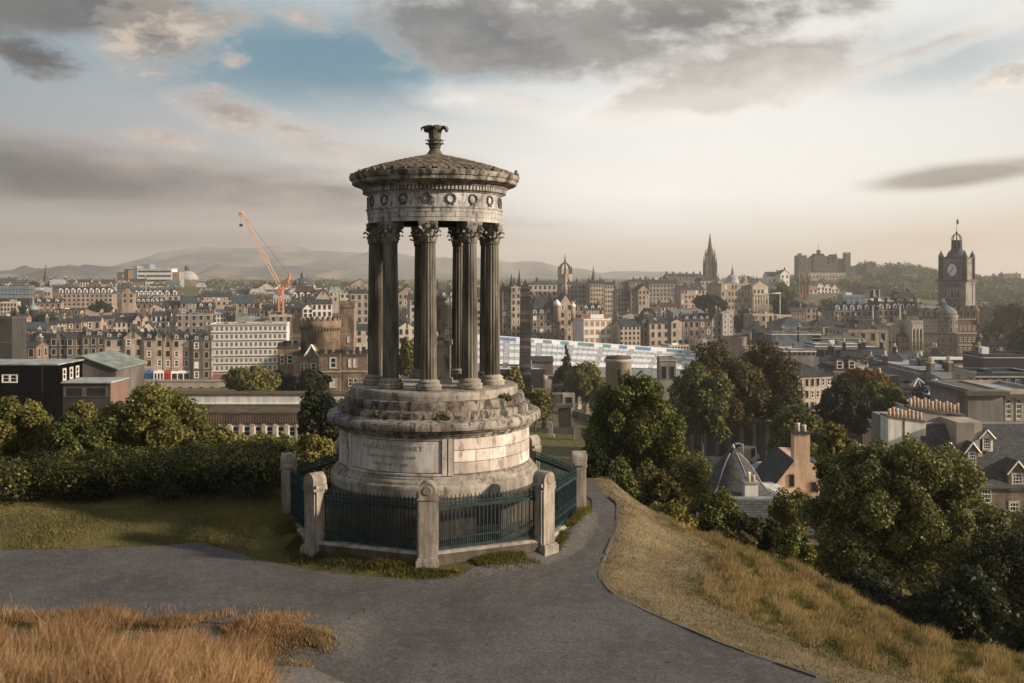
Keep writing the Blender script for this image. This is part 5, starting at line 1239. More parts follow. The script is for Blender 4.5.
for px_ in (961, 967.5, 974, 980):
    mb = MB(); x = hx(px_); mb.box(x-1.1, x+1.1, 5.4, 9, hz(319), hz(311), 'wall_brown'); mb.prism([(x-1.4, hz(311)), (x+1.4, hz(311)), (x, hz(306))], 5.2, 9, 'wall_soot'); mb.box(x-.45, x+.45, 5.3, 5.4, hz(317), hz(312), 'glass'); mb.build('gable', er)
mb = MB(); mb.lathe([(1.5, hz(325)), (1.5, hz(312)), (1.8, hz(311.5)), (1.1, hz(309)), (.1, hz(305))], 'wall_brown', 10, hx(983), 7); mb.build('turret', er)
inst(CHIM[5], er, (hx(972), 18, hz(309)), (1.2, 1.2, 1.3), name='chimney')
TD = HY+13
def hxt(px): return (px-512)/1000*TD-(944-512)*s
def hzt(py): return PZ(py, TD)-PZ(364, HY)
# clock tower
tx0, tx1 = 941.5, 970.5; tc = hxt(956); dT = hxt(tx1)-hxt(tx0)
mb = MB(); y0 = 8; y1 = y0+dT
mb.box(hxt(tx0), hxt(tx1), y0, y1, -12, hzt(281), 'wall_grey')
for sx_ in (0, 1):
    for sy_ in (0, 1):
        cx_ = hxt(tx0)+1.4 if sx_ == 0 else hxt(tx1)-1.4; cy__ = y0+1.4 if sy_ == 0 else y1-1.4
        mb.box(cx_-1.7, cx_+1.7, cy__-1.7, cy__+1.7, -12, hzt(283), 'wall_grey')
for py_ in (300, 316, 332): mb.box(hxt(tx0)-.1, hxt(tx1)+.1, y0-.2, y0, hzt(py_)-.25, hzt(py_)+.25, 'trim_dark')
mb.box(hxt(939)-.2, hxt(973)+.2, y0-1.1, y1+1.1, hzt(281.5), hzt(279.5), 'trim_dark'); mb.box(hxt(940), hxt(972), y0-.7, y1+.7, hzt(283.5), hzt(281.6), 'wall_grey')
for i in range(11): mb.box(hxt(941)+i*1.22, hxt(941)+i*1.22+.5, y0-.9, y0, hzt(286), hzt(283.6), 'wall_grey')
tw = mb.build('clock_tower', bh)
for px_ in (949, 956, 963):
    for py_ in (298, 313): inst(WIN['plain'], tw, (hxt(px_), y0-.05, hzt(py_)), (.9, 1, 3.4), name='window')
mb = MB(); mb.box(hxt(942.3), hxt(969.7), y0+.4, y1-.4, hzt(279.5), hzt(257), 'wall_grey')
mb.box(hxt(948), hxt(964), y0, y0+.4, hzt(279.4), hzt(259), 'wall_grey'); mb.prism([(hxt(947.5), hzt(259)), (hxt(964.5), hzt(259)), (hxt(961.5), hzt(256.3)), (hxt(956), hzt(253.6)), (hxt(950.5), hzt(256.3))], y0-.1, y0+1.4, 'wall_soot')
mb.box(hxt(941.6), hxt(970.4), y0+.1, y1-.1, hzt(258.4), hzt(257), 'trim_dark'); mb.box(hxt(942), hxt(970), y0+.2, y1-.2, hzt(264), hzt(263.2), 'trim_dark')
for sx_ in (0, 1):
    for sy_ in (0, 1):
        cx_ = hxt(943) if sx_ == 0 else hxt(969); cy__ = y0+.9 if sy_ == 0 else y1-.9
        mb.lathe([(1.25, hzt(279.6)), (1.25, hzt(257.5)), (1.4, hzt(257)), (1.15, hzt(255.5)), (.6, hzt(253)), (.3, hzt(252)), (.08, hzt(250))], 'wall_soot', 10, cx_, cy__)
cs_ = mb.build('clock_stage', bh)
ccx, ccz, yc = hxt(956), hzt(270), y0
mb = MB(); n = 32
vs = [(ccx+2.25*math.cos(2*math.pi*i/n), yc-.16, ccz+2.75*math.sin(2*math.pi*i/n)) for i in range(n)]+[(ccx+2.25*math.cos(2*math.pi*i/n), yc+.02, ccz+2.75*math.sin(2*math.pi*i/n)) for i in range(n)]
mb.add(vs, [tuple(range(n))]+[(i, n+i, n+(i+1) % n, (i+1) % n) for i in range(n)], 'mast_white')
for i in range(n):
    a0, a1 = 2*math.pi*i/n, 2*math.pi*(i+1)/n
    q = [(ccx+r*math.cos(a), yc-.24, ccz+r*math.sin(a)) for a in (a0, a1) for r in (2.7, 3.15)]
    mb.add(q, [(0, 1, 3, 2)], 'trim_dark')
for i in range(12):
    a = 2*math.pi*i/12; mb.bar((ccx+2.0*math.sin(a), yc-.2, ccz+2.0*math.cos(a)), (ccx+2.5*math.sin(a), yc-.2, ccz+2.5*math.cos(a)), .22, 'metal_dark')
face = mb.build('clock_face', cs_)
mb = MB(); a = R(222); mb.bar((ccx, yc-.28, ccz), (ccx+2.15*math.sin(a), yc-.28, ccz+2.15*math.cos(a)), .3, 'metal_dark'); a = R(199+180); mb.bar((ccx, yc-.3, ccz), (ccx+1.45*math.sin(a), yc-.3, ccz+1.45*math.cos(a)), .34, 'metal_dark'); mb.build('clock_hand', face)
ly = (y0+y1)/2
mb = MB(); mb.lathe([(5.6, hzt(257)), (4.4, hzt(255)), (3.5, hzt(251.5)), (2.7, hzt(248.8)), (2.85, hzt(248.4))], 'roof_blueslate', 8, hxt(956), ly); mb.lathe([(2.2, hzt(248.4)), (2.2, hzt(241)), (2.5, hzt(240.6)), (2.5, hzt(240))], 'roof_blueslate', 8, hxt(956), ly)
for k in range(8):
    a = 2*math.pi*(k+.5)/8; mb.bar((hxt(956)+2.3*math.sin(a), ly-2.3*math.cos(a), hzt(248.3)), (hxt(956)+2.2*math.sin(a), ly-2.2*math.cos(a), hzt(240.5)), .55, 'wall_soot')
    pr = None
    for q in np.linspace(0, 1, 6):
        r = 2.2*math.cos(q*math.pi/2)+.15; z = hzt(240)+2.7*math.sin(q*math.pi/2); c = (hxt(956)+r*math.sin(a), ly-r*math.cos(a), z)
        if pr: mb.bar(pr, c, .4, 'wall_soot')
        pr = c
mb.lathe([(.5, hzt(234)), (.6, hzt(232.5)), (.2, hzt(231)), (.1, hzt(229))], 'wall_soot', 8, hxt(956), ly); ln = mb.build('lantern', cs_)
mb = MB(); mb.bar((hxt(956), ly, hzt(231)), (hxt(956), ly, hzt(219)), .2, 'metal_dark'); mb.box(hxt(956)+.1, hxt(956)+.9, ly-.03, ly+.03, hzt(224), hzt(219.5), 'metal_dark'); mb.build('flagpole', ln)

# the tower stands cornerwise to the view
tcx, tcy = hxt(956), (y0+y1)/2; tshift = .9
for o_ in (tw, cs_):
    th_, k_ = R(-43), .88
    o_.rotation_euler = (0, 0, th_); o_.scale = (k_, k_, 1)
    o_.location = (tcx+tshift-k_*(tcx*math.cos(th_)-tcy*math.sin(th_)), tcy-k_*(tcx*math.sin(th_)+tcy*math.cos(th_)), 0)
# --- ridge buildings far right
bd('building', 'pale classical building among trees on the far ridge beyond the clock tower', 976, 996, 281, 289, 1150, 'grey', 'flat', 'lead', ch=1, win='plain')
o = bd('building', 'square blue grey tower block on the far ridge beyond the clock tower', 1004, 1021, 274, 292, 1150, 'grey', 'flat', 'metal', ch=2, win='plain')
bd('building', 'long pale terrace under the square far tower', 988, 1034, 288, 300, 1000, 'grey', 'gable', 'blueslate', rh=2, ch=4, win='plain')
# --- mid right: shopping centre roofs, register house, theatre
g = 'low roofs between the trees and the hotel'
bd('building', 'blue slate roofed station hall with hipped end', 783, 812, 325, 331, 380, 'grey', 'hip', 'blueslate', rh=7, ch=0, nf=0, d=24, group=g)
bd('building', 'tan stone low building with a dark roof left of the slate hall', 752, 775, 315, 332, 430, 'sand', 'flat', 'slate', ch=1, win='plain', group=g)
bd('building', 'long pink wall beneath the dark trees by the railway', 730, 762, 338, 345, 400, 'pink', 'flat', 'slate', ch=0, nf=0, group=g)
bd('building', 'dark slate shed between the pink wall and the grey box', 757, 772, 333, 345, 380, 'dark', 'gable', 'slate', rh=4, ch=0, nf=0, group=g)
bd('plant_room', 'grey metal roof box with a white rim and outside stair', 772, 797, 334, 351, 300, 'roof_metal', 'flat', 'paleroof', ch=0, nf=0, group=g, cat='roof box')
bd('plant_room', 'second grey metal roof box joined by a white stair rail', 799, 821, 334, 352, 300, 'roof_metal', 'flat', 'paleroof', ch=0, nf=0, group=g, cat='roof box')
bd('building', 'flat white roofed block below the grey metal boxes', 783, 816, 351, 356, 250, 'grey', 'flat', 'paleroof', ch=0, nf=1, nb=7, win='dark', group=g, d=14)
bd('building', 'long low glass and metal block with a white roof edge', 815, 874, 346, 360, 270, 'roof_metal', 'flat', 'paleroof', ch=0, nf=1, nb=6, win='band', wfill=(.9, .5), group=g)
bd('building', 'grey green roofed strip behind the long glass block', 812, 862, 338, 348, 300, 'roof_metal', 'flat', 'moss', ch=0, nf=0, group=g)
bd('building', 'blank tan stone block with a dark flat roof behind the glass block', 848, 888, 331, 344, 330, 'sand', 'flat', 'slate', ch=0, nf=1, nb=4, win='plain', group=g, d=20)
bd('building', 'dark roof storey above the blank tan stone block', 858, 880, 323, 333, 345, 'soot', 'mansard', 'slate', rh=3, ch=1, nf=0, group=g)
bd('building', 'blue green glass roofed store behind the square belvedere', 843, 866, 296, 305, 520, 'blue_panel', 'flat', 'metal', ch=0, win='blue', nf=2, group=g)
bv = bd('belvedere_tower', 'square tan tower with an open arched top and white lower wall', 869, 880, 289, 308, 480, 'cream', 'hip', 'slate', rh=3, ch=0, nf=1, nb=2, win='dark', wfill=(.5, .7), cat='tower', d=6, wy=1.0)
mb = MB(); mb.box(-2.9, 2.9, -.3, 6.2, -2, 4.6, 'mast_white'); mb.build('lower_wall', bv)
bd('building', 'white walled roof storeys beside the square belvedere tower', 878, 895, 302, 309, 470, 'white', 'flat', 'paleroof', ch=1, nf=0, group=g)
bd('building', 'slate roofed terrace with many pale dormers under the belvedere', 834, 878, 311, 324, 440, 'grey', 'mansard', 'blueslate', rh=6, ch=4, dm=6, nf=2, nb=8, win='plain', group=g, dscale=1.2)
bd('building', 'grey slate mansard terrace with dormers joining the grand hotel', 878, 926, 310, 330, 436, 'sand', 'mansard', 'slate', rh=8, ch=5, dm=7, nf=3, nb=9, win='plain', group=g, dscale=1.2)
bd('building', 'brown gabled roofs with a small ornate turret left of the hotel', 897, 914, 296, 308, 500, 'soot', 'mansard', 'slate', rh=4, ch=2, nf=1, nb=4, group=g)
o = bd('building', 'columned stone building with a tall pilastered end lit by the sun', 887, 900, 325, 352, 355, 'sand', 'flat', 'slate', ch=0, nf=0, group=g, d=16)
mb = MB()
for x in np.linspace(-1.9, 1.9, 4): mb.box(x-.22, x+.22, -.3, 0, .8, 8.2, 'wall_cream'); mb.box(x+.25, x+.85 if x < 1.8 else x+.3, -.03, 0, 1.4, 4, 'glass'); 
mb.build('pilaster_front', o)
o = bd('building', 'long sandstone range with rows of tall windows beside the columned block', 900, 912, 337, 353, 352, 'sand', 'gable', 'slate', rh=3, ch=0, nf=2, nb=5, win='plain', group=g)
o = bd('building', 'tall stone end pavilion with four half columns nearest the grand hotel', 911, 923, 322, 353, 350, 'pale', 'flat', 'slate', ch=1, nf=0, group=g, d=14)
mb = MB()
for x in np.linspace(-1.8, 1.8, 4): mb.lathe([(.26, 1), (.22, 8.6)], 'wall_cream', 8, x, -.25); mb.box(x+.35, x+.8 if x < 1.7 else x+.4, -.03, 0, 1.4, 4, 'glass'); mb.box(x+.35, x+.8 if x < 1.7 else x+.4, -.03, 0, 5.2, 8, 'glass')
mb.build('half_column_front', o)
bd('building', 'stone terrace end with white pilasters and a slate roof by the autumn tree', 884, 902, 360, 381, 215, 'pale', 'hip', 'slate', rh=6, ch=1, nf=2, nb=5, win='plain', group=g, yaw=-25, d=14)
bd('building', 'second stone terrace block with a blue bay roof under the grand hotel', 902, 920, 356, 372, 260, 'pale', 'hip', 'blueslate', rh=4, ch=0, nf=2, nb=4, win='plain', group=g, yaw=-20, d=14)
bd('building', 'grey stone house with dormers under the long glass block', 834, 858, 371, 392, 190, 'grey', 'mansard', 'slate', rh=5, ch=0, nf=2, nb=3, group=g, dm=2, dmk='stone', d=10, wfill=(.35, .45))
bd('building', 'slim stone front with white pilasters beside the grey dormer house', 858, 869, 369, 388, 192, 'cream', 'flat', 'slate', ch=0, nf=2, nb=3, group=g, win='white', d=12)
bd('building', 'cream stone terrace with a dark slate pavilion roof behind the brown trees', 795, 835, 377, 412, 165, 'cream', 'hip', 'slate', rh=16, ch=0, nf=3, nb=6, group=g, yaw=22, d=13, win='sash')
bd('building', 'low cream wall and roof at the end of the pavilion terrace', 788, 806, 378, 420, 170, 'cream', 'flat', 'lead', ch=0, nf=2, nb=3, group=g, d=10)
bd('building', 'long pale retaining building glimpsed between brown tree crowns', 745, 761, 348, 365, 260, 'pale', 'flat', 'slate', ch=0, nf=0, group=g, d=4)
for (x0, x1, yt, yb, Y_, w_, r__, rm_, rh_, ya, lab) in (
        (820, 842, 362, 376, 215, 'pale', 'hip', 'slate', 7, -18, 'pale terrace house with a hipped slate roof just past the dark pavilion roof'), (842, 862, 358, 372, 235, 'sand', 'gable', 'slate', 6, -18, 'sandstone terrace house with chimneys under the long glass block'),
        (862, 884, 356, 372, 245, 'grey', 'gable', 'blueslate', 6, -18, 'grey terrace house with a blue slate roof under the blank tan block'), (868, 888, 374, 390, 180, 'pale', 'gable', 'slate', 7, -20, 'pale stone house with a steep slate roof behind the orange autumn tree'),
        (900, 922, 371, 380, 225, 'dark', 'gable', 'slate', 5, -15, 'dark low gabled roof before the white curved pod'), (926, 948, 360, 370, 260, 'pale', 'hip', 'slate', 5, -15, 'stone lodge with a hipped roof below the grand hotel'),
        (940, 966, 379, 390, 185, 'grey', 'gable', 'metal', 4, 8, 'grey metal roofed store next to the glazed storey'), (856, 876, 337, 346, 335, 'pale', 'gable', 'slate', 5, -12, 'pale gabled house in front of the blank tan block'),
        (822, 846, 326, 337, 370, 'sand', 'gable', 'slate', 5, 12, 'sandstone gabled row behind the grey green roofed strip'), (786, 808, 338, 346, 320, 'soot', 'gable', 'slate', 5, 10, 'sooty gabled roof behind the grey metal boxes'),
        (750, 772, 330, 340, 410, 'pale', 'hip', 'slate', 5, 10, 'pale hipped house by the foot of the white lamp mast'), (898, 918, 316, 328, 420, 'sand', 'mansard', 'slate', 6, -10, 'sandstone mansard block over the sunlit pilastered end'),
        (985, 1012, 362, 372, 240, 'dark', 'gable', 'slate', 5, 0, 'dark gabled roof behind the black ribbed box'), (866, 886, 392, 404, 150, 'cream', 'gable', 'slate', 8, -15, 'cream gabled house at the near end of the low theatre roof')):
    bd('house', lab, x0, x1, yt, yb, Y_, w_, r__, rm_, rh=rh_, ch=2, win='sash', group=g, yaw=ya, d=9)
# theatre roofs and blocks nearer, right
bd('building', 'long low roof with a white edge and skylight lanterns', 872, 938, 391, 402, 150, 'dark', 'flat', 'darkroof', ch=0, nf=1, nb=8, win='blue', group=g, d=11, wcov=.5)
for (px_, py_, Y, k, lab) in ((918, 389, 156, 1.0, 'white framed glass pyramid skylight on the long low roof'), (936, 393, 150, 1.25, 'larger dark glass pyramid skylight with white ribs on the low roof')):
    sk = thing('skylight', (PX(px_, Y), Y, PZ(py_, Y)), lab, 'skylight', 'glass skylights')
    mb = MB(); w_ = 1.6*k; vs = [(-w_, -w_, 0), (w_, -w_, 0), (w_, w_, 0), (-w_, w_, 0), (0, 0, 1.7*k)]; mb.add(vs, [(0, 1, 4), (1, 2, 4), (2, 3, 4), (3, 0, 4), (3, 2, 1, 0)], 'glass_teal'); mb.build('glazing', sk)
    mb = MB()
    for v in vs[:4]: mb.bar(v, vs[4], .2, 'mast_white')
    for i in range(4): mb.bar(vs[i], vs[(i+1) % 4], .2, 'mast_white')
    for i in range(4): mb.bar(((vs[i][0]+vs[(i+1) % 4][0])/2, (vs[i][1]+vs[(i+1) % 4][1])/2, 0), vs[4], .12, 'mast_white')
    mb.build('frame', sk)
bd('building', 'grey flat roofed hall with a pale roof and blue panelled side', 920, 976, 373, 392, 190, 'roof_metal', 'flat', 'lead', ch=0, nf=0, group=g, d=30, win='blue')
bd('building', 'white curved roof pod beside the dark box', 903, 926, 378, 384, 200, 'white', 'flat', 'paleroof', ch=0, nf=0, group=g)
bd('building', 'black ribbed metal box on a dark roof near the picture edge', 983, 1040, 357, 373, 200, 'metal_dark', 'flat', 'darkroof', ch=0, nf=0, group=g)
bd('building', 'dark glazed storey with four bright blue windows under the black box', 976, 1040, 376, 392, 165, 'glass_teal', 'flat', 'darkroof', ch=0, nf=1, nb=7, win='blue', group=g, wfill=(.4, .55))
bd('building', 'pale flat roof deck below the white curved pod', 946, 984, 366, 374, 230, 'grey', 'flat', 'paleroof', ch=0, nf=0, group=g)
bd('building', 'small stone lodges and trees between the hotel and the black box', 985, 1010, 346, 357, 330, 'soot', 'gable', 'slate', rh=3, ch=2, nf=1, nb=4, win='plain', group=g)
o = bd('building', 'grey stone corner building with heavy dark cornices near the slate house', 968, 1003, 394, 432, 120, 'grey', 'flat', 'lead', ch=0, nf=1, nb=1, win='dark', wcov=0, group=g, d=11, side=False, corn=True)
mb = MB(); W = 35*.12; mb.box(-W/2-.5, W/2+.6, -.5, 11.4, 37*.12, 41*.12, 'trim_dark'); mb.build('cornice', o)
o2 = bd('building', 'grey stone wing with tall sash windows at the picture edge', 1003, 1045, 394, 460, 121, 'pale', 'flat', 'lead', ch=0, nf=2, nb=4, win='sash6', group=g, d=11)
mb = MB(); W = 42*.121; mb.box(-W/2, W/2, -.5, 0, 62*.121, 66*.121, 'trim_dark'); mb.box(-W/2, W/2, -.35, 0, 31*.121, 33*.121, 'trim_dark'); mb.build('cornice', o2)
o3 = bd('building', 'pale flat roofed annex with a white wall behind the chimney stacks', 925, 969, 417, 428, 122, 'harl', 'flat', 'paleroof', ch=0, nf=0, group=g, d=13)
# parked coach on the deck
co = thing('coach', (PX(955, 232), 232, PZ(371.5, 232)), 'white coach parked on the upper road before the dark box', 'bus')
mb = MB(); mb.prism([(-5.2, .4), (5.0, .4), (5.2, 1.2), (4.6, 2.9), (3.6, 3.2), (-5.2, 3.2)], 0, 2.5, 'mast_white'); mb.build('body', co)
mb = MB(); mb.box(-4.8, 2.6, -.03, 0, 1.6, 2.7, 'glass'); mb.box(3.0, 4.5, -.03, 0, 1.5, 2.6, 'glass'); mb.build('side_window', co)
for x in (-3.2, 3.4):
    mb = MB(); mb.lathe([(.5, 0), (.5, .3)], 'metal_dark', 14); w_ = mb.build('wheel', co, (x, .2, .5)); w_.rotation_euler = (R(90), 0, 0)

# --- white station roof along the railway (Y 330-390)
sr = thing('station_roof', (PX(595, 370), 360, PZ(362, 370)), 'long white glazed station roof with a blue hoarding along its upper edge', 'station')
off = sr.location
def patch(q, w):                                  # q along the roof, w from near edge to far edge
    P0 = (1-q)*np.array([PX(470, 322), 322, PZ(360, 322)])+q*np.array([PX(690, 385), 385, PZ(367, 385)])
    P1 = (1-q)*np.array([PX(470, 366), 366, PZ(339, 366)])+q*np.array([PX(704, 415), 415, PZ(355, 415)])
    return (1-w)*P0+w*P1-np.array(off)
mb = MB(); nR = 46
for i in range(nR):
    q0, q1 = i/nR, (i+.93)/nR
    for j, (w0, w1, h0, h1) in enumerate([(w_/12, w_/12+(.064 if w_ % 2 == 0 else .083), (-.7, -.05, .35, .1, .5, 0, .55, .05, .5, 0, .4, .1)[w_], (-.05, .35, .1, .5, 0, .55, .05, .5, 0, .4, .1, .3)[w_]) for w_ in range(12)]):
        a_ = [patch(q0, w0)+[0, 0, h0], patch(q1, w0)+[0, 0, h0], patch(q1, w1)+[0, 0, h1], patch(q0, w1)+[0, 0, h1]]
        mb.add(a_+[x-np.array([0, 0, .25]) for x in a_], [(0, 1, 2, 3), (7, 6, 5, 4), (0, 4, 5, 1), (1, 5, 6, 2), (2, 6, 7, 3), (3, 7, 4, 0)], 'station_glass' if (j % 4 != 1 and i % 6) else 'roof_lead')
mb.build('glazed_bay', sr)
mb = MB(); u_ = np.array([0, 0, 1.0]); a_ = [patch(0, 0)-u_*4.5, patch(1, 0)-u_*4.5, patch(1, 0)-u_*1.2, patch(0, 0)-u_*1.2]; mb.add(a_+[x+np.array([0, .6, 0]) for x in a_], [(0, 1, 2, 3), (7, 6, 5, 4), (3, 2, 6, 7), (0, 3, 7, 4), (1, 5, 6, 2)], 'roof_metal'); mb.build('valance', sr)
cols = ['station_glass', 'station_glass', 'hoard_blue', 'hoard_blue', 'hoard_blue', 'station_glass', 'roof_lead', 'station_glass', 'roof_metal', 'station_glass', 'hoard_teal', 'station_glass', 'hoard_teal', 'roof_metal', 'station_glass', 'hoard_teal', 'station_glass', 'hoard_blue', 'station_glass', 'hoard_blue', 'hoard_blue', 'station_glass', 'station_glass', 'hoard_blue', 'hoard_teal', 'station_glass', 'station_glass', 'hoard_blue']
mb = MB(); nC = len(cols)
for i in range(nC):
    q0, q1 = i/nC, (i+1)/nC
    for (b0, b1, mt) in ((-.2, .3, 'roof_lead'), (.32, 1.55, cols[i]), (1.57, 1.9, 'station_glass')):
        a_ = [patch(q0, 1)+u_*b0, patch(q1, 1)+u_*b0, patch(q1, 1)+u_*b1, patch(q0, 1)+u_*b1]; mb.add(a_+[x+np.array([0, .3, 0]) for x in a_], [(0, 1, 2, 3), (7, 6, 5, 4), (0, 4, 5, 1), (3, 2, 6, 7)], mt)
mb.build('hoarding', sr)
bd('shed', 'lower flat station roof with white bays behind the obelisk', 497, 545, 371, 378, 300, 'metal_dark', 'flat', 'paleroof', nf=0, ch=0, corn=False, d=16, cat='station shed')
bd('shed', 'low brown shed with boarded end under the white station roof', 532, 553, 362, 371, 320, 'brown', 'gable', 'slate', rh=4, nf=0, ch=0, corn=False, d=10)
bd('shed', 'pale flat canopy among the trees by the churchyard wall', 545, 573, 382, 388, 270, 'pale', 'flat', 'paleroof', nf=0, ch=0, corn=False, d=14)
# --- churchyard: obelisk, mausolea, round tomb tower, headstones (Y 170-260)
OY = 245; s = OY/1000
ob = thing('obelisk', (PX(525.2, OY), OY, PZ(394, OY)), 'tall dark stone obelisk with paler courses standing in the churchyard', 'obelisk')
mb = MB(); hb = lambda py: (394-py)*s
w0_, w1_ = 6.0*s, 4.9*s
for i in range(26):
    q0, q1 = i/26, (i+1)/26-.004; z0, z1 = hb(386)+(hb(288)-hb(386))*q0, hb(386)+(hb(288)-hb(386))*q1; a, b_ = w0_+(w1_-w0_)*q0, w0_+(w1_-w0_)*q1
    c_ = 'wall_dark' if (i*5) % 7 not in (1, 4) else 'wall_soot'
    mb.add([(-a, -a, z0), (a, -a, z0), (a, a, z0), (-a, a, z0), (-b_, -b_, z1), (b_, -b_, z1), (b_, b_, z1), (-b_, b_, z1)], [(0, 1, 5, 4), (1, 2, 6, 5), (2, 3, 7, 6), (3, 0, 4, 7), (4, 5, 6, 7), (3, 2, 1, 0)], c_)
mb.add([(-w1_, -w1_, hb(288)), (w1_, -w1_, hb(288)), (w1_, w1_, hb(288)), (-w1_, w1_, hb(288)), (0, 0, hb(279.5))], [(0, 1, 4), (1, 2, 4), (2, 3, 4), (3, 0, 4)], 'wall_dark'); mb.build('shaft', ob)
mb = MB(); mb.box(-w0_*1.35, w0_*1.35, -w0_*1.35, w0_*1.35, -5, hb(386), 'wall_soot'); mb.build('plinth', ob)
RY = 225
rt = thing('tomb_tower', (PX(618.5, RY), RY, PZ(378, RY)), 'round drum shaped stone mausoleum with a flat mossy top', 'mausoleum')
mb = MB(); mb.lathe([(2.9, -6), (2.9, 3.6), (3.2, 3.7), (3.25, 4.3), (2.9, 4.4)], 'wall_pale', 28); mb.build('wall', rt)
mb = MB(); mb.lathe([(3.0, 4.4), (2.7, 4.9), (.01, 5.2)], 'roof_moss', 28); mb.build('roof', rt); inst(WIN['dark'], rt, (-.3, -2.92, .6), (.9, 1, 1.7), name='niche')
bd('mausoleum', 'square grey stone mausoleum with a dark flat cornice by the autumn trees', 660, 676, 360, 384, 230, 'grey', 'flat', 'slate', nf=1, nb=2, win='dark', wcov=.5, ch=0, group=None, d=5)
bd('mausoleum', 'dark low stone vaults along the churchyard wall', 552, 590, 388, 398, 228, 'soot', 'flat', 'moss', nf=1, nb=5, win='dark', ch=0, d=4, wfill=(.55, .75), corn=False)
bd('mausoleum', 'pale stone tomb with a dark doorway among the graves', 563, 575, 397, 406, 205, 'pale', 'flat', 'lead', nf=1, nb=1, win='dark', ch=0, d=3, wfill=(.45, .7), corn=False)
ch_ = thing('churchyard_wall', (PX(580, 196), 196, gz(PX(580, 196), 196)), 'low rubble wall crossing the churchyard grass', 'wall')
mb = MB()
pa, pb = Vector((PX(576, 200), 200, 0)), Vector((PX(606, 186), 186, 0)); n_ = 12
for i in range(n_):
    a, b_ = pa+(pb-pa)*i/n_, pa+(pb-pa)*(i+1)/n_; za, zb_ = gz(a.x, a.y), gz(b_.x, b_.y); o_ = ch_.location
    mb.add([(p.x-o_.x, p.y+e-o_.y, z+h-o_.z) for p, z in ((a, za), (b_, zb_)) for e in (0, .5) for h in (-1, 1.3)], [(0, 1, 5, 4), (4, 5, 7, 6), (6, 7, 3, 2), (1, 3, 7, 5), (2, 3, 1, 0)], 'wall_soot')
mb.build('wall', ch_)
gs = []
for i, kind in enumerate(range(3)):
    mb = MB()
    if kind == 0: mb.prism([(-.45, -.3), (.45, -.3), (.45, 1.25)]+[(.45*math.cos(t_), 1.25+.4*math.sin(t_)) for t_ in np.linspace(.2, math.pi-.2, 7)]+[(-.45, 1.25)], -.1, .1, 'wall_soot')
    elif kind == 1: mb.box(-.7, .7, -.5, .5, -.3, .5, 'wall_soot'); mb.box(-.5, .5, -.35, .35, .5, 2.2, 'wall_dark'); mb.box(-.7, .7, -.5, .5, 2.2, 2.5, 'wall_soot')
    else: mb.box(-.5, .5, -.3, .3, -.3, .4, 'wall_pale'); mb.box(-.3, .3, -.13, .13, .4, 2.0, 'wall_pale'); mb.prism([(-.32, 2.0), (.32, 2.0), (0, 2.4)], -.14, .14, 'wall_pale')
    gs.append(mb.data('gravestone'))
rng = random.Random(21); glab = ('dark round topped headstone in the churchyard grass', 'dark blocky table tomb in the churchyard grass', 'pale narrow headstone with pointed top in the churchyard grass')
for (px_, py_, kd, k) in ((553, 402, 0, 1), (557, 410, 1, 1.3), (560, 413, 2, 1.1), (566, 433, 1, 1.8), (571, 428, 0, 1), (548, 420, 0, 1), (545, 428, 0, 1.2), (551, 437, 2, 1), (577, 440, 0, 1.3), (580, 409, 2, 1), (584, 412, 0, 1), (588, 415, 2, .9), (555, 425, 0, .9), (574, 418, 0, .8), (585, 399, 1, 1), (592, 403, 0, 1), (543, 412, 2, .9), (563, 420, 0, .9), (590, 425, 0, 1), (598, 408, 1, 1.1)):
    lo, hi = 120.0, 262.0
    for _ in range(40):
        mid = (lo+hi)/2
        if gz(PX(px_, mid), mid) < PZ(py_, mid): lo = mid
        else: hi = mid
    Y = lo
    o_ = link('gravestone', gs[kd], None, (PX(px_, Y), Y, gz(PX(px_, Y), Y))); o_.scale = (k*1.25, k, k*1.15); o_.rotation_euler = (rng.uniform(-.05, .05), rng.uniform(-.06, .06), rng.uniform(-.5, .5))
    tag(o_, glab[kd], 'gravestone', ('rounded headstones', 'table tombs', 'pointed headstones')[kd])

# --- cottages on the slope (Y 78-105)
Y = 84; s = Y/1000
tr = thing('turreted_cottage', (PX(738, Y), Y, PZ(506, Y)), 'cottage with a round flared grey slate turret roof and white chimney', 'cottage', None, 0)
mb = MB(); mb.lathe([(3.4, -4), (3.4, .6)], 'wall_harl', 24, .3, 3); mb.box(-4, 5.5, 2, 9, -4, .2, 'wall_harl'); mb.build('wall', tr)
mb = MB(); mb.lathe([(3.7, .55), (3.0, .85), (2.45, 1.4), (2.05, 2.1), (1.6, 2.8), (1.05, 3.45), (.5, 3.95), (.25, 4.3), (.05, 4.65)], 'near_slate', 20, .25, 3)
mb.lathe([(.34, 3.9), (.36, 4.05), (.2, 4.35), (.14, 4.6), (.02, 4.75)], 'roof_lead', 10, .25, 3)
mb.prism_x([(5, .2), (8.9, .2), (8, 2.6), (5.5, 3.2)], -3.8, 1.5, 'near_slate'); rf = mb.build('roof', tr)
for a in (-.75, .35, 1.2):
    m2_ = MB()
    for (r0_, z0_), (r1_, z1_) in zip([(3.7, .58), (3.0, .88), (2.45, 1.43), (2.05, 2.13), (1.6, 2.83), (1.05, 3.48)], [(3.0, .88), (2.45, 1.43), (2.05, 2.13), (1.6, 2.83), (1.05, 3.48), (.5, 3.98)]):
        m2_.bar((.25+r0_*math.sin(a), 3-r0_*math.cos(a), z0_), (.25+r1_*math.sin(a), 3-r1_*math.cos(a), z1_), .11, 'roof_lead')
    m2_.build('roof_ridge', rf)
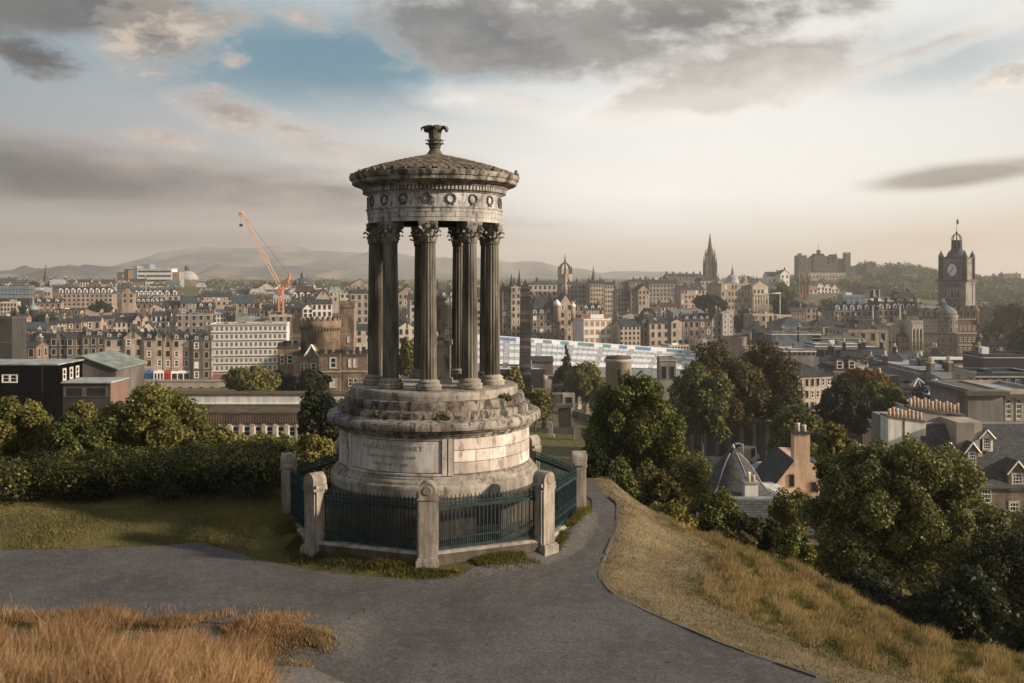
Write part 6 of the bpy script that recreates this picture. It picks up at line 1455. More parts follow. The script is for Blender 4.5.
mb = MB(); mb.box(.35, 1.45, -1.0, -.1, -1, 2.05, 'wall_harl'); mb.box(.25, 1.55, -1.1, 0, 2.05, 2.2, 'roof_lead'); mb.lathe([(.2, 2.2), (.16, 2.75), (.2, 2.95)], 'pot_pale', 10, .75, -.55); mb.lathe([(.18, 2.2), (.15, 2.6), (.18, 2.7)], 'pot', 10, 1.15, -.55); mb.build('chimney', rf)
Y = 80; s = .08
lr = thing('cottage_range', (PX(765, Y), Y, PZ(548, Y)), 'low slate roofed range below the turret cottage, partly grown over', 'cottage')
mb = MB(); mb.box(-5.5, 5, 0, 5, -3, 1.2, 'wall_rubble'); mb.build('wall', lr)
mb = MB(); mb.prism_x([(-.3, 1.1), (5.3, 1.1), (2.9, 3.35), (2.3, 3.35)], -5.7, 5.2, 'near_slate'); mb.box(-5.8, 5.3, 2.35, 2.85, 3.3, 3.5, 'roof_lead'); mb.build('roof', lr)
Y = 92; s = .092
oc = thing('ochre_cottage', (PX(802, Y), Y, PZ(506, Y)), 'ochre rendered cottage gable with a tall chimney and two small windows', 'cottage', None, R(-3))
def oz(py): return (506-py)*s
mb = MB(); mb.prism([(-2.9, -4), (3.4, -4), (3.4, oz(480)), (.75, oz(462)), (-.75, oz(462)), (-2.9, oz(492))], 0, 8, 'wall_ochre'); mb.build('wall', oc)
mb = MB()
for s_, xe, ze in ((-1, -3.05, oz(493)), (1, 3.6, oz(479))):
    q = [(xe, .12, ze), (s_*.7, .12, oz(461.5)), (s_*.7, 8.2, oz(461.5)), (xe, 8.2, ze)]; mb.add(q+[(x, y, z+.14) for x, y, z in q], [(0, 1, 2, 3), (7, 6, 5, 4), (0, 4, 5, 1), (3, 2, 6, 7), (0, 3, 7, 4)], 'roof_slate')
rf = mb.build('roof', oc)
mb = MB(); mb.box(-.72, .72, -.02, 1.3, oz(466), oz(434), 'wall_ochre'); mb.box(-.85, .85, -.15, 1.4, oz(434), oz(432.3), 'roof_slate'); mb.lathe([(.26, oz(432.3)), (.22, oz(425)), (.27, oz(424))], 'pot_pale', 10, -.28, .6); mb.lathe([(.24, oz(432.3)), (.2, oz(427)), (.25, oz(426))], 'pot_pale', 10, .3, .6); mb.build('chimney', rf)
for x, py_, w_, h_ in ((-.95, 486, .38, 1.0), (1.05, 491, .42, .8)): inst(WIN['dark'], oc, (x, -.0, oz(py_)), (w_, 1, h_), name='window')
# big stone house with slate roof, dormers, chimney walls (Y 105)
Y = 104; s = Y/1000
sh_ = thing('slate_house', (PX(985, Y), Y, PZ(522, Y)), 'rubble stone house with dark slate roof, white dormers and sash windows', 'house')
def sxx(px): return (px-985)*s
def szz(py): return (522-py)*s
mb = MB(); mb.box(sxx(940), sxx(1050), 0, 9, -5, szz(487), 'wall_rubble'); mb.build('wall', sh_)
for px_, py_, hh, in ((986, 503, 1.85), (1015, 489.5, 1.5), (1014, 519.5, 1.8)): inst(WIN['sash6'], sh_, (sxx(px_), 0, szz(py_)), (.95, 1, hh), name='window')
mb = MB(); q = [(sxx(936), -.35, szz(488.5)), (sxx(1052), -.35, szz(488.5)), (sxx(1052), 5.2, szz(431)), (sxx(936), 5.2, szz(431))]
mb.add(q+[(x, y, z+.16) for x, y, z in q], [(0, 1, 2, 3), (7, 6, 5, 4), (4, 5, 1, 0)], 'near_slate'); q = [(sxx(936), 10.4, szz(488.5)), (sxx(1052), 10.4, szz(488.5)), (sxx(1052), 5.2, szz(431)), (sxx(936), 5.2, szz(431))]
mb.add(q, [(3, 2, 1, 0)], 'near_slate'); mb.box(sxx(936), sxx(1052), 5.05, 5.35, szz(431)-.02, szz(429.3), 'roof_lead')
rf = mb.build('roof', sh_)
def big_dormer(px0, px1, pys, pye, pyr, y, mat='wall_rubble'):
    x0, x1 = sxx(px0), sxx(px1); mb = MB(); xm = (x0+x1)/2
    mb.box(x0, x1, y, y+4, szz(pys), szz(pye), mat); mb.prism([(x0, szz(pye)), (x1, szz(pye)), (xm, szz(pyr))], y, y+4, mat)
    for s_ in (-1, 1):
        xe = xm+s_*((x1-x0)/2+.2); q = [(xe, y-.2, szz(pye)-.12), (xm, y-.2, szz(pyr)+.05), (xm, y+4.5, szz(pyr)+.05), (xe, y+4.5, szz(pye)-.12)]
        mb.add(q+[(a, b_, c+.12) for a, b_, c in q], [(0, 1, 2, 3), (7, 6, 5, 4), (0, 4, 5, 1), (3, 2, 6, 7), (0, 3, 7, 4)], 'near_slate')
        mb.bar((xe, y-.22, szz(pye)-.02), (xm, y-.22, szz(pyr)+.12), .16, 'trim_white')
    d_ = mb.build('dormer', rf); inst(WIN['sash6'], d_, (xm, y, szz(pys)+.25), ((x1-x0)*.55, 1, (szz(pye)-szz(pys))*.86), name='window')
big_dormer(945, 959, 472, 456, 444, .6); big_dormer(970, 982, 469, 454, 445, .9); big_dormer(990, 1003, 455, 442, 434, 2.2, 'trim_white'); big_dormer(1008, 1026, 489, 474, 462, -.05)
mb = MB(); mb.prism([(sxx(934), 0), (sxx(992), 0), (sxx(992), szz(424)), (sxx(975), szz(424)), (sxx(936), szz(416))], 6.4, 7.6, 'wall_pale'); mb.box(sxx(966), sxx(992.5), 2.2, 6.4, szz(463), szz(425), 'wall_pale'); mb.box(sxx(965.5), sxx(984), 2.1, 2.2, szz(463), szz(426), 'wall_grey'); mb.prism([(sxx(933), szz(416)), (sxx(993), szz(424.5)), (sxx(993), szz(423)), (sxx(933), szz(414))], 6.2, 7.8, 'trim_dark'); cw = mb.build('chimney_wall', rf)
for i in range(14):
    mb = MB(); px_ = 937+i*3.9; zb_ = szz(414+(px_-936)*.155); h = .85+.25*((i*5) % 3)/2; mb.lathe([(.17, zb_-.1), (.15, zb_+h*.8), (.18, zb_+h)], 'pot' if i % 3 else 'pot_pale', 8, sxx(px_), 7.0); mb.build('chimney_pot', cw)
Y = 108; s2_ = Y/1000
wg = thing('white_gable_house', (PX(906, Y), Y, PZ(470, Y)), 'white harled gable wall topped by a long row of clay chimney pots', 'house')
def wx(px): return (px-906)*s2_
def wz(py): return (470-py)*s2_
mb = MB(); mb.prism([(wx(888), -6), (wx(926), -6), (wx(926), wz(422)), (wx(888), wz(417))], 0, 2.2, 'wall_harl'); mb.prism([(wx(887.5), wz(417)), (wx(926.5), wz(422.2)), (wx(926.5), wz(421)), (wx(887.5), wz(415.5))], -.12, 2.3, 'trim_dark'); mb.box(wx(903.5), wx(904.5), -.06, 0, wz(450), wz(419.5), 'metal_dark'); wl = mb.build('wall', wg)
mb = MB(); mb.box(wx(905), wx(940), 2.2, 10, -6, wz(424), 'wall_grey'); mb.build('rear_wall', wg)
for i in range(9):
    mb = MB(); px_ = 893+i*3.9; zb_ = wz(415.5+(px_-888)*.135)-.2; h = .9+.2*((i*7) % 4)/3; mb.lathe([(.19, zb_-.1), (.16, zb_+h*.8), (.2, zb_+h)], 'pot' if i % 2 else 'pot_pale', 8, wx(px_), 1.0); mb.build('chimney_pot', wl)

# --- street below the trees: road, wall, lamp, parked van and cars
rd = strip('road', [(PX(690, 150), 150), (PX(735, 138), 138), (PX(778, 128), 128), (PX(800, 112), 112)], [(PX(668, 172), 172), (PX(725, 154), 154), (PX(775, 143), 143), (PX(850, 126), 126)], 40, 'asphalt', .06, 6); tag(rd, kind='structure')
Y = 128
lp = thing('street_lamp', (PX(743, Y), Y, PZ(474, Y)), 'grey street lamp with a short bent arm beside the road', 'street lamp')
mb = MB(); mb.bar((0, 0, -2), (0, 0, 3.8), .17, 'roof_lead', 8, .12); mb.build('pole', lp); mb = MB(); mb.bar((0, 0, 3.75), (-.55, 0, 3.9), .12, 'roof_lead', 6); mb.box(-1.0, -.4, -.16, .16, 3.84, 3.98, 'roof_lead'); mb.build('lamp_head', lp)
def vehicle(label, px_, py_, Y, mat, L, H, rz, van, group=None):
    v_ = thing('van' if van else 'parked_car', (PX(px_, Y), Y, PZ(py_, Y)), label, 'van' if van else 'car', group, rz)
    mb = MB(); mb.prism([(-L/2, .3), (L/2, .3), (L/2, .8), (L/2-.15, 1.0)]+([(L/2-.9, 1.15), (L/2-1.5, H), (-L/2+.1, H)] if van else [(L/2-1.2, 1.05), (L/2-1.9, H), (-L/2+.9, H), (-L/2+.25, 1.05)])+[(-L/2, 1.0)], -.88, .88, mat); b_ = mb.build('body', v_)
    mb = MB(); mb.box(-L/2+.9, L/2-1.85, -.90, -.88, .98, H-.15, 'glass'); mb.build('side_window', v_)
    for x in (-L/2+.85, L/2-.85):
        for y in (-.8, .8):
            mb = MB(); mb.lathe([(.32, -.1), (.32, .1)], 'metal_dark', 12); w_ = mb.build('wheel', v_, (x, y, .32)); w_.rotation_euler = (R(90), 0, 0)
vehicle('pale grey box van parked by the roadside wall', 748, 463, 138, 'wall_pale', 4.4, 2.3, R(58), True)
vehicle('pale blue car parked beyond the turret cottage', 771, 477, 104, 'roof_lead', 4.4, 1.5, R(15), False)
vehicle('white car parked nearer the ochre gable', 778, 482, 101, 'trim_white', 4.3, 1.45, R(15), False)
vehicle('dark car parked under the trees at the churchyard wall', 722, 466, 150, 'metal_dark', 4.3, 1.5, R(20), False)
wl = thing('churchyard_wall', (PX(730, 152), 152, gz(PX(730, 152), 152)), 'high dark ribbed stone wall behind the road under the brown trees', 'wall', None, R(-31))
mb = MB(); mb.box(-16, 16, 0, .8, -3, 6.0, 'wall_soot'); mb.box(-16.1, 16.1, -.15, .95, 6.0, 6.3, 'trim_stone')
for i in range(17): x = -15.6+i*1.95; mb.box(x-.28, x+.28, -.4, 0, -3, 5.8, 'wall_grey')
mb.build('wall', wl)

# --- masts and flagpoles
for (px_, yt, yb, Y, lab) in ((780, 293, 315, 420, 'tall white lamp mast with a cross arm in front of the dark trees'), (873, 306, 322, 420, 'thin white flagpole before the slate terrace under the belvedere'), (900, 306, 322, 420, 'thin white flagpole before the mansard terrace by the hotel'),
        (934, 346, 370, 300, 'thin white flagpole standing before the grand hotel'), (921, 352, 372, 280, 'thin white pole beside the stone end pavilion'), (897, 349, 372, 300, 'slim grey pole before the sandstone range')):
    mb = MB(); H_ = (yb-yt)*Y/1000; mb.bar((0, 0, -3), (0, 0, H_), .42, 'mast_white', 6, .25)
    if px_ == 780: mb.bar((-6.5, 0, H_-.4), (.2, 0, H_), .35, 'mast_white', 6)
    tag(mb.build('flagpole' if px_ != 780 else 'lamp_mast', None, (PX(px_, Y), Y, PZ(yb, Y))), lab, 'flagpole' if px_ != 780 else 'lamp mast')

# --- far rows that fill the town to the hills
g = 'small distant tenements in the far rows below the hills'
rng = random.Random(77)
rows = [(0, 130, 860, 283), (196, 366, 900, 288), (200, 366, 780, 293), (196, 300, 700, 300), (8, 130, 720, 290), (300, 366, 700, 296), (10, 60, 520, 316), (214, 262, 540, 312)]
for (a, b_, Y, ye) in rows:
    x = a
    while x < b_:
        w_ = rng.uniform(9, 17); e = ye+rng.uniform(-1.5, 2)
        bd(T, 'small distant tenement with chimneys in the far rows below the hills', x, x+w_*.97, e, e+rng.uniform(9, 12), Y+rng.uniform(-25, 25), rng.choice(['sand', 'pink', 'grey', 'pale', 'soot', 'cream', 'white', 'grey', 'soot']), rng.choice(['gable', 'gable', 'gable', 'mansard', 'hip', 'front']), rng.choice(['slate', 'slate', 'maroon', 'blueslate', 'lead']),
           rh=rng.uniform(2.5, 4.5), ch=rng.choice([1, 2, 3]), win='plain', nf=2, nb=max(2, int(w_/2.6)), group=g, side=False, corn=False, base=9)
        x += w_
# --- far hills
def hill(name, pts, Y, depth, seed, mat):
    r_ = np.random.RandomState(seed); xs = np.arange(pts[0][0], pts[-1][0]+1, 4.0); top = np.interp(xs, [p[0] for p in pts], [p[1] for p in pts])
    k = np.array([1, 2, 3, 2, 1])/9; top = np.convolve(np.pad(top, 2, 'edge'), k, 'valid')+np.convolve(r_.normal(0, .9, len(xs)+4), k, 'valid')+.9*np.sin(xs*.045+seed)+.5*np.sin(xs*.13+2*seed)
    rows_ = []
    n = 14
    for j in range(n):
        q = j/(n-1); yy_ = Y+depth*(q-1)*1.0
        nz = np.convolve(r_.normal(0, 16, len(xs)+4), k, 'valid')*math.sin(q*math.pi)
        H_ = PZ(top, Y)
        rows_.append(np.stack([(xs-512)/1000*Y, np.full(len(xs), yy_), -40+(H_+40)*math.sin(q*math.pi/2)**1.3+nz], -1))
    for q, hh in ((1.2, .6), (1.5, 0)):
        rows_.append(np.stack([(xs-512)/1000*Y, np.full(len(xs), Y+depth*(q-1)), -40+(PZ(top, Y)+40)*hh], -1))
    V = np.array(rows_).reshape(-1, 3); m_ = len(rows_); i = np.arange(m_*len(xs)).reshape(m_, -1)
    F = np.stack([i[:-1, :-1], i[:-1, 1:], i[1:, 1:], i[1:, :-1]], -1).reshape(-1, 4)
    tag(link(name, mesh_np(name, V, F, True, mat)), kind='structure')
m, t, b, _ = new_mat('hill_ground'); p = pos(t); f1 = t.noise(p, .0022, 6, .6); f2 = t.noise(t.scl(p, (1, .4, 2)), .006, 5, .6)
t.put(b.inputs['Base Color'], t.mix(t.sm(f2, .45, .6), t.mix(t.sm(f1, .4, .6), (.055, .060, .066), (.105, .102, .100)), (.20, .165, .13))); b.inputs['Roughness'].default_value = 1
hill('hill', [(-300, 274), (-60, 273), (0, 273), (20, 271), (45, 272), (70, 270), (100, 268), (125, 267), (150, 269), (180, 274), (230, 280)], 2600, 900, 1, 'hill_ground')
hill('hill', [(100, 284), (150, 274), (190, 262), (205, 252), (222, 247.5), (245, 249), (262, 250), (283, 244.5), (298, 246), (318, 252), (330, 253), (352, 254), (380, 252), (420, 256), (460, 259), (500, 262), (540, 263), (590, 272), (640, 282)], 5200, 2000, 2, 'hill_ground')
hill('hill', [(140, 288), (200, 278), (240, 268), (290, 266), (330, 270), (400, 276), (470, 282)], 3300, 900, 5, 'hill_ground')
hill('hill', [(540, 282), (590, 275), (620, 272), (650, 270), (680, 274), (720, 281), (760, 290)], 5600, 1600, 3, 'hill_ground')
hill('hill', [(900, 296), (960, 291), (1000, 288), (1060, 286), (1200, 285), (1400, 290)], 4200, 1300, 4, 'hill_ground')
# ------------------------------------------------------------------ vegetation
def vnoise(X, Y, f, seed):
    """cheap smooth noise for tussocks"""
    r = np.random.RandomState(seed); out = np.zeros_like(X)
    for k in range(6):
        a = r.uniform(0, 2*math.pi); ff = f*r.uniform(.6, 1.7); out += np.sin((X*math.cos(a)+Y*math.sin(a))*ff+r.uniform(0, 6.28))
    return out/6
def leaf_mat(name, cols, trans=.25, rough=.55):
    m, t, b, out = new_mat(name)
    g = t.new('ShaderNodeNewGeometry'); cr = t.new('ShaderNodeValToRGB')
    while len(cr.color_ramp.elements) < len(cols): cr.color_ramp.elements.new(.5)
    for i, c in enumerate(cols): cr.color_ramp.elements[i].position = i/(len(cols)-1); cr.color_ramp.elements[i].color = c4(c)
    big = t.noise(g.outputs['Position'], .55, 4, .6)
    f = t.m('ADD', t.m('MULTIPLY', g.outputs['Random Per Island'], .6), t.m('MULTIPLY', t.sm(big, .3, .7), .4))
    t.l.new(f, cr.inputs[0])
    t.l.new(cr.outputs[0], b.inputs['Base Color']); b.inputs['Roughness'].default_value = rough; b.inputs['Specular IOR Level'].default_value = .2
    tr = t.new('ShaderNodeBsdfTranslucent'); t.l.new(t.mix(1.0, cr.outputs[0], (1.3, 1.25, .6), 'MULTIPLY'), tr.inputs[0])
    mx = t.new('ShaderNodeMixShader'); mx.inputs[0].default_value = trans
    t.l.new(b.outputs[0], mx.inputs[1]); t.l.new(tr.outputs[0], mx.inputs[2]); t.l.new(mx.outputs[0], out.inputs[0])
leaf_mat('leaf_green', [(.024, .034, .010), (.060, .076, .021), (.125, .138, .036), (.22, .215, .062)])
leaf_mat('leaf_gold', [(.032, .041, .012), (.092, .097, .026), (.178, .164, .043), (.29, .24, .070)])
leaf_mat('leaf_rust', [(.030, .032, .011), (.058, .052, .017), (.092, .072, .022), (.14, .098, .030)])
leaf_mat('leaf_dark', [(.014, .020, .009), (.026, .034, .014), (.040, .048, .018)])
leaf_mat('leaf_autumn', [(.06, .045, .014), (.14, .085, .022), (.24, .13, .03)])
leaf_mat('leaf_silver', [(.026, .034, .011), (.078, .088, .028), (.16, .165, .058), (.29, .285, .12)])
leaf_mat('grass_tan', [(.11, .065, .034), (.25, .152, .082), (.39, .25, .145), (.50, .35, .22)], .35, .8)
leaf_mat('grass_dry', [(.11, .085, .038), (.22, .165, .085), (.33, .25, .14), (.43, .34, .21)], .3, .8)
leaf_mat('grass_green', [(.045, .052, .015), (.095, .095, .026), (.165, .145, .040), (.26, .21, .07)], .3, .8)
plain('bark', (.06, .048, .036), .95, 0, .4, 6)

leaf_mat('grass_lawn', [(.06, .062, .026), (.13, .125, .048), (.22, .19, .075), (.33, .27, .12)], .3, .8)
def leaf_cloud(clumps, n, leaf, seed, flat=.35, up=.5):
    """leaf shaped faces spread through a set of ellipsoid clumps"""
    r = np.random.RandomState(seed); C = np.array([c for c, _ in clumps], float); A = np.array([a for _, a in clumps], float)
    w = A[:, 0]*A[:, 2]; w = w/w.sum(); k = r.choice(len(clumps), n, p=w)
    d = r.normal(size=(n, 3)); d /= np.linalg.norm(d, axis=1)[:, None]
    rad = np.where(r.rand(n) < .75, r.uniform(.72, 1.12, n), r.uniform(.2, .8, n))
    wob = 1+.22*np.sin(d[:, 0]*5+k)*np.sin(d[:, 2]*4+2*k)
    P = C[k]+d*A[k]*(rad*wob)[:, None]
    nn = d*.7+r.normal(size=(n, 3))*.75+np.array([0, 0, up]); nn /= np.linalg.norm(nn, axis=1)[:, None]
    t = np.cross(nn, r.normal(size=(n, 3))); t /= np.linalg.norm(t, axis=1)[:, None]; s = np.cross(nn, t)
    L = leaf*r.uniform(.6, 1.35, n)[:, None]; Wd = L*r.uniform(.3, .48, n)[:, None]
    V = np.stack([P-t*L*.5, P+s*Wd-t*L*.05+nn*L*.08, P+t*L*.5, P-s*Wd-t*L*.05+nn*L*.08], 1).reshape(-1, 3)
    return V, np.arange(4*n).reshape(n, 4)
def clump_set(a, nc, seed, spread=.66, size=.40, low=-.75):
    r = np.random.RandomState(seed); out = []
    for i in range(nc):
        z = low+(1-low)*(i+.5)/nc; z = min(.95, z); ph = i*2.39996+r.uniform(-.5, .5); q = math.sqrt(max(0, 1-z*z)); sp = spread*r.uniform(.75, 1.2)
        k = size*r.uniform(.65, 1.25)
        out.append(((a[0]*sp*q*math.cos(ph), a[1]*sp*q*math.sin(ph), a[2]*spread*z*r.uniform(.9, 1.15)), (a[0]*k, a[1]*k, a[2]*k*r.uniform(.75, 1.0))))
    out.append(((0, 0, 0), (a[0]*.5, a[1]*.5, a[2]*.6)))
    return out
def tree(name, label, cat, px0, px1, y0, y1, Y, n, leaf, mat, seed, group=None, nc=12, base=None, ddep=.9, conifer=False, size=.40, spread=.66):
    s = Y/1000; a = ((px1-px0)/2*s, (px1-px0)/2*s*ddep, (y1-y0)/2*s); X = ((px0+px1)/2-512)*s; cz = PZ((y0+y1)/2, Y)
    zg = min(gz(X, Y), cz-a[2]*.9) if base is None else base
    root = thing(name, (X, Y, zg), label, cat, group); h = cz-zg
    if conifer:
        cl = []
        for i in range(nc):
            q = i/nc; r_ = a[0]*(1-q)**.9*.8; z = -a[2]+2*a[2]*q
            for k in range(max(1, int(5*(1-q)))): an = k*2*math.pi/max(1, int(5*(1-q)))+i; cl.append(((r_*.55*math.cos(an), r_*.55*math.sin(an), z), (r_*.55+.1, r_*.55+.1, a[2]/nc*1.3)))
    else: cl = clump_set(a, nc, seed, spread, size)
    V, F = leaf_cloud(cl, n, leaf, seed)
    V = V+np.array([0, 0, h])
    crown = link('crown' if cat == 'tree' else 'foliage', mesh_np('crown', V, F, False, mat), root)
    mb = MB(); rt = max(.05, min(.45, a[0]*.075)); rnd = random.Random(seed)
    nst = 1 if cat == 'tree' else 3
    for _ in range(nst):
        ox = rnd.uniform(-1, 1)*a[0]*.25*(nst > 1); oy = rnd.uniform(-1, 1)*a[1]*.25*(nst > 1)
        fork = (ox, oy, h-a[2]*.35); mb.bar((ox*.4, oy*.4, -.6), fork, rt*2, 'bark', 7, rt*1.3)
        for c, _a in cl[::2] if not conifer else cl[::9]:
            mid = (c[0]*.45+ox*.3, c[1]*.45, h+c[2]*.5-a[2]*.1); mb.bar(fork, mid, rt*1.0, 'bark', 5, rt*.6); mb.bar(mid, (c[0]*1.0, c[1]*1.0, c[2]+h), rt*.6, 'bark', 5, rt*.2)
    mb.build('trunk' if cat == 'tree' else 'stem', root)
    return root
TR, BU = 'tree', 'bush'
# --- near trees and shrubs on the slope
tree('tree', 'large leafy tree with pale green leaves on the near slope, beside the slate house', TR, 808, 986, 434, 622, 32, 85000, .105, 'leaf_silver', 1, nc=66, size=.185, spread=.83)
tree('tree', 'small upper shoot of leaves rising beside the ochre gable', TR, 812, 862, 420, 500, 34, 6500, .15, 'leaf_gold', 2, nc=8)
tree('tree', 'round dense tree with brownish green leaves just behind the path and railing', TR, 583, 690, 369, 522, 45, 52000, .13, 'leaf_green', 3, nc=48, size=.20, spread=.80)
gB = 'shrubs along the foot of the dry grass slope'
for i, (x0, x1, y0, y1, Y, mt, lab) in enumerate(((588, 640, 458, 522, 33, 'leaf_green', 'dark green shrub under the round dense tree by the path'), (574, 616, 452, 508, 31, 'leaf_dark', 'dark shrub closing the end of the path behind the railing'), (632, 688, 470, 530, 31, 'leaf_rust', 'brownish shrub at the top of the grass slope'),
        (664, 716, 452, 520, 36, 'leaf_gold', 'taller golden green shrub in front of the turret cottage'), (690, 745, 492, 552, 30, 'leaf_green', 'olive shrub below the turret cottage roof'), (730, 782, 510, 566, 28.5, 'leaf_dark', 'broom like dark green shrub below the slate cottage range'),
        (770, 815, 522, 590, 27.5, 'leaf_green', 'spiky green shrub between the broom and the big pale tree'), (640, 700, 500, 546, 29.5, 'leaf_gold', 'low golden shrub hugging the grass edge'),
        (716, 760, 532, 566, 27.2, 'leaf_rust', 'low rusty shrub hugging the grass edge below the broom'), (772, 816, 486, 540, 38, 'leaf_gold', 'golden shrub spreading in front of the ochre gable foot'))):
    tree('shrub', lab, BU, x0, x1, y0, y1, Y, 6500, .10, mt, 20+i, gB, nc=11, size=.36)
gD = 'dark bushes below the slope at the picture corner'
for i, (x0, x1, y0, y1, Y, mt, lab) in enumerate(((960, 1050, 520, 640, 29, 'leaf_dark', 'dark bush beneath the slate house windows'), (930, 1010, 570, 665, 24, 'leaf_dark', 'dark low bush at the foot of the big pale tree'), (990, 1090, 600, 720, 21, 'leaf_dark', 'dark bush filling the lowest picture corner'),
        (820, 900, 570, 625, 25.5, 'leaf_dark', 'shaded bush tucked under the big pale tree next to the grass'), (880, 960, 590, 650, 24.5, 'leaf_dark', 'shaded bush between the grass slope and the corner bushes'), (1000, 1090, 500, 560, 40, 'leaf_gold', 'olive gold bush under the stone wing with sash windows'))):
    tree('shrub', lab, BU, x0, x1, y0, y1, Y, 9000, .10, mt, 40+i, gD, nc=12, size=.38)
# --- left bushes behind the hedge
gL = 'sunlit bushes behind the hedge'
for i, (x0, x1, y0, y1, Y, mt, n, lab) in enumerate(((96, 212, 384, 482, 38, 'leaf_gold', 40000, 'largest dark hearted bush in the middle of the sunlit bushes'), (-30, 56, 396, 486, 40, 'leaf_gold', 24000, 'broad golden bush at the edge under the dark flat block'),
        (44, 104, 414, 486, 36, 'leaf_green', 12000, 'green bush between the golden bush and the largest bush'), (60, 100, 400, 450, 46, 'leaf_gold', 7000, 'yellow green bush showing above its neighbours under the low dark block'), (196, 250, 428, 480, 36, 'leaf_gold', 10000, 'pinkish golden bush just beyond the largest bush'),
        (238, 300, 432, 486, 35, 'leaf_gold', 10000, 'yellow green bush under the pale office windows'), (286, 342, 434, 490, 36, 'leaf_gold', 9000, 'golden bush touching the podium edge'), (180, 226, 446, 490, 33, 'leaf_green', 7000, 'low green bush in a gap of the golden bushes'))):
    tree('bush', lab, BU, x0, x1, y0, y1, Y, n, .12, mt, 60+i, gL, nc=24, size=.28, spread=.74)
tree('conifer', 'dark narrow conifer in front of the pale office block', TR, 296, 344, 388, 468, 62, 8000, .26, 'leaf_dark', 80, nc=14)
tree('tree', 'dark thin shrubby tree beside the podium cornice', TR, 322, 352, 398, 440, 64, 3000, .26, 'leaf_green', 81)
# long hedge
hg = thing('hedge', (PX(140, 27), 27, .3), 'long dark clipped hedge with top leaves tinted as if sunlit along the grass strip', 'hedge')
cl = []; r_ = np.random.RandomState(5)
for i in range(150):
    q = r_.rand(); X = -21+q*14.9; yy_ = 25.9+.5*sst(X, -14, -6)+r_.rand()*2.6; zt = 1.12+.42*(X+14)/8+r_.normal(0, .07); zc_ = r_.choice([.35, .8, 1.15, 1.25])
    zg = gz(X, yy_); cl.append(((X-hg.location.x, yy_-27, min(zg+zc_*.85, zt-.25)-.3), (r_.uniform(.35, .75), r_.uniform(.35, .6), r_.uniform(.28, .42))))
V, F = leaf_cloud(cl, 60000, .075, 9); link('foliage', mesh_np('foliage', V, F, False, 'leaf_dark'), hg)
V, F = leaf_cloud([((c[0], c[1], c[2]+.10), (a[0]*1.02, a[1]*1.02, a[2])) for c, a in cl if c[2] > .42], 34000, .075, 10); link('sun_tinted_top_foliage', mesh_np('foliage', V, F, False, 'leaf_gold'), hg)  # golden leaf colour on the hedge top stands in for sunlight
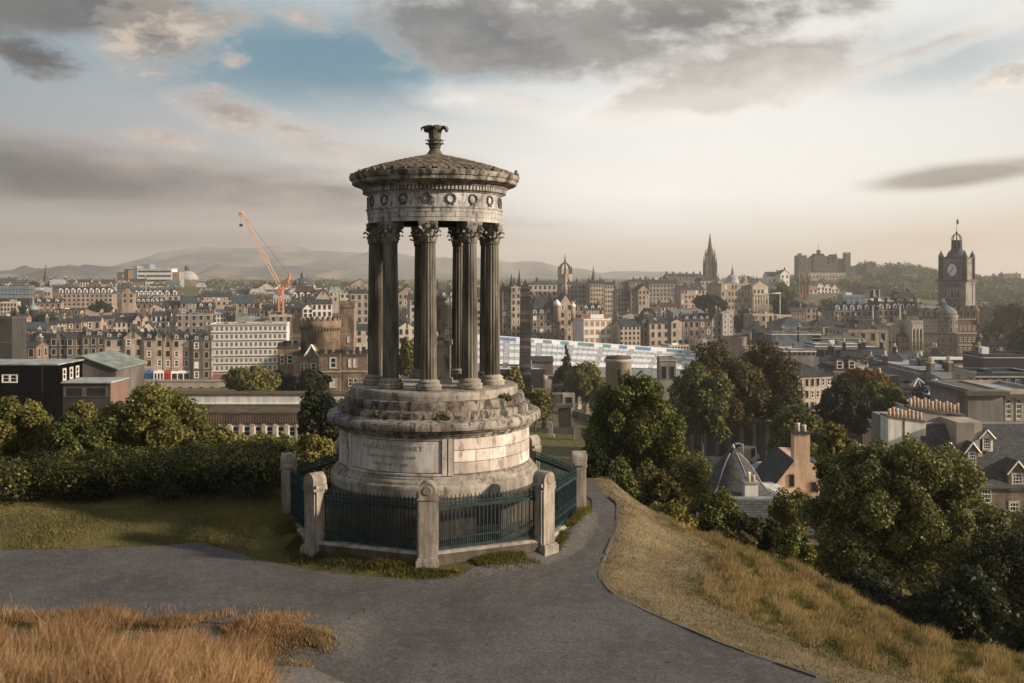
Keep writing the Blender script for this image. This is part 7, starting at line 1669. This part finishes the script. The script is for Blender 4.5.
# --- middle distance trees
for i, (x0, x1, y0, y1, Y, mt, n, lf, lab) in enumerate((
        (668, 736, 362, 450, 128, 'leaf_green', 12000, .42, 'green tree in front of the brown crowned trees'), (680, 766, 344, 444, 142, 'leaf_rust', 20000, .45, 'broad rusty brown tree, biggest of the dark grove by the road'), (735, 803, 342, 440, 150, 'leaf_rust', 16000, .45, 'tall brown tree at the end of the dark grove by the road'),
        (768, 830, 402, 470, 112, 'leaf_green', 12000, .36, 'rounded green tree behind the ochre cottage chimney'), (818, 872, 376, 440, 128, 'leaf_dark', 11000, .38, 'dark green tree under the grey dormer house'), (852, 908, 380, 428, 134, 'leaf_green', 9000, .38, 'green tree at the start of the long low roof'),
        (838, 886, 367, 400, 140, 'leaf_autumn', 5000, .40, 'orange autumn tree against the stone terrace end'), (222, 276, 365, 402, 166, 'leaf_gold', 9000, .50, 'round golden green tree under the white grid hotel'), (294, 332, 369, 400, 172, 'leaf_dark', 6000, .48, 'dark tree against the castellated house wall'), (270, 296, 370, 396, 174, 'leaf_dark', 4000, .48, 'small dark tree between the golden tree and the castellated house'),
        (396, 418, 338, 384, 170, 'leaf_gold', 4500, .5, 'golden green tree seen between the outer and front columns'), (432, 452, 352, 384, 165, 'leaf_gold', 3000, .5, 'small golden tree seen beside the urn pedestal'), (500, 522, 366, 402, 150, 'leaf_gold', 4500, .45, 'yellowish tree between the podium and the obelisk'),
        (518, 552, 388, 424, 140, 'leaf_gold', 6000, .40, 'yellow green bushy tree at the foot of the obelisk'), (566, 606, 362, 402, 215, 'leaf_gold', 7000, .55, 'yellow green tree in the churchyard under the station roof'), (590, 622, 384, 420, 180, 'leaf_green', 5000, .45, 'green tree beside the round mausoleum'),
        (552, 572, 366, 392, 235, 'leaf_dark', 2500, .6, 'dark slim conifer like tree in front of the white station roof'),
        (694, 724, 293, 318, 560, 'leaf_dark', 5000, 1.3, 'dark tree clump below the pinkish ridge tenement'), (733, 762, 310, 336, 520, 'leaf_dark', 5000, 1.2, 'dark tree clump at the foot of the ornate bank'), (768, 800, 284, 314, 690, 'leaf_green', 5000, 1.5, 'dull green tree between the bank and the twin towers'),
        (784, 812, 300, 318, 620, 'leaf_dark', 4000, 1.4, 'dark tree at the foot of the twin towers'), (812, 850, 300, 322, 640, 'leaf_green', 5000, 1.4, 'bushy tree below the white gabled houses'), (772, 790, 296, 318, 520, 'leaf_dark', 3000, 1.2, 'dark tree behind the white lamp mast'),
        (14, 36, 306, 326, 470, 'leaf_dark', 3000, 1.0, 'dark tree beside the copper cupola'), (34, 58, 314, 330, 450, 'leaf_dark', 3000, 1.0, 'dark tree just beyond the copper cupola'), (92, 112, 302, 314, 560, 'leaf_dark', 2500, 1.2, 'dark tree under the mansard terrace end'),
        (984, 1012, 318, 360, 420, 'leaf_dark', 6000, 1.0, 'dark broad tree in the gardens beyond the grand hotel'), (996, 1040, 300, 346, 470, 'leaf_dark', 7000, 1.2, 'tall dark tree clump in the gardens at the picture edge'), (974, 994, 330, 362, 390, 'leaf_dark', 4000, .9, 'dark tree next to the east wing of the grand hotel'), (1008, 1044, 326, 362, 330, 'leaf_dark', 5000, .9, 'dark tree above the black ribbed box'))):
    tree('tree', lab, TR, x0, x1, y0, y1, Y, n, lf, mt, 100+i, nc=13, size=.36, spread=.7)
tree('conifer', 'pointed dark conifer above the black ribbed box', TR, 1009, 1029, 308, 358, 350, 3500, .9, 'leaf_dark', 150, nc=12, conifer=True)
tree('conifer', 'grey bare conifer in front of the white station roof', TR, 555, 578, 343, 384, 240, 1500, .7, 'leaf_dark', 151, nc=10, conifer=True)
# woods on the castle rock and behind the hotel: one mass
r_ = np.random.RandomState(12); cl = []
while len(cl) < 420:
    px_, Y = r_.uniform(790, 1030), r_.uniform(900, 1330); X = PX(px_, Y)
    z = gz(X, Y); dens = 1 if px_ > 842 else .5
    if r_.rand() > dens or (px_ < 860 and Y > 1130) or (px_ < 845 and Y < 965): continue
    k = r_.uniform(4, 7.5); cl.append(((X, Y, z+k*.4), (k, k, k*.85)))
V, F = leaf_cloud(cl, 52000, 2.2, 13); w_ = link('woodland', mesh_np('woodland', V, F, False, 'leaf_dark')); w_.data.materials.append(MATS['leaf_green']); w_.data.polygons.foreach_set('material_index', (vnoise(V[::4, 0], V[::4, 1], .06, 3) > .05).astype(np.int32)); tag(w_, 'wooded slope of dull green trees under the castle and behind the clock tower', 'woodland', kind='stuff')
cl = []
for i in range(150):
    px_, Y = r_.uniform(975, 1080), r_.uniform(470, 820); X = PX(px_, Y); k = r_.uniform(3, 6); cl.append(((X, Y, gz(X, Y)+k*.6+4), (k, k, k)))
V, F = leaf_cloud(cl, 16000, 1.4, 14); w_ = link('garden_woods', mesh_np('garden_woods', V, F, False, 'leaf_dark')); tag(w_, 'mass of dark garden trees in the valley beyond the grand hotel', 'woodland', kind='stuff')
cl = []
for i in range(170):
    px_, Y = r_.uniform(-20, 760), r_.uniform(880, 1500); X = PX(px_, Y); k = r_.uniform(4, 7); cl.append(((X, Y, gz(X, Y)+k*.4), (k*1.3, k, k*.7)))
V, F = leaf_cloud(cl, 14000, 2.2, 15); w_ = link('far_woods', mesh_np('far_woods', V, F, False, 'leaf_green')); tag(w_, 'scattered far trees among the last roofs below the hills', 'woodland', kind='stuff')

# ------------------------------------------------------------------ grasses
def grass(name, label, X, Y, h, w, mat, seed, lean=.35, wind=(.12, 0)):
    r = np.random.RandomState(seed); n = len(X); Z = ground(X, Y)-.01; an = r.uniform(0, math.pi, n)
    sx_, sy_ = np.cos(an)*w/2, np.sin(an)*w/2; lx = (r.normal(0, lean, n)+wind[0])*h; ly = (r.normal(0, lean, n)+wind[1])*h
    z0 = np.zeros(n)
    V = np.stack([np.stack([X-sx_, Y-sy_, Z], -1), np.stack([X+sx_, Y+sy_, Z], -1), np.stack([X+lx*.35+sx_*.8, Y+ly*.35+sy_*.8, Z+h*.58], -1), np.stack([X+lx*.35-sx_*.8, Y+ly*.35-sy_*.8, Z+h*.58], -1), np.stack([X+lx, Y+ly, Z+h*.97], -1)], 1).reshape(-1, 3)
    b_ = np.arange(n)[:, None]*5
    F = np.concatenate([b_+np.array([0, 1, 2]), b_+np.array([0, 2, 3]), b_+np.array([3, 2, 4])], 1).reshape(-1, 3)
    o = link(name, mesh_np(name, V, F, False, mat)); return tag(o, label, 'grass', kind='stuff')
r = np.random.RandomState(31)
# foreground mound of tall tan grass
n = 120000; Y = r.uniform(4.0, 9.5, n); X = r.uniform(-6.5, -.3, n); px_ = 512+1000*X/Y
lim = 320-60*(Y-5)/4; k = (px_ < lim+40*vnoise(X, Y, 3, 1)) & (px_ > -30) & (vnoise(X, Y, 4.5, 2)+.5*vnoise(X, Y, 9, 6) > -.02-.22*(px_ > 120))
X, Y = X[k], Y[k]; h = (.10+.22*r.rand(len(X)))*(.95+1.1*vnoise(X, Y, 4.5, 2))*(.55+.45*sst(320-(512+1000*X/Y), -20, 140))
grass('tall_grass', 'tall feathery tan grass on the mound in the lower corner', X, Y, np.clip(h, .06, .55), .0065, 'grass_tan', 1, .22)
# tufts along the bank edge
n = 90000; X = r.uniform(-12, -2.7, n); Yc = 17.0+.10*(-X-3)-.2; Y = Yc+r.normal(0, .55, n)
tf = vnoise(X, Y, 3.2, 4); k = tf > -.12; X, Y, tf = X[k], Y[k], tf[k]; h = .78*(.10+.20*r.rand(len(X)))*(.7+1.5*np.clip(tf, 0, 1))*(.55+.45*sst(-X, 3.5, 6))*np.where(r.rand(len(X)) < .15, 1.5, 1)*sst(-X, 2.7, 5)**.5
grass('bank_grass', 'tufted tan grass on the eroded turf bank along the path', X, Y, h, .011, 'grass_tan', 2, .28)
k = r.rand(len(X)) < .5; grass('bank_turf', 'short green turf at the foot of the tan tufts on the bank', X[k], Y[k]-.12, h[k]*.45, .013, 'grass_green', 3, .4)
n = 14000; Y = r.uniform(11, 17.2, n); X = np.interp(Y, [p_[1] for p_ in left_edge], [p_[0] for p_ in left_edge])+r.normal(-.12, .14, n); k = vnoise(X, Y, 5, 41) > .02; X, Y = X[k], Y[k]
grass('edge_tufts', 'short ragged tufts breaking over the near edge of the asphalt', X, Y, .04+.13*r.rand(len(X)), .012, 'grass_dry', 8, .45)
# right slope
n = 260000; Y = r.uniform(11.5, 31, n); s = r.uniform(-.05, 9, n); X = edge_x(Y)+s; px_ = 512+1000*X/Y; py_ = 278+1000*(CZ-ground(X, Y))/Y
tf = vnoise(X, Y, 2.2, 7); tf2 = vnoise(X, Y, 6, 8)
long_ = sst(s+.9*tf, 1.6, 3.4)
k = (s < slope_lim(Y)+.7+.5*tf) & (px_ < 1060) & (py_ < 720) & (r.rand(n) < .28+.72*long_); X, Y, s, tf, tf2, long_ = X[k], Y[k], s[k], tf[k], tf2[k], long_[k]
h = (.03+.05*r.rand(len(X)))*(1-long_)+long_*(.06+.15*r.rand(len(X)))*(1+1.0*tf2); gr_ = (tf2+.35*vnoise(X, Y, 1.1, 17) < -.10) | (np.abs(s-1.9-.4*tf) < .30) | ((Y < 19) & (s < 1.5) & (vnoise(X, Y, 3, 18) > -.1))
k = ~gr_; grass('slope_grass', 'dry straw coloured grass covering the slope beside the path', X[k], Y[k], np.clip(h[k], .02, .5), .011, 'grass_dry', 4, .3, (.2, -.05))
k = gr_; grass('slope_turf', 'greener low turf streaks running through the dry slope grass', X[k], Y[k], np.clip(h[k]*.7, .03, .3), .014, 'grass_green', 5, .4)
# lawn strip in front of the hedge
n = 190000; X = r.uniform(-20, -2.5, n); Y = r.uniform(22.0, 27.2, n)
fx = np.array([p[0] for p in far_l]); fy = np.array([p[1] for p in far_l]); k = (Y > np.interp(X, fx, fy)+.02+.08*vnoise(X, Y, 5, 3)) & (np.hypot(X-MX, Y-MY) > 3.55); X, Y = X[k], Y[k]
h = (.015+.04*r.rand(len(X)))*(1.1+1.0*vnoise(X, Y, 2.5, 9)); k = vnoise(X, Y, 1.7, 19)+.4*r.rand(len(X)) > -.30; X, Y, h = X[k], Y[k], h[k]; grass('lawn_grass', 'mossy green lawn grass between the path and the hedge', X, Y, np.clip(h, .02, .2), .016, 'grass_lawn', 6, .45)
# weeds at the foot of the railing and along kerbs
n = 34000; a = r.uniform(R(-75), R(95), n); rad = (FR*math.cos(math.pi/8))/np.cos(((a-R(2)) % (math.pi/4))-math.pi/8)+.15+np.abs(r.normal(0, 1, n))*np.where(a > R(40), .07, .17); X = MX+rad*np.sin(a); Y = MY-rad*np.cos(a); k = vnoise(X, Y, 5, 11) > -.15; X, Y = X[k], Y[k]
grass('verge_weeds', 'straggly green weeds along the foot of the railing plinth', X, Y, .05+.17*r.rand(len(X))*(.6+.6*vnoise(X, Y, 4, 12)), .016, 'grass_green', 7, .5)
# stray leaf litter and pebbles on the asphalt
mb = MB(); rg = random.Random(9)
for i in range(240):
    Y = rg.uniform(15.4, 25); X = rg.uniform(-9, 5)
    if X > float(edge_x(Y))-.1 or math.hypot(X-MX, Y-MY) < 3.9: continue
    if X < -3 and (Y < float(np.interp(X, [q[0] for q in near_l], [q[1] for q in near_l])) or Y > float(np.interp(X, fx, fy))): continue
    z = gz(X, Y)+.03; k = rg.uniform(.012, .035)
    mb.add([(X-k, Y, z), (X, Y-k*.7, z+.006), (X+k, Y+k*.2, z), (X, Y+k, z+.008)], [(0, 1, 2, 3)], 'wall_soot' if i % 3 else 'roof_maroon')
tag(mb.build('leaf_litter'), 'scattered small leaves and pebbles on the asphalt path', 'litter', kind='stuff')
# plants rooted in the podium steps
for i, (a, rad, z, k, mt, lab) in enumerate(((9, 2.28, 3.10, .20, 'leaf_gold', 'leafy weed growing from the podium steps above the plain ashlar'), (-31, 2.32, 3.10, .15, 'leaf_gold', 'small leafy weed on the podium ledge above the inscription'), (55, 2.16, 3.42, .15, 'leaf_gold', 'yellow weed high on the steps under the last column'))):
    w_ = thing('ledge_weed', (MX+rad*math.sin(R(a)), MY-rad*math.cos(R(a)), z), lab, 'weed'); V, F = leaf_cloud([((0, -.03, .05), (k, k*.6, k*.6)), ((k*.6, -.02, .0), (k*.5, k*.4, k*.4))], 260, .055, 200+i)
    link('foliage', mesh_np('foliage', V, F, False, mt), w_)

# ------------------------------------------------------------------ evening haze over the whole city
m = bpy.data.materials.new('haze'); m.use_nodes = True; t = NT(m.node_tree); t.n.clear(); out = t.new('ShaderNodeOutputMaterial'); pv = t.new('ShaderNodeVolumePrincipled')
pv.inputs['Color'].default_value = (.93, .90, .88, 1); pv.inputs['Density'].default_value = 0.00020; pv.inputs['Anisotropy'].default_value = .35
t.l.new(pv.outputs[0], out.inputs['Volume'])
MATS['haze'] = m; mb = MB(); mb.box(-9200, 9200, -120, 9600, -62, 185, 'haze'); tag(mb.build('haze'), kind='stuff')
